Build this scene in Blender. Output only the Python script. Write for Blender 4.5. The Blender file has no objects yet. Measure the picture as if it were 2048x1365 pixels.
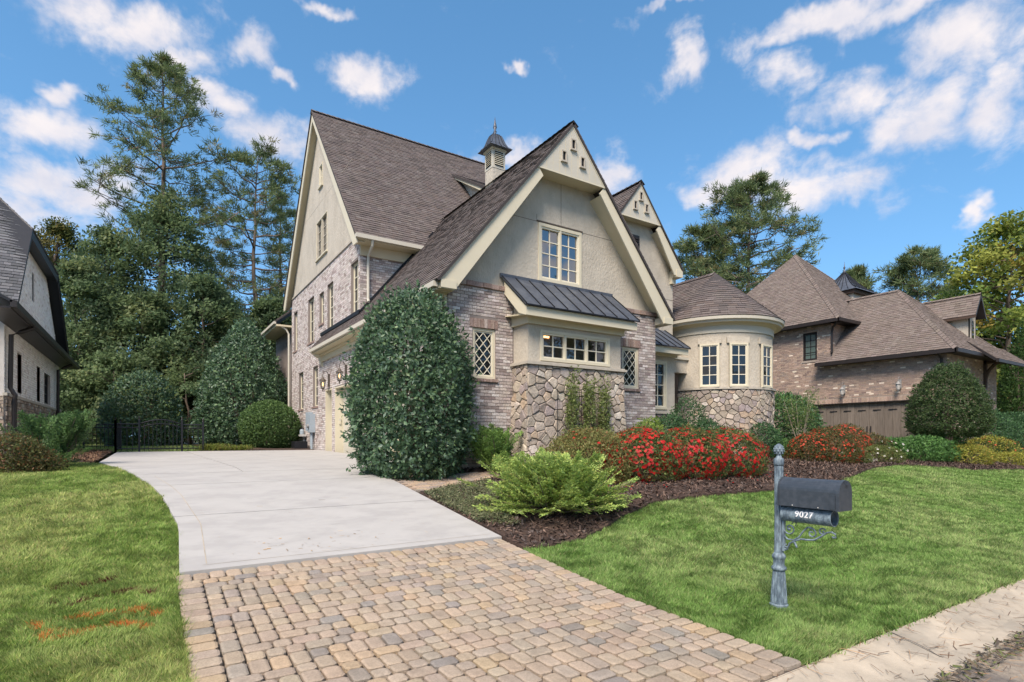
import bpy, bmesh, math, random
import numpy as np
from mathutils import Vector
from mathutils.geometry import delaunay_2d_cdt, tessellate_polygon

# axes: X runs along the front of the house, Y runs from the street to the back garden, Z up; metres
random.seed(11)
rng = np.random.default_rng(11)
sc = bpy.context.scene
COL = sc.collection
PI = math.pi
EYE = 1.6
YAW = math.radians(33)

# ------------------------------------------------------------------ camera
cam_data = bpy.data.cameras.new("camera")
cam = bpy.data.objects.new("camera", cam_data)
COL.objects.link(cam)
cam.location = (0, 0, EYE)
cam.rotation_euler = (PI / 2, 0, -YAW)
cam_data.sensor_width = 36
cam_data.lens = 36 * 1115 / 2048
cam_data.shift_y = 195.5 / 2048
cam_data.clip_end = 3000
sc.camera = cam

# ------------------------------------------------------------------ sky, sun, exposure
SUN_EL, SUN_AZ = math.radians(50), math.radians(-128)    # azimuth from +Y towards +X, where the sun stands
world = bpy.data.worlds.new("World")
sc.world = world
world.use_nodes = True
WN, WL = world.node_tree.nodes, world.node_tree.links
WN.clear()


def wnode(t, **k):
    n = WN.new(t)
    for a, b in k.items():
        setattr(n, a, b)
    return n


def wmath(op, a, b=None, clamp=False):
    n = wnode("ShaderNodeMath", operation=op, use_clamp=clamp)
    for i, v in enumerate((a, b)):
        if v is None:
            continue
        if isinstance(v, (int, float)):
            n.inputs[i].default_value = v
        else:
            WL.new(v, n.inputs[i])
    return n.outputs[0]


sky = wnode("ShaderNodeTexSky", sky_type="NISHITA", sun_disc=False)
sky.sun_elevation = SUN_EL
sky.sun_rotation = SUN_AZ
sky.altitude = 200
sky.air_density = 1.0
sky.dust_density = 0.25
sky.ozone_density = 2.2
tc = wnode("ShaderNodeTexCoord")
sep = wnode("ShaderNodeSeparateXYZ")
WL.new(tc.outputs["Generated"], sep.inputs[0])
az = wmath("ARCTAN2", sep.outputs[0], sep.outputs[1])
el = wmath("ARCSINE", sep.outputs[2])
CLOUDS = [(-0.121, 0.408, 0.055, 0.025), (-0.105, 0.453, 0.028, 0.011), (-0.089, 0.344, 0.064, 0.035), (-0.142, 0.294, 0.042, 0.031),
          (-0.031, 0.548, 0.097, 0.027), (0.039, 0.52, 0.055, 0.018), (0.129, 0.567, 0.037, 0.026), (0.101, 0.486, 0.058, 0.019),
          (0.182, 0.463, 0.071, 0.03), (0.318, 0.554, 0.047, 0.022), (0.26, 0.632, 0.037, 0.01), (0.182, 0.546, 0.023, 0.009),
          (0.586, 0.47, 0.063, 0.017), (0.746, 0.44, 0.039, 0.029), (0.917, 0.402, 0.055, 0.016), (0.979, 0.414, 0.08, 0.028),
          (1.067, 0.375, 0.08, 0.031), (1.031, 0.53, 0.039, 0.027), (0.885, 0.581, 0.032, 0.027), (1.121, 0.476, 0.057, 0.025),
          (1.202, 0.437, 0.062, 0.036), (1.258, 0.502, 0.066, 0.038), (1.31, 0.433, 0.04, 0.051), (1.081, 0.582, 0.109, 0.017),
          (1.178, 0.565, 0.07, 0.016), (0.586, 0.594, 0.02, 0.006), (1.067, 0.439, 0.034, 0.012), (1.256, 0.3, 0.016, 0.014),
          (0.852, 0.643, 0.057, 0.007)]
acc = None
comb = wnode("ShaderNodeCombineXYZ")
WL.new(az, comb.inputs[0])
WL.new(el, comb.inputs[1])
wv = wnode("ShaderNodeTexNoise")                      # ragged outlines: the cloud field is warped by noise
WL.new(comb.outputs[0], wv.inputs["Vector"])
wv.inputs["Scale"].default_value = 11
wv.inputs["Detail"].default_value = 4
wv.inputs["Roughness"].default_value = 0.6
wsub = wnode("ShaderNodeVectorMath", operation="SUBTRACT")
WL.new(wv.outputs["Color"], wsub.inputs[0])
wsub.inputs[1].default_value = (0.5, 0.5, 0.5)
wsc = wnode("ShaderNodeVectorMath", operation="MULTIPLY")
WL.new(wsub.outputs[0], wsc.inputs[0])
wsc.inputs[1].default_value = (0.15, 0.085, 0)
warp = wnode("ShaderNodeVectorMath", operation="ADD")
WL.new(comb.outputs[0], warp.inputs[0])
WL.new(wsc.outputs[0], warp.inputs[1])
for (a0, e0, sa, se) in CLOUDS:
    sub = wnode("ShaderNodeVectorMath", operation="SUBTRACT")
    WL.new(warp.outputs[0], sub.inputs[0])
    sub.inputs[1].default_value = (a0, e0, 0)
    mul = wnode("ShaderNodeVectorMath", operation="MULTIPLY")
    WL.new(sub.outputs[0], mul.inputs[0])
    mul.inputs[1].default_value = (1 / sa, 1 / se, 0)
    dot = wnode("ShaderNodeVectorMath", operation="DOT_PRODUCT")
    WL.new(mul.outputs[0], dot.inputs[0])
    WL.new(mul.outputs[0], dot.inputs[1])
    g_ = wmath("POWER", 0.53, dot.outputs["Value"])
    acc = g_ if acc is None else wmath("MAXIMUM", acc, g_)


def wnoise(scale, detail, rough, sx=1.0, sy=1.0, dist=0.0):
    vm = wnode("ShaderNodeVectorMath", operation="MULTIPLY")
    WL.new(comb.outputs[0], vm.inputs[0])
    vm.inputs[1].default_value = (sx, sy, 1)
    n = wnode("ShaderNodeTexNoise")
    WL.new(vm.outputs[0], n.inputs["Vector"])
    n.inputs["Scale"].default_value = scale
    n.inputs["Detail"].default_value = detail
    n.inputs["Roughness"].default_value = rough
    n.inputs["Distortion"].default_value = dist
    return n.outputs["Fac"]


# the same kind of cloud goes on out of view, denser for neutral fill light
rim = wnode("ShaderNodeMapRange", interpolation_type="SMOOTHSTEP")
WL.new(wmath("ABSOLUTE", wmath("SUBTRACT", az, 0.58)), rim.inputs[0])
rim.inputs[1].default_value = 0.78
rim.inputs[2].default_value = 0.95
rim2 = wnode("ShaderNodeMapRange", interpolation_type="SMOOTHSTEP")
WL.new(el, rim2.inputs[0])
rim2.inputs[1].default_value = 0.66
rim2.inputs[2].default_value = 0.78
cov = wnode("ShaderNodeMapRange", interpolation_type="SMOOTHSTEP")
WL.new(wnoise(6, 3, 0.5, 1.0, 1.9), cov.inputs[0])
cov.inputs[1].default_value = 0.44
cov.inputs[2].default_value = 0.62
acc = wmath("MAXIMUM", acc, wmath("MULTIPLY", cov.outputs[0], wmath("MAXIMUM", rim.outputs[0], rim2.outputs[0])))
fine = wnoise(14, 9, 0.62, 1.0, 1.35, 0.25)
wisp = wnoise(5, 9, 0.66, 1.0, 1.6, 0.5)
# cloud body: soft mass carved by the noise
body = wmath("ADD", wmath("MULTIPLY", acc, 1.05), wmath("MULTIPLY", wmath("SUBTRACT", fine, 0.5), 1.75))
body = wmath("ADD", body, wmath("MULTIPLY", wmath("SUBTRACT", wisp, 0.55), 0.65))
cl_r = wnode("ShaderNodeMapRange", interpolation_type="SMOOTHSTEP")
WL.new(body, cl_r.inputs[0])
cl_r.inputs[1].default_value = 0.18
cl_r.inputs[2].default_value = 1.08
cl_r.inputs[4].default_value = 0.92
shade = wnode("ShaderNodeMapRange")
WL.new(wnoise(9, 6, 0.55, 1, 1.5, 0.1), shade.inputs[0])
shade.inputs[1].default_value = 0.35
shade.inputs[2].default_value = 0.65
ccol = wnode("ShaderNodeMix", data_type="RGBA")
WL.new(shade.outputs[0], ccol.inputs["Factor"])
ccol.inputs["A"].default_value = (2.15, 2.3, 2.6, 1)
ccol.inputs["B"].default_value = (2.95, 2.92, 2.90, 1)
hs = wnode("ShaderNodeHueSaturation")
hs.inputs["Hue"].default_value = 0.488
hs.inputs["Saturation"].default_value = 1.22
hs.inputs["Value"].default_value = 0.74
WL.new(sky.outputs[0], hs.inputs["Color"])
skyv = wnode("ShaderNodeVectorMath", operation="MULTIPLY_ADD")   # a clear, deep blue down to the horizon
WL.new(tc.outputs["Generated"], skyv.inputs[0])
skyv.inputs[1].default_value = (1, 1, 0.8)
skyv.inputs[2].default_value = (0, 0, 0.16)
skyn = wnode("ShaderNodeVectorMath", operation="NORMALIZE")
WL.new(skyv.outputs[0], skyn.inputs[0])
WL.new(skyn.outputs[0], sky.inputs["Vector"])
mixc = wnode("ShaderNodeMix", data_type="RGBA")
WL.new(cl_r.outputs[0], mixc.inputs["Factor"])
WL.new(hs.outputs[0], mixc.inputs["A"])
WL.new(ccol.outputs["Result"], mixc.inputs["B"])
bg = wnode("ShaderNodeBackground")
bg.inputs["Strength"].default_value = 0.15
WL.new(mixc.outputs["Result"], bg.inputs["Color"])
wout = wnode("ShaderNodeOutputWorld")
WL.new(bg.outputs[0], wout.inputs[0])

sun_data = bpy.data.lights.new("sun", "SUN")
sun_data.energy = 2.7
sun_data.angle = math.radians(24)
sun_data.color = (1.0, 0.93, 0.82)
sun = bpy.data.objects.new("sun", sun_data)
COL.objects.link(sun)
sun_dir = Vector((math.sin(SUN_AZ) * math.cos(SUN_EL), math.cos(SUN_AZ) * math.cos(SUN_EL), math.sin(SUN_EL)))
sun.rotation_euler = sun_dir.to_track_quat("Z", "Y").to_euler()

sc.view_settings.view_transform = "Standard"
sc.view_settings.look = "None"
sc.view_settings.exposure = 1.2
sc.view_settings.gamma = 1.0
sc.view_settings.use_white_balance = True
sc.view_settings.white_balance_temperature = 6950
sc.view_settings.white_balance_tint = 17
sc.view_settings.use_curve_mapping = False
sc.cycles.max_bounces = 6
sc.cycles.transparent_max_bounces = 8

# ------------------------------------------------------------------ ground height
PL = ([-400, -6, 1.2, 1.75, 2.2, 4, 6.4, 8.8, 10.5, 13, 20, 30, 60, 900], [-.2, -.12, -.12, -.1, -.02, .03, .25, .56, .78, .95, 1.09, 1.25, 1.4, 1.4])
PR = ([-400, -6, 1.2, 1.75, 2.2, 4, 6, 7.4, 9, 11, 20, 30, 60, 900], [-.2, -.12, -.12, -.1, -.02, .12, .42, .66, .85, 1.0, 1.12, 1.25, 1.4, 1.4])


def ground_z(u, v):
    w = np.clip((np.asarray(u, float) - 4.5) / 4.5, 0, 1)
    w = w * w * (3 - 2 * w)
    return (1 - w) * np.interp(v, *PL) + w * np.interp(v, *PR)


def gz(u, v):
    return float(ground_z(u, v))


def vnoise(x, y, seed=0):
    """smooth value noise for arrays, 0..1"""
    x = np.asarray(x, float); y = np.asarray(y, float)
    xi = np.floor(x).astype(np.int64); yi = np.floor(y).astype(np.int64)
    fx = x - xi; fy = y - yi
    fx = fx * fx * (3 - 2 * fx); fy = fy * fy * (3 - 2 * fy)

    def h(a, b):
        n = (a * 374761393 + b * 668265263 + seed * 1442695041) & 0x7fffffff
        n = ((n ^ (n >> 13)) * 1274126177) & 0x7fffffff
        return ((n ^ (n >> 16)) & 0xffff) / 65535.0
    return (h(xi, yi) * (1 - fx) + h(xi + 1, yi) * fx) * (1 - fy) + (h(xi, yi + 1) * (1 - fx) + h(xi + 1, yi + 1) * fx) * fy


# ------------------------------------------------------------------ materials
MATS = {}


def mat(name, col, rough=0.8, var=0.12, scale=3.0, bump=0.0, bscale=60.0, tint=False, metal=0.0, spec=0.3, col2=None, scale2=1.2, mixlo=0.45, mixhi=0.6,
        transl=0.0, emit=0.0, stretch=(1, 1, 1), coat=0.0, ior=None):
    m = bpy.data.materials.new(name)
    m.use_nodes = True
    N, L = m.node_tree.nodes, m.node_tree.links
    b = N["Principled BSDF"]
    out = N["Material Output"]
    b.inputs["Roughness"].default_value = rough
    b.inputs["Metallic"].default_value = metal
    b.inputs["Specular IOR Level"].default_value = spec
    b.inputs["Coat Weight"].default_value = coat
    if ior:
        b.inputs["IOR"].default_value = ior
    geo = N.new("ShaderNodeNewGeometry")
    mp = N.new("ShaderNodeVectorMath"); mp.operation = "MULTIPLY"
    L.new(geo.outputs["Position"], mp.inputs[0])
    mp.inputs[1].default_value = stretch

    def noise(s, d=5, r=0.6):
        n = N.new("ShaderNodeTexNoise")
        n.inputs["Scale"].default_value = s
        n.inputs["Detail"].default_value = d
        n.inputs["Roughness"].default_value = r
        L.new(mp.outputs[0], n.inputs["Vector"])
        return n.outputs["Fac"]
    rgb = N.new("ShaderNodeRGB")
    rgb.outputs[0].default_value = (*col, 1)
    c = rgb.outputs[0]
    if col2 is not None:
        mr = N.new("ShaderNodeMapRange")
        mr.inputs[1].default_value = mixlo
        mr.inputs[2].default_value = mixhi
        L.new(noise(scale2, 7, 0.65), mr.inputs[0])
        mx = N.new("ShaderNodeMix"); mx.data_type = "RGBA"
        L.new(mr.outputs[0], mx.inputs["Factor"])
        L.new(c, mx.inputs["A"])
        mx.inputs["B"].default_value = (*col2, 1)
        c = mx.outputs["Result"]
    if tint:
        at = N.new("ShaderNodeAttribute"); at.attribute_name = "tint"
        mx = N.new("ShaderNodeMix"); mx.data_type = "RGBA"; mx.blend_type = "MULTIPLY"
        mx.inputs["Factor"].default_value = 1
        L.new(c, mx.inputs["A"]); L.new(at.outputs["Color"], mx.inputs["B"])
        c = mx.outputs["Result"]
    if var:
        mr = N.new("ShaderNodeMapRange")
        mr.inputs[1].default_value = 0.25; mr.inputs[2].default_value = 0.75
        mr.inputs[3].default_value = 1 - var; mr.inputs[4].default_value = 1 + var
        L.new(noise(scale), mr.inputs[0])
        mx = N.new("ShaderNodeVectorMath"); mx.operation = "SCALE"
        L.new(c, mx.inputs[0]); L.new(mr.outputs[0], mx.inputs["Scale"])
        c = mx.outputs[0]
    L.new(c, b.inputs["Base Color"])
    if emit:
        L.new(c, b.inputs["Emission Color"])
        b.inputs["Emission Strength"].default_value = emit
    if bump:
        bp = N.new("ShaderNodeBump")
        bp.inputs["Strength"].default_value = min(1, bump)
        bp.inputs["Distance"].default_value = 0.02
        L.new(noise(bscale, 4, 0.55), bp.inputs["Height"])
        L.new(bp.outputs[0], b.inputs["Normal"])
    if transl:
        tr = N.new("ShaderNodeBsdfTranslucent")
        L.new(c, tr.inputs["Color"])
        ms = N.new("ShaderNodeMixShader")
        ms.inputs[0].default_value = transl
        L.new(b.outputs[0], ms.inputs[1]); L.new(tr.outputs[0], ms.inputs[2])
        L.new(ms.outputs[0], out.inputs[0])
    MATS[name] = m
    return m


mat("soil", (0.10, 0.085, 0.05), 0.95, 0.3, 2.0, col2=(0.06, 0.085, 0.03), scale2=1.5)
mat("lawn_soil", (0.12, 0.16, 0.05), 0.95, 0.25, 6.0, 0.4, 40, col2=(0.16, 0.15, 0.07), scale2=2.0)
mat("grass", (1, 1, 1), 0.55, 0.0, tint=True, transl=0.4, spec=0.25)
mat("concrete", (0.385, 0.378, 0.358), 0.85, 0.05, 3.1, 0.3, 180, col2=(0.345, 0.338, 0.322), scale2=1.6, stretch=(1, 1.6, 1))
mat("old_concrete", (0.415, 0.36, 0.28), 0.9, 0.16, 4.0, 0.35, 120, col2=(0.31, 0.275, 0.22), scale2=1.6, mixlo=0.42, mixhi=0.62)
mat("asphalt", (0.30, 0.255, 0.20), 0.95, 0.25, 14.0, 0.6, 160, col2=(0.17, 0.15, 0.13), scale2=2.2)
mat("joint_dirt", (0.10, 0.085, 0.07), 0.95, 0.2, 20)
mat("paver", (1.05, 1.04, 1.03), 0.92, 0.20, 70.0, 0.8, 120, tint=True, col2=(0.84, 0.83, 0.82), scale2=5, mixlo=0.45, mixhi=0.65)
mat("mulch", (0.075, 0.048, 0.036), 0.95, 0.35, 9.0, 1.0, 60, col2=(0.045, 0.03, 0.024), scale2=6)
mat("chips", (1, 1, 1), 0.9, 0.0, tint=True)
mat("brick", (1.08, 1.07, 1.06), 0.88, 0.22, 30.0, 0.6, 90, tint=True, col2=(0.82, 0.77, 0.74), scale2=34, mixlo=0.48, mixhi=0.60)
mat("white_brick", (1, 1, 1), 0.88, 0.10, 26.0, 0.5, 90, tint=True)
mat("mortar", (0.225, 0.195, 0.178), 0.95, 0.12, 5.0, 0.4, 120)
mat("mortar_white", (0.55, 0.52, 0.48), 0.95, 0.1, 5.0, 0.4, 120)
mat("mortar_tan", (0.33, 0.28, 0.235), 0.95, 0.12, 5.0, 0.4, 120)
mat("stucco", (0.47, 0.43, 0.355), 0.92, 0.09, 5.0, 0.9, 20, col2=(0.405, 0.37, 0.305), scale2=1.3, mixlo=0.42, mixhi=0.66, stretch=(1, 1, 0.6))
mat("stone", (1, 1, 1), 0.9, 0.25, 11.0, 0.9, 26, tint=True)
mat("stone_joint", (0.15, 0.13, 0.11), 0.95, 0.2, 12, 0.5, 60)
mat("cast_stone", (0.42, 0.385, 0.32), 0.85, 0.12, 6, 0.3, 60)
mat("cream_trim", (0.575, 0.53, 0.40), 0.5, 0.035, 2.5)
mat("cream_panel", (0.50, 0.475, 0.395), 0.6, 0.04, 2.5)
mat("soffit", (0.56, 0.495, 0.345), 0.6, 0.04, 2.5)
mat("shingle", (1, 1, 1), 0.95, 0.15, 45.0, 0.6, 130, tint=True)
mat("ridge_dark", (0.05, 0.045, 0.045), 0.9, 0.1, 5)
mat("metal_roof", (0.068, 0.080, 0.100), 0.42, 0.12, 6.0, spec=0.4, metal=0.2, col2=(0.09, 0.104, 0.125), scale2=3)
mat("seam_metal", (0.02, 0.021, 0.024), 0.4, 0.05, 6.0, metal=0.35)
mat("bronze", (0.022, 0.018, 0.017), 0.45, 0.1, 6.0, spec=0.4)
mat("black_metal", (0.012, 0.013, 0.016), 0.45, 0.1, 6.0, spec=0.4)
mat("dark_void", (0.012, 0.012, 0.013), 0.8, 0.0)
mat("room_wall", (0.045, 0.042, 0.04), 0.8, 0.0)
mat("lamp_glow", (1.0, 0.55, 0.22), 0.5, 0.0, emit=2.6)
mat("muntin", (0.66, 0.62, 0.49), 0.5, 0.0)
mat("white_muntin", (0.72, 0.68, 0.56), 0.5, 0.0)
mat("brown_wood", (0.07, 0.045, 0.032), 0.6, 0.2, 8, stretch=(1, 1, 0.2))
mat("door_wood", (0.165, 0.138, 0.115), 0.75, 0.28, 9, 0.3, 40, stretch=(3, 3, 0.25), tint=True)
mat("meter_grey", (0.30, 0.36, 0.40), 0.5, 0.06, 6)
mat("patina", (0.085, 0.12, 0.15), 0.55, 0.30, 30, 0.3, 120, col2=(0.20, 0.265, 0.30), scale2=34, mixlo=0.42, mixhi=0.62, stretch=(1, 1, 0.35), spec=0.4)
mat("mailbox_paint", (0.032, 0.042, 0.054), 0.38, 0.15, 14, spec=0.5, col2=(0.045, 0.055, 0.068), scale2=20)
mat("white_paint", (0.75, 0.75, 0.74), 0.5, 0.0)
mat("bark", (0.15, 0.115, 0.09), 0.95, 0.3, 7, 0.9, 14, stretch=(1, 1, 0.3))
mat("pale_bark", (0.30, 0.25, 0.19), 0.9, 0.2, 12, 0.5, 25)
mat("leaf_gloss", (1, 1, 1), 0.44, 0.0, tint=True, transl=0.3, spec=0.4)
mat("leaf", (1, 1, 1), 0.5, 0.0, tint=True, transl=0.5, spec=0.25)
mat("needle", (1, 1, 1), 0.5, 0.0, tint=True, transl=0.35, spec=0.25)
mat("petal", (1, 1, 1), 0.5, 0.0, tint=True, transl=0.25, spec=0.3)
mat("lantern_metal", (0.10, 0.085, 0.07), 0.5, 0.2, 20, metal=0.3)
mat("pale_metal", (0.27, 0.27, 0.26), 0.5, 0.1, 20)
mat("white_plastic", (0.48, 0.47, 0.44), 0.5, 0.05, 10)


def glass_mat(name, base, refl):
    m = bpy.data.materials.new(name)
    m.use_nodes = True
    b = m.node_tree.nodes["Principled BSDF"]
    b.inputs["Base Color"].default_value = (*base, 1)
    b.inputs["Roughness"].default_value = 0.015
    b.inputs["IOR"].default_value = refl
    b.inputs["Specular IOR Level"].default_value = 0.5
    MATS[name] = m


glass_mat("glass", (0.010, 0.012, 0.013), 1.58)
glass_mat("glass_sky", (0.012, 0.018, 0.026), 2.9)
glass_mat("glass_blind", (0.10, 0.145, 0.13), 1.6)
glass_mat("glass_dim", (0.035, 0.042, 0.040), 1.75)
m_ = bpy.data.materials.new("clear_glass")
m_.use_nodes = True
_N, _L = m_.node_tree.nodes, m_.node_tree.links
_tr = _N.new("ShaderNodeBsdfTransparent"); _tr.inputs[0].default_value = (0.75, 0.78, 0.76, 1)
_gl = _N.new("ShaderNodeBsdfGlossy"); _gl.inputs["Roughness"].default_value = 0.01
_ms = _N.new("ShaderNodeMixShader"); _ms.inputs[0].default_value = 0.14
_L.new(_tr.outputs[0], _ms.inputs[1]); _L.new(_gl.outputs[0], _ms.inputs[2]); _L.new(_ms.outputs[0], _N["Material Output"].inputs[0])
MATS["clear_glass"] = m_


# ------------------------------------------------------------------ builders
def wloc(o):
    p = Vector((0, 0, 0))
    while o is not None:
        p += o.location
        o = o.parent
    return p


def tag(o, label=None, cat=None, group=None, kind=None):
    for k, v in (("label", label), ("category", cat), ("group", group), ("kind", kind)):
        if v:
            o[k] = v
    return o


def thing(name, loc, label, cat, group=None):
    o = bpy.data.objects.new(name, None)
    o.empty_display_size = 0.2
    COL.objects.link(o)
    o.location = loc
    return tag(o, label, cat, group)


def link_mesh(name, me, m, parent, centre):
    me.materials.append(MATS[m])
    o = bpy.data.objects.new(name, me)
    COL.objects.link(o)
    if parent is not None:
        o.parent = parent
        o.location = Vector(centre) - wloc(parent)
    else:
        o.location = centre
    return o


def fast_mesh(name, V, F, m, parent=None, tint=None, smooth=False, nside=3):
    """V (n,3) world points, F (k,nside) indices, tint (n,3) per vertex"""
    V = np.asarray(V, np.float32)
    F = np.asarray(F, np.int32)
    c = (V.min(0) + V.max(0)) / 2
    if parent is None:
        c = np.array([c[0], c[1], V[:, 2].min()])
    c = c.astype(float)
    V = V - c
    me = bpy.data.meshes.new(name)
    me.vertices.add(len(V)); me.vertices.foreach_set("co", V.astype(np.float32).ravel())
    me.loops.add(F.size); me.loops.foreach_set("vertex_index", F.ravel())
    me.polygons.add(len(F))
    me.polygons.foreach_set("loop_start", np.arange(0, F.size, nside, dtype=np.int32))
    if tint is not None:
        a = me.attributes.new("tint", "FLOAT_COLOR", "POINT")
        a.data.foreach_set("color", np.concatenate([tint, np.ones((len(tint), 1))], 1).astype(np.float32).ravel())
    me.update(calc_edges=True)
    if smooth:
        me.polygons.foreach_set("use_smooth", np.ones(len(F), bool))
    return link_mesh(name, me, m, parent, c)


class MB:
    def __init__(s):
        s.v = []; s.f = []; s.t = []

    def add(s, vs, fs, tint=None):
        o = len(s.v)
        s.v += [tuple(p) for p in vs]
        s.f += [tuple(i + o for i in f) for f in fs]
        s.t += [tint or (1, 1, 1)] * len(vs)
        return s

    def quad(s, a, b, c, d, tint=None):
        return s.add([a, b, c, d], [(0, 1, 2, 3)], tint)

    def box(s, x0, x1, y0, y1, z0, z1, tint=None):
        vs = [(x, y, z) for z in (z0, z1) for y in (y0, y1) for x in (x0, x1)]
        return s.add(vs, [(0, 2, 3, 1), (4, 5, 7, 6), (0, 1, 5, 4), (2, 6, 7, 3), (0, 4, 6, 2), (1, 3, 7, 5)], tint)

    def pbox(s, P, a0, a1, b0, b1, n0, n1, tint=None):
        """box in a wall frame: a along the wall, b up, n outwards"""
        vs = [P(a, b, n) for n in (n0, n1) for b in (b0, b1) for a in (a0, a1)]
        return s.add(vs, [(0, 2, 3, 1), (4, 5, 7, 6), (0, 1, 5, 4), (2, 6, 7, 3), (0, 4, 6, 2), (1, 3, 7, 5)], tint)

    def prism(s, pts, off, tint=None):
        """polygon pts (3d) thickened by the vector off"""
        n = len(pts)
        vs = [tuple(p) for p in pts] + [(p[0] + off[0], p[1] + off[1], p[2] + off[2]) for p in pts]
        fs = [tuple(range(n)), tuple(range(2 * n - 1, n - 1, -1))] + [(i, i + n, (i + 1) % n + n, (i + 1) % n) for i in range(n)]
        return s.add(vs, fs, tint)

    def bar(s, p, q, w, h=None, up=(0, 0, 1), tint=None):
        """rectangular bar from p to q"""
        p, q = Vector(p), Vector(q)
        h = h or w
        d = (q - p).normalized()
        x = d.cross(Vector(up))
        if x.length < 1e-5:
            x = d.cross(Vector((1, 0, 0)))
        x.normalize()
        y = x.cross(d)
        c = [x * (sx * w / 2) + y * (sy * h / 2) for sx, sy in ((-1, -1), (1, -1), (1, 1), (-1, 1))]
        return s.add([p + k for k in c] + [q + k for k in c], [(0, 1, 2, 3), (7, 6, 5, 4), (0, 4, 5, 1), (1, 5, 6, 2), (2, 6, 7, 3), (3, 7, 4, 0)], tint)

    def tube(s, pts, radii, n=8, tint=None, flute=0.0):
        pts = [Vector(p) for p in pts]
        if isinstance(radii, (int, float)):
            radii = [radii] * len(pts)
        vs, fs = [], []
        up = Vector((0, 0, 1))
        for i, p in enumerate(pts):
            d = (pts[min(i + 1, len(pts) - 1)] - pts[max(i - 1, 0)])
            d.normalize()
            ref = up if abs(d.z) < 0.95 else Vector((1, 0, 0))
            x = d.cross(ref).normalized(); y = d.cross(x)
            for k in range(n):
                a = 2 * PI * k / n
                r = radii[i] * (1 - (flute if k % 2 else 0))
                vs.append(p + x * (r * math.cos(a)) + y * (r * math.sin(a)))
        for i in range(len(pts) - 1):
            for k in range(n):
                k2 = (k + 1) % n
                fs.append((i * n + k, i * n + k2, (i + 1) * n + k2, (i + 1) * n + k))
        fs.append(tuple(range(n))[::-1]); fs.append(tuple((len(pts) - 1) * n + k for k in range(n)))
        return s.add(vs, fs, tint)

    def lathe(s, c, prof, n=16, flute=None, tint=None):
        """prof: (radius, z) upwards, round the vertical through c"""
        vs, fs = [], []
        for i, (r, z) in enumerate(prof):
            for k in range(n):
                a = 2 * PI * k / n
                rr = r * (1 - (flute[i] if flute and k % 2 else 0))
                vs.append((c[0] + rr * math.cos(a), c[1] + rr * math.sin(a), c[2] + z))
        for i in range(len(prof) - 1):
            for k in range(n):
                k2 = (k + 1) % n
                fs.append((i * n + k, i * n + k2, (i + 1) * n + k2, (i + 1) * n + k))
        fs.append(tuple(range(n))[::-1]); fs.append(tuple((len(prof) - 1) * n + k for k in range(n)))
        return s.add(vs, fs, tint)

    def build(s, name, m, parent=None, smooth=False):
        V = np.array(s.v, float)
        c = (V.min(0) + V.max(0)) / 2
        if parent is None:
            c[2] = V[:, 2].min()
        me = bpy.data.meshes.new(name)
        me.from_pydata([tuple(p) for p in (V - c)], [], s.f)
        a = me.attributes.new("tint", "FLOAT_COLOR", "POINT")
        a.data.foreach_set("color", np.concatenate([np.array(s.t, float), np.ones((len(s.t), 1))], 1).astype(np.float32).ravel())
        if smooth:
            me.polygons.foreach_set("use_smooth", np.ones(len(me.polygons), bool))
        me.update()
        return link_mesh(name, me, m, parent, c)


def inside(poly, x, y):
    x = np.asarray(x); y = np.asarray(y)
    r = np.zeros(x.shape, bool)
    n = len(poly)
    for i in range(n):
        x0, y0 = poly[i]; x1, y1 = poly[(i + 1) % n]
        if y0 == y1:
            continue
        c = ((y0 > y) != (y1 > y)) & (x < (x1 - x0) * (y - y0) / (y1 - y0) + x0)
        r ^= c
    return r


def clip_convex(poly, clip):
    """clip 2d poly by the convex polygon clip (counter-clockwise)"""
    out = list(poly)
    for i in range(len(clip)):
        ax, ay = clip[i]; bx_, by_ = clip[(i + 1) % len(clip)]
        res = []
        for j in range(len(out)):
            p, q = out[j], out[(j + 1) % len(out)]
            dp = (bx_ - ax) * (p[1] - ay) - (by_ - ay) * (p[0] - ax)
            dq = (bx_ - ax) * (q[1] - ay) - (by_ - ay) * (q[0] - ax)
            if dp >= 0:
                res.append(p)
            if (dp >= 0) != (dq >= 0):
                t = dp / (dp - dq)
                res.append((p[0] + t * (q[0] - p[0]), p[1] + t * (q[1] - p[1])))
        out = res
        if len(out) < 3:
            return []
    return out


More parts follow.
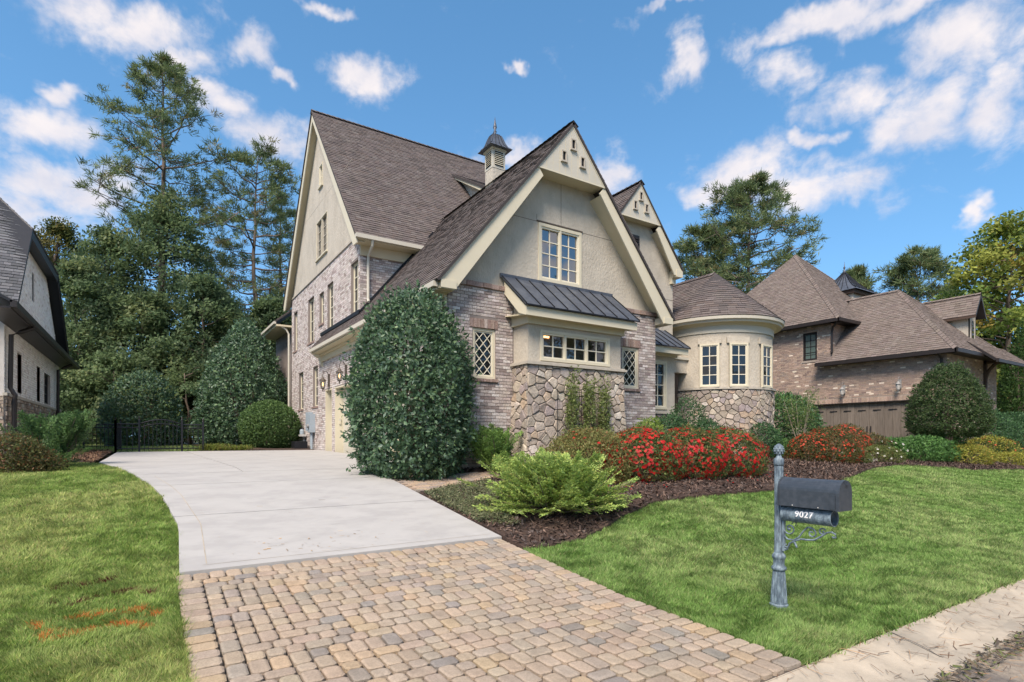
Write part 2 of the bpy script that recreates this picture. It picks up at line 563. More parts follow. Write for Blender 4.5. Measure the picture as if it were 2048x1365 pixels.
def sheet(name, poly, off, m, parent=None, res=0.4, extra=None, edge=0.0, smooth=True):
    """a sheet that follows the ground; poly in plan; edge > 0 gives it a skirt of that depth"""
    pts = []
    for i in range(len(poly)):
        a, b = poly[i], poly[(i + 1) % len(poly)]
        k = max(1, int(math.dist(a, b) / res))
        for j in range(k):
            pts.append((a[0] + (b[0] - a[0]) * j / k, a[1] + (b[1] - a[1]) * j / k))
    nb = len(pts)
    xs = [p[0] for p in pts]; ys = [p[1] for p in pts]
    gx, gy = np.meshgrid(np.arange(min(xs) + res / 2, max(xs), res), np.arange(min(ys) + res / 2, max(ys), res))
    gx = gx.ravel(); gy = gy.ravel()
    ok = inside(pts, gx, gy)
    V2 = [Vector(p) for p in pts] + [Vector((float(a), float(b))) for a, b in zip(gx[ok], gy[ok])]
    r = delaunay_2d_cdt(V2, [(i, (i + 1) % nb) for i in range(nb)], [], 1, 1e-5)
    P = np.array([(p[0], p[1]) for p in r[0]])
    z = ground_z(P[:, 0], P[:, 1]) + off
    if extra is not None:
        z = z + extra(P[:, 0], P[:, 1])
    mb = MB()
    mb.v = [tuple(k) for k in np.column_stack([P, z])]
    mb.f = [tuple(f) for f in r[2]]
    # keep the faces looking up
    fixed = []
    for f in mb.f:
        a, b, c = (mb.v[i] for i in f[:3])
        n = (b[0] - a[0]) * (c[1] - a[1]) - (b[1] - a[1]) * (c[0] - a[0])
        fixed.append(f if n > 0 else f[::-1])
    mb.f = fixed
    mb.t = [(1, 1, 1)] * len(mb.v)
    if edge:
        for i in range(nb):
            a, b = pts[i], pts[(i + 1) % nb]
            za = gz(*a) + off + (float(extra(np.array([a[0]]), np.array([a[1]]))[0]) if extra else 0)
            zb = gz(*b) + off + (float(extra(np.array([b[0]]), np.array([b[1]]))[0]) if extra else 0)
            mb.quad((a[0], a[1], za), (b[0], b[1], zb), (b[0], b[1], zb - edge), (a[0], a[1], za - edge))
    return mb.build(name, m, parent, smooth=False)


def struct(o, label=None):
    o["kind"] = "structure"
    if label:
        o["label"] = label
    return o


def copy_tree(o, parent=None, loc=None, rotz=None, scale=None):
    c = o.copy()
    COL.objects.link(c)
    c.parent = parent
    if loc is not None:
        c.location = loc
    if rotz is not None:
        c.rotation_euler = (0, 0, rotz)
    if scale is not None:
        c.scale = scale
    for ch in o.children:
        copy_tree(ch, c)
    return c
# ================================================================== THE SETTING
SU, CU = math.sin(YAW), math.cos(YAW)


def depth_of(u, v):
    return np.asarray(u) * SU + np.asarray(v) * CU


def in_view(u, v, z, margin=0.22):
    """roughly in the picture, with a margin for a step to the side"""
    d = depth_of(u, v)
    X = np.asarray(u) * CU - np.asarray(v) * SU
    d = np.maximum(d, 0.3)
    x = 1115 * X / d / 1024
    y = (878 - 1115 * (np.asarray(z) - EYE) / d) / 1365
    return (np.abs(x) < 1 + margin) & (y < 1 + margin * 0.6)


# ---- ground: one sheet to the horizon
gu = np.unique(np.concatenate([[-900, -400, -200, -100, -60], np.arange(-40, 60.1, 1.25), [80, 120, 200, 400, 900]]))
gv = np.unique(np.concatenate([[-900, -300, -100, -50, -20, -10, -6, 1.2, 1.75, 2.2], np.arange(3, 40, 1.0), [45, 50, 60, 80, 120, 200, 400, 900]]))
GU, GV = np.meshgrid(gu, gv)
GZ = ground_z(GU, GV) - 0.10
n_u = len(gu)
F = [(j * n_u + i, j * n_u + i + 1, (j + 1) * n_u + i + 1, (j + 1) * n_u + i) for j in range(len(gv) - 1) for i in range(n_u - 1)]
ground = struct(fast_mesh("ground", np.column_stack([GU.ravel(), GV.ravel(), GZ.ravel()]), np.array(F), "soil", nside=4))

# ---- street and gutter
street = struct(sheet("street", [(-60, -7), (90, -7), (90, 1.66), (-60, 1.66)], -0.03, "asphalt", res=1.5))
gutter = struct(sheet("gutter", [(-40, 1.67), (70, 1.67), (70, 2.2), (-40, 2.2)], -0.0, "old_concrete", res=0.35,
                      extra=lambda x, y: -0.03 * np.exp(-((y - 1.82) / 0.12) ** 2), edge=0.08))
mb = MB()
for k in range(8):     # the gutter's cross joints
    u = -2 + k * 3.05 + 1.1
    for j in range(6):
        a, b = 1.70 + j * 0.08, 1.70 + (j + 1) * 0.08
        za = gz(u, a) - 0.03 * math.exp(-((a - 1.82) / 0.12) ** 2) + 0.003
        zb = gz(u, b) - 0.03 * math.exp(-((b - 1.82) / 0.12) ** 2) + 0.003
        mb.quad((u, a, za), (u + 0.012, a, za), (u + 0.012, b, zb), (u, b, zb))
mb.build("joint", "joint_dirt", gutter)

# ---- lawns
LAWN_L = [(0.20, 2.22), (0.20, 6.3), (0.27, 8.0), (0.13, 9.8), (-0.2, 11.9), (-0.62, 14), (-1.03, 15.8), (-1.6, 16.6), (-2.3, 15.6), (-2.5, 13.4), (-3.6, 12.9), (-9, 12.5), (-9, 2.22)]
LAWN_R = [(3.93, 2.22), (3.93, 5.75), (4.16, 5.75), (4.88, 5.82), (5.6, 6.1), (6.36, 6.48), (7.31, 6.74), (8.3, 6.62), (10.5, 6.6), (12.6, 6.62), (15, 7.15), (17.5, 7.8), (19.6, 8.1),
          (20.9, 7.7), (21.98, 6.85), (25.2, 6.5), (34, 6.4), (34, 2.22)]
LAWN_B = [(-1.4, 23.4), (3.2, 23.4), (3.0, 34), (-4, 34), (-4, 27)]
lawn_left = struct(sheet("lawn_left", LAWN_L, 0.0, "lawn_soil", res=0.5, edge=0.06))
lawn_right = struct(sheet("lawn_right", LAWN_R, 0.0, "lawn_soil", res=0.5, edge=0.06))
lawn_back = struct(sheet("lawn_back", LAWN_B, 0.0, "lawn_soil", res=1.0))

# ---- planting beds
BED_R = [(3.96, 6.35), (3.94, 6.2), (3.95, 5.78)] + LAWN_R[2:15] + [(26.2, 6.6), (26.3, 9.3), (21.0, 9.7), (19.2, 10.6), (16.6, 10.9), (14.5, 11.6), (12.0, 11.9), (11.9, 10.9), (6.6, 9.98), (5.5, 9.75), (4.6, 9.4), (3.96, 9.1)]


def bed_mound(x, y):
    return 0.05 * vnoise(x * 0.9, y * 0.9, 3) + 0.02 * vnoise(x * 4, y * 4, 5)


bed = struct(sheet("mulch_bed", BED_R, 0.02, "mulch", res=0.22, extra=bed_mound, edge=0.08))
BED_T = [(3.96, 11.15), (4.5, 10.95), (5.4, 10.72), (6.6, 10.42), (7.6, 10.3), (7.6, 11.0), (5.47, 11.0), (5.47, 13.0), (4.9, 12.8), (4.2, 12.2)]
bed_corner = struct(sheet("corner_bed", BED_T, 0.02, "mulch", res=0.22, extra=bed_mound, edge=0.08))
BED_L = [(-1.1, 15.85), (-1.0, 22.2), (-2.9, 25), (-3.2, 19.5), (-3.2, 14.8), (-9, 13.2), (-9, 12.55), (-3.6, 12.95), (-2.5, 13.45), (-2.3, 15.65), (-1.6, 16.65)]
bed_left = struct(sheet("side_bed", BED_L, 0.02, "mulch", res=0.3, extra=bed_mound))
BED_B = [(1.3, 22.0), (5.4, 22.0), (5.4, 31), (1.6, 31), (2.2, 24.5)]
bed_back = struct(sheet("back_bed", BED_B, 0.02, "mulch", res=0.4, extra=bed_mound))

# ---- concrete driveway: one slab per joint
EL = ([6.32, 8.08, 9.8, 11.9, 14, 15.8, 18, 21.9], [0.24, 0.30, 0.16, -0.17, -0.58, -0.98, -0.93, -0.88])
ER = ([6.32, 11.7, 12.2, 12.6, 13.0, 13.4, 21.9], [3.94, 3.94, 4.05, 4.45, 5.0, 5.4, 5.42])


def slab_poly(v0, v1, u0=None, u1=None):
    vs = np.linspace(v0, v1, max(3, int((v1 - v0) / 0.25)))
    left = [((np.interp(v, *EL) if u0 is None else u0(v)), v) for v in vs]
    right = [((np.interp(v, *ER) if u1 is None else u1(v)), v) for v in vs]
    return [(float(a), float(b)) for a, b in right] + [(float(a), float(b)) for a, b in left[::-1]]


drive = thing("driveway", (2.1, 6.3, gz(2.1, 6.3)), "pale concrete driveway leading up to the garage side", "driveway")
drive["kind"] = "structure"
G = 0.012
mid = lambda v: 1.55 - 0.06 * (v - 12.2)
for (a, b, l, r) in ((6.32, 8.53 - G, None, None), (8.53 + G, 10.65 - G, None, None), (10.65 + G, 12.2 - G, None, None),
                     (12.2 + G, 16.6 - G, None, lambda v: mid(v) - G), (12.2 + G, 16.6 - G, lambda v: mid(v) + G, None),
                     (16.6 + G, 21.9, None, lambda v: mid(v) - G), (16.6 + G, 21.9, lambda v: mid(v) + G, None)):
    sheet("slab", slab_poly(a, b, l, r), 0.055, "concrete", drive, res=0.4, edge=0.14)
# tooled lines along the slab edges
mb = MB()


def groove(pts, w=0.010, h=0.0575):
    for p, q in zip(pts[:-1], pts[1:]):
        d = Vector((q[0] - p[0], q[1] - p[1])); n = Vector((-d.y, d.x)).normalized() * (w / 2)
        mb.quad((p[0] - n.x, p[1] - n.y, gz(*p) + h), (q[0] - n.x, q[1] - n.y, gz(*q) + h), (q[0] + n.x, q[1] + n.y, gz(*q) + h), (p[0] + n.x, p[1] + n.y, gz(*p) + h))


groove([(float(np.interp(v, *EL)) + 0.24, v) for v in np.arange(6.5, 12.0, 0.15)])
groove([(u, 6.47) for u in np.arange(0.45, 3.9, 0.2)])
mb.build("tooled_line", "old_concrete", drive)

# ---- paver apron between the street and the concrete
apron = thing("paver_apron", (2.0, 4.2, gz(2, 4.2)), "apron of tumbled tan and grey pavers at the foot of the driveway", "paving")
apron["kind"] = "structure"
sheet("bedding", [(0.2, 2.19), (3.92, 2.19), (3.92, 6.31), (0.2, 6.31)], 0.0, "joint_dirt", apron, res=0.3)
PAL = [((0.407, 0.326, 0.241), 6), ((0.390, 0.318, 0.241), 6), ((0.364, 0.303, 0.238), 5), ((0.313, 0.271, 0.224), 2.4), ((0.266, 0.242, 0.213), 1.2), ((0.420, 0.322, 0.217), 2.2), ((0.377, 0.300, 0.231), 3)]


def pick(pal, jitter=0.08):
    c = random.choices([p[0] for p in pal], [p[1] for p in pal])[0]
    k = 1 + random.uniform(-jitter, jitter)
    return tuple(min(0.9, x * k * (1 + random.uniform(-0.02, 0.02))) for x in c)


def paver_geo(x0, x1, y0, y1, top=0.036, joint=0.007, bev=0.0105):
    """tumbled paver: verts, faces"""
    x0 += joint + random.uniform(0, .0015); x1 -= joint + random.uniform(0, .0015); y0 += joint; y1 -= joint + random.uniform(0, .0015)
    c = bev * 1.9
    ring = [(x0 + c, y0), (x1 - c, y0), (x1, y0 + c), (x1, y1 - c), (x1 - c, y1), (x0 + c, y1), (x0, y1 - c), (x0, y0 + c)]
    mx, my = (x0 + x1) / 2, (y0 + y1) / 2
    tilt = (random.uniform(-.012, .012), random.uniform(-.012, .012)); dz = random.uniform(-.003, .003)
    sx, sy = 1 - bev * 1.5 / ((x1 - x0) / 2), 1 - bev * 1.5 / ((y1 - y0) / 2)
    vs = []
    for lev, k in ((top - 0.035, 0), (top - bev * 0.75, 0), (top, 1)):
        for (x, y) in ring:
            X = mx + (x - mx) * (sx if k else 1) + random.uniform(-.0012, .0012)
            Y = my + (y - my) * (sy if k else 1) + random.uniform(-.0012, .0012)
            vs.append((X, Y, gz(X, Y) + lev + dz + (x - mx) * tilt[0] + (y - my) * tilt[1]))
    fs = [tuple(range(16, 24))]
    for l in (0, 8):
        for i in range(8):
            j = (i + 1) % 8
            fs.append((l + i, l + j, l + 8 + j, l + 8 + i))
    return vs, fs


def fill_grid(nx, ny):
    """random ashlar of 3x2, 2x3 and 2x2 cells"""
    occ = np.zeros((ny + 4, nx), bool)
    out = []
    for j in range(ny):
        i = 0
        while i < nx:
            if occ[j, i]:
                i += 1
                continue
            run = 0
            while i + run < nx and not occ[j, i + run]:
                run += 1
            opts = [w for w in (2, 3) if run - w == 0 or run - w >= 2]
            w = random.choices(opts, [1.2 if o == 3 else 1.5 for o in opts])[0] if opts else run
            h = 2 if w == 3 else random.choices([2, 3], [3, 1.3])[0]
            occ[j:j + h, i:i + w] = True
            out.append((i, i + w, j, min(j + h, ny)))
            i += w
    return out


pav = []
g_ = 0.066
x_in0, x_in1, y_in0, y_in1 = 0.42, 3.70, 2.2, 6.105
nx, ny = int((x_in1 - x_in0) / g_), int((y_in1 - y_in0) / g_)
gx_, gy_ = (x_in1 - x_in0) / nx, (y_in1 - y_in0) / ny
for (j0, j1, i0, i1) in fill_grid(ny, nx):
    pav.append((x_in0 + i0 * gx_, x_in0 + i1 * gx_, y_in0 + j0 * gy_, y_in0 + j1 * gy_))
k = 2.2
while k < 6.05:
    h = random.uniform(0.128, 0.145)
    pav.append((0.205, 0.42, k, min(k + h, 6.105))); pav.append((3.70, 3.915, k, min(k + h, 6.105)))
    k += h
k = 0.205
while k < 3.88:
    w = random.uniform(0.136, 0.15)
    pav.append((k, min(k + w, 3.915), 6.105, 6.315))
    k += w
pav = [p for p in pav if in_view((p[0] + p[1]) / 2, (p[2] + p[3]) / 2, 0.0, 0.5)]


def seen(p):
    u, v = (p[0] + p[1]) / 2, (p[2] + p[3]) / 2
    return bool(in_view(u, v, 0.0, 0.0)), -float(depth_of(u, v))


pav.sort(key=seen, reverse=True)
rest = MB()
for i, p in enumerate(pav):
    if p[1] - p[0] < 0.03 or p[3] - p[2] < 0.03:
        continue
    vs, fs = paver_geo(*p)
    c = pick(PAL)
    if i < 300:
        MB().add(vs, fs, c).build("paver", "paver", apron)
    else:
        rest.add(vs, fs, c)
tag(rest.build("paver_field", "paver", apron), kind="stuff")

# ---- the brick walk that leaves the driveway by the corner
WALK = [(3.96, 9.12), (4.6, 9.42), (5.5, 9.77), (6.6, 10.0), (7.6, 10.05), (7.6, 10.28), (6.6, 10.40), (5.4, 10.70), (4.5, 10.93), (3.96, 11.12)]
walk = thing("brick_walk", (5, 10, gz(5, 10)), "narrow brick walk branching off the driveway at the house corner", "path")
walk["kind"] = "structure"
sheet("bedding", WALK, 0.02, "joint_dirt", walk, res=0.25)
PALW = [((0.40, 0.30, 0.22), 4), ((0.36, 0.285, 0.225), 4), ((0.31, 0.26, 0.215), 3), ((0.43, 0.33, 0.23), 2)]
row = 0
y = 9.1
while y < 11.1:
    x = 3.97 + (0.1 if row % 2 else 0)
    while x < 7.5:
        if inside(WALK, np.array([x + 0.02, x + 0.18]), np.array([y + 0.05, y + 0.05])).all():
            vs, fs = paver_geo(x, x + 0.2, y, y + 0.1, top=0.05, joint=0.004, bev=0.006)
            MB().add(vs, fs, pick(PALW)).build("paver", "paver", walk)
        x += 0.2
    y += 0.1; row += 1
front_walk = struct(sheet("front_walk", [(14.6, 11.6), (17.2, 11.05), (19.4, 10.7), (21.2, 9.75), (26.2, 9.4), (26.2, 10.6), (21.8, 10.9), (20, 11.9), (17.5, 12.6), (14.6, 12.9)], 0.05, "old_concrete", res=0.5, edge=0.1))


# ---- grass
def strokes(u, v, pts, w):
    d = np.full(u.shape, 9.0)
    for (a, b) in zip(pts[:-1], pts[1:]):
        ax, ay = a; bx, by = b
        L2 = (bx - ax) ** 2 + (by - ay) ** 2
        t = np.clip(((u - ax) * (bx - ax) + (v - ay) * (by - ay)) / L2, 0, 1)
        d = np.minimum(d, np.hypot(u - ax - t * (bx - ax), v - ay - t * (by - ay)))
    return d < w


ORANGE = [[(-0.73, 5.5), (-0.66, 5.42)], [(-0.6, 5.16), (-0.5, 5.22)], [(-0.47, 5.16), (-0.36, 5.24), (-0.31, 5.3)], [(-0.5, 5.52), (-0.46, 5.6)], [(-0.40, 5.52), (-0.38, 5.56)],
          [(-0.35, 5.58), (-0.24, 5.6)], [(-0.19, 5.5), (-0.08, 5.56), (-0.02, 5.4)], [(-0.28, 5.28), (-0.14, 5.24), (-0.05, 5.14)], [(-0.62, 5.3), (-0.66, 5.24)], [(0.02, 5.42), (0.05, 5.38)]]
MAROON = [[(-0.70, 6.35), (-0.64, 6.45)], [(-0.50, 6.36), (-0.46, 6.46)], [(-0.36, 6.44), (-0.27, 6.47)], [(-0.54, 5.92), (-0.36, 6.05)], [(-0.26, 6.05), (-0.10, 6.02), (0.02, 5.88)], [(-0.66, 5.95), (-0.62, 6.0)]]


def grass(name, poly, count, dens_ref, label, lean=0.55, hmul=1.0, dark=0.0, hue=0.0, fringe=9000):
    P = np.array(poly)
    lo, hi = P.min(0), P.max(0)
    U, V_ = [], []
    got = 0
    for _ in range(60):
        m = 400000
        d = np.exp(rng.uniform(math.log(2.8), math.log(32), m))      # more blades close to the viewer
        a = rng.uniform(-0.95, 0.95, m)
        X = d * a * 1.05
        u = X * CU + d * SU; v = -X * SU + d * CU
        ok = (u > lo[0]) & (u < hi[0]) & (v > lo[1]) & (v < hi[1])
        u, v = u[ok], v[ok]
        ok = inside(poly, u, v) & in_view(u, v, ground_z(u, v), 0.16)
        U.append(u[ok]); V_.append(v[ok]); got += ok.sum()
        if got >= count:
            break
    u = np.concatenate(U)[:count]; v = np.concatenate(V_)[:count]
    # a shaggy fringe that hangs over the edges
    seg = np.array([(*poly[i], *poly[(i + 1) % len(poly)]) for i in range(len(poly))])
    L_ = np.hypot(seg[:, 2] - seg[:, 0], seg[:, 3] - seg[:, 1])
    k_ = rng.choice(len(seg), fringe * 3, p=L_ / L_.sum())
    t_ = rng.random(fringe * 3)
    fu = seg[k_, 0] + (seg[k_, 2] - seg[k_, 0]) * t_ + rng.normal(0, 0.022, fringe * 3)
    fv = seg[k_, 1] + (seg[k_, 3] - seg[k_, 1]) * t_ + rng.normal(0, 0.022, fringe * 3)
    ok = in_view(fu, fv, ground_z(fu, fv), 0.1) & (rng.random(fringe * 3) < np.clip(7 / np.maximum(depth_of(fu, fv), .5), 0, 1))
    fu, fv = fu[ok][:fringe], fv[ok][:fringe]
    nf = len(fu)
    u = np.concatenate([u, fu]); v = np.concatenate([v, fv])
    n = len(u)
    d = depth_of(u, v)
    clump = vnoise(u * 5.5, v * 5.5, 1)
    patch = vnoise(u * 0.9, v * 0.9, 2)
    fine = vnoise(u * 14, v * 14, 7)
    tuft = vnoise(u * 20, v * 20, 12)
    h = (0.018 + 0.030 * clump + 0.034 * tuft * rng.random(n) + 0.012 * rng.random(n)) * hmul * (0.85 + 0.3 * patch)
    h[n - nf:] *= 1.25
    w = np.clip(0.0030 * d ** 0.72, 0.004, 0.030) * rng.uniform(0.7, 1.4, n)
    th = rng.uniform(0, 2 * PI, n)
    bend_dir = 2 * PI * vnoise(u * 3, v * 3, 9) * 1.6 + rng.normal(0, 0.9, n)
    ln = h * rng.uniform(0.2, 1.5, n) * lean * 1.4
    z = ground_z(u, v)
    base = np.column_stack([u, v, z - 0.004])
    side = np.column_stack([np.cos(th), np.sin(th), np.zeros(n)]) * (w / 2)[:, None]
    tip = base + np.column_stack([np.cos(bend_dir) * ln, np.sin(bend_dir) * ln, h])
    V3 = np.stack([base - side, base + side, tip], 1).reshape(-1, 3)
    g1 = np.array([0.235, 0.365, 0.105]); g2 = np.array([0.410, 0.500, 0.200]); g3 = np.array([0.46, 0.43, 0.225]); g4 = np.array([0.105, 0.200, 0.045])
    t1 = np.clip((patch - 0.3) * 1.5 + (clump - 0.5) * 0.5 + rng.normal(0, 0.22, n), 0, 1)[:, None]
    c = g1 * (1 - t1) + g2 * t1
    dry = (rng.random(n) < 0.05 + 0.16 * np.clip(fine - 0.55, 0, 1) + 0.10 * (patch > 0.62))[:, None]
    c = np.where(dry, g3 * rng.uniform(0.75, 1.15, (n, 1)), c)
    dk = (rng.random(n) < 0.22 + dark)[:, None]
    c = np.where(dk & ~dry, g4, c)
    c = c * rng.uniform(0.72, 1.3, (n, 1)) * (0.62 + 0.55 * tuft + 0.3 * fine)[:, None] * np.array([1 + hue, 1, 1 - hue])
    if lo[0] > 2:
        c = c * np.array([0.74, 0.82, 0.72])
    else:
        c = c * np.array([0.92, 0.92, 0.82])
    if name == "lawn_grass" and lo[0] < 0:
        for S, col in ((ORANGE, (0.66, 0.19, 0.045)), (MAROON, (0.13, 0.035, 0.03))):
            for s_ in S:
                k = strokes(u + rng.normal(0, 0.022, n), v + rng.normal(0, 0.022, n), s_, 0.042) & (rng.random(n) < 0.78) & (vnoise(u * 20, v * 20, 31) > 0.40)
                c[k] = np.array(col) * rng.uniform(0.7, 1.2, (k.sum(), 1))
    o = fast_mesh(name, V3, np.arange(3 * n).reshape(-1, 3), "grass", tint=np.repeat(c, 3, 0))
    return tag(o, label, "grass", kind="stuff")


grass("lawn_grass", LAWN_L, 270000, 1, "bright green mown grass on the side lawn with faded orange paint marks", hue=0.06)
grass("lawn_grass", LAWN_R, 380000, 1, "green mown grass around the mailbox between beds and street")
grass("lawn_grass", LAWN_B, 24000, 1, "strip of grass behind the garden gate", fringe=100)

# ---- mulch chips, leaf litter and pine straw
def litter(name, poly, n, cols, Lr, Wr, label, zoff, extra=None, steep=0.5, ref=5.0):
    P = np.array(poly); lo, hi = P.min(0), P.max(0)
    u = rng.uniform(lo[0], hi[0], n * 5); v = rng.uniform(lo[1], hi[1], n * 5)
    ok = inside(poly, u, v)
    u, v = u[ok], v[ok]
    z = ground_z(u, v)
    ok = in_view(u, v, z, 0.16)
    u, v, z = u[ok][:n], v[ok][:n], z[ok][:n]
    if extra is not None:
        z = z + extra(u, v)
    n = len(u)
    th = rng.uniform(0, 2 * PI, n); ph = rng.normal(0, steep, n)
    ax = np.column_stack([np.cos(th) * np.cos(ph), np.sin(th) * np.cos(ph), np.sin(ph)])
    sd = np.column_stack([-np.sin(th), np.cos(th), rng.normal(0, 0.4, n)])
    L = rng.uniform(*Lr, n)[:, None]; W = rng.uniform(*Wr, n)[:, None]
    p = np.column_stack([u, v, z + zoff + 0.5 * np.abs(np.sin(ph)) * L[:, 0] * 0.6])
    V3 = np.stack([p - ax * L / 2 - sd * W / 2, p + ax * L / 2 - sd * W * 0.3, p + ax * L / 2 * 0.9 + sd * W / 2, p - ax * L / 2 * 0.8 + sd * W / 2], 1).reshape(-1, 3)
    ci = rng.integers(0, len(cols), n)
    c = np.array(cols)[ci] * rng.uniform(0.7, 1.3, (n, 1))
    o = fast_mesh(name, V3, np.arange(4 * n).reshape(-1, 4), "chips", tint=np.repeat(c, 4, 0), nside=4)
    return tag(o, label, "mulch", kind="stuff")


MUL = [(0.060, 0.040, 0.031), (0.095, 0.060, 0.046), (0.035, 0.024, 0.02), (0.17, 0.115, 0.088), (0.085, 0.068, 0.06)]
litter("mulch_chips", BED_R, 30000, MUL, (0.03, 0.11), (0.008, 0.03), "dark brown bark chips covering the front planting bed", 0.03, lambda u, v: bed_mound(u, v))
litter("mulch_chips", BED_T, 5000, MUL, (0.03, 0.10), (0.008, 0.03), "dark brown bark chips under the tall evergreen at the corner", 0.03, lambda u, v: bed_mound(u, v))
litter("mulch_chips", BED_L, 5000, [(0.16, 0.085, 0.05), (0.11, 0.065, 0.045), (0.2, 0.12, 0.07)], (0.06, 0.16), (0.008, 0.02), "reddish pine straw beside the garden gate", 0.03, lambda u, v: bed_mound(u, v))
PINE = [(0.20, 0.11, 0.06), (0.28, 0.17, 0.09), (0.13, 0.08, 0.05)]
litter("pine_straw", [(3.2, 1.0), (14, 1.0), (14, 2.26), (3.2, 2.26)], 900, PINE, (0.06, 0.2), (0.002, 0.006), "scattered brown pine needles lying in the gutter", 0.008, lambda u, v: -0.03 * np.exp(-((v - 1.82) / 0.12) ** 2), 0.05)
litter("pine_straw", [(3.2, 1.52), (14, 1.52), (14, 1.7), (3.2, 1.7)], 900, [(0.09, 0.07, 0.045), (0.06, 0.05, 0.04), (0.10, 0.12, 0.04)], (0.02, 0.08), (0.006, 0.02), "dark line of dirt and weeds at the gutter edge", 0.006, None, 0.3)
litter("pine_straw", [(1.0, 6.5), (2.4, 6.5), (2.4, 7.2), (1.0, 7.2)], 42, [(0.42, 0.27, 0.13), (0.35, 0.24, 0.13)], (0.02, 0.07), (0.003, 0.012), "few tan pine needles on the concrete edge", 0.062, None, 0.05)
litter("pine_straw", [(0.5, 6.5), (3.8, 6.5), (3.8, 9.5), (0.3, 9.5)], 70, [(0.42, 0.33, 0.22), (0.33, 0.27, 0.2)], (0.04, 0.14), (0.002, 0.004), "thin stray needles scattered over the driveway", 0.062, None, 0.03)
# ================================================================== WALL TOOLS
def front(v0):
    return lambda a, b, n=0.0: (a, v0 - n, b)


def left(u0):
    return lambda a, b, n=0.0: (u0 - n, a, b)


def right(u0):
    return lambda a, b, n=0.0: (u0 + n, a, b)


def wall_face(mb, P, outer, holes, depth=0.0):
    """polygon with rectangular openings; reveals run back by depth"""
    polys = [[Vector((a, b, 0)) for a, b in outer]] + [[Vector(p + (0,)) for p in ((h[0], h[2]), (h[0], h[3]), (h[1], h[3]), (h[1], h[2]))] for h in holes]
    flat = [p for q in polys for p in q]
    tris = tessellate_polygon(polys)
    mb.add([P(p.x, p.y, 0) for p in flat], [tuple(t) for t in tris])
    if depth:
        for (a0, a1, b0, b1) in holes:
            mb.quad(P(a0, b0, 0), P(a0, b1, 0), P(a0, b1, -depth), P(a0, b0, -depth))
            mb.quad(P(a1, b0, 0), P(a1, b1, 0), P(a1, b1, -depth), P(a1, b0, -depth))
            mb.quad(P(a0, b0, 0), P(a1, b0, 0), P(a1, b0, -depth), P(a0, b0, -depth))
            mb.quad(P(a0, b1, 0), P(a1, b1, 0), P(a1, b1, -depth), P(a0, b1, -depth))


def brick_rows(a0, a1, b0, b1, holes, course, pitch, clip=None):
    out = []
    r = 0
    b = b0
    while b < b1 - 0.015:
        top = min(b + course, b1)
        x = a0 - (pitch / 2 if r % 2 else 0)
        while x < a1:
            l, rr = max(x, a0), min(x + pitch, a1)
            segs = [(l, rr)]
            for h in holes:
                if h[2] < top - 0.012 and h[3] > b + 0.012:
                    ns = []
                    for s in segs:
                        if h[1] <= s[0] or h[0] >= s[1]:
                            ns.append(s)
                            continue
                        if s[0] < h[0]:
                            ns.append((s[0], h[0]))
                        if s[1] > h[1]:
                            ns.append((h[1], s[1]))
                    segs = ns
            for s in segs:
                if s[1] - s[0] > 0.03 and (clip is None or clip((s[0] + s[1]) / 2, (b + top) / 2)):
                    out.append((s[0], s[1], b, top))
            x += pitch
        b += course; r += 1
    return out


def brick_geo(P, s, joint=0.0055, proud=0.010):
    a0, a1, b0, b1 = s[0] + joint, s[1] - joint, s[2] + joint, s[3] - joint
    n = proud * random.uniform(0.55, 1.15)
    j = lambda: random.uniform(-.0015, .0015)
    e = 0.002
    vs = [P(a0, b0, 0), P(a1, b0, 0), P(a1, b1, 0), P(a0, b1, 0),
          P(a0 + e + j(), b0 + e + j(), n), P(a1 - e + j(), b0 + e + j(), n), P(a1 - e + j(), b1 - e + j(), n), P(a0 + e + j(), b1 - e + j(), n)]
    return vs, [(4, 5, 6, 7), (0, 1, 5, 4), (1, 2, 6, 5), (2, 3, 7, 6), (3, 0, 4, 7)]


BR_MAIN = [((0.480, 0.435, 0.405), 6), ((0.572, 0.534, 0.510), 5), ((0.368, 0.320, 0.298), 5), ((0.261, 0.215, 0.201), 3), ((0.419, 0.372, 0.348), 5), ((0.306, 0.262, 0.250), 2.4)]
BR_SIDE_LIT = [((0.549, 0.503, 0.475), 6), ((0.610, 0.575, 0.551), 5), ((0.457, 0.410, 0.383), 4), ((0.345, 0.290, 0.270), 1.6)]  # same brick as the front, colour lightened for the sun on this side
BR_RED = [((0.26, 0.19, 0.165), 4), ((0.31, 0.235, 0.205), 3), ((0.40, 0.335, 0.30), 3), ((0.22, 0.165, 0.15), 2)]
BR_WHITE = [((0.84, 0.815, 0.77), 6), ((0.79, 0.76, 0.71), 4), ((0.87, 0.845, 0.80), 4), ((0.66, 0.60, 0.54), 0.8)]
BR_TAN = [((0.366, 0.275, 0.220), 6), ((0.323, 0.244, 0.201), 5), ((0.415, 0.317, 0.256), 4), ((0.244, 0.183, 0.159), 1.6), ((0.287, 0.232, 0.201), 3), ((0.708, 0.622, 0.512), 0.8)]


def brick_field(parent, P, rows, pal, singles=0, key=None, name="brick", m="brick"):
    if singles:
        rows = sorted(rows, key=key)
    rest = MB()
    for i, s in enumerate(rows):
        vs, fs = brick_geo(P, s)
        c = pick(pal)
        if i < singles:
            MB().add(vs, fs, c).build(name, "brick", parent)
        else:
            rest.add(vs, fs, c)
    if rest.v:
        tag(rest.build("brickwork", m, parent), kind="stuff")


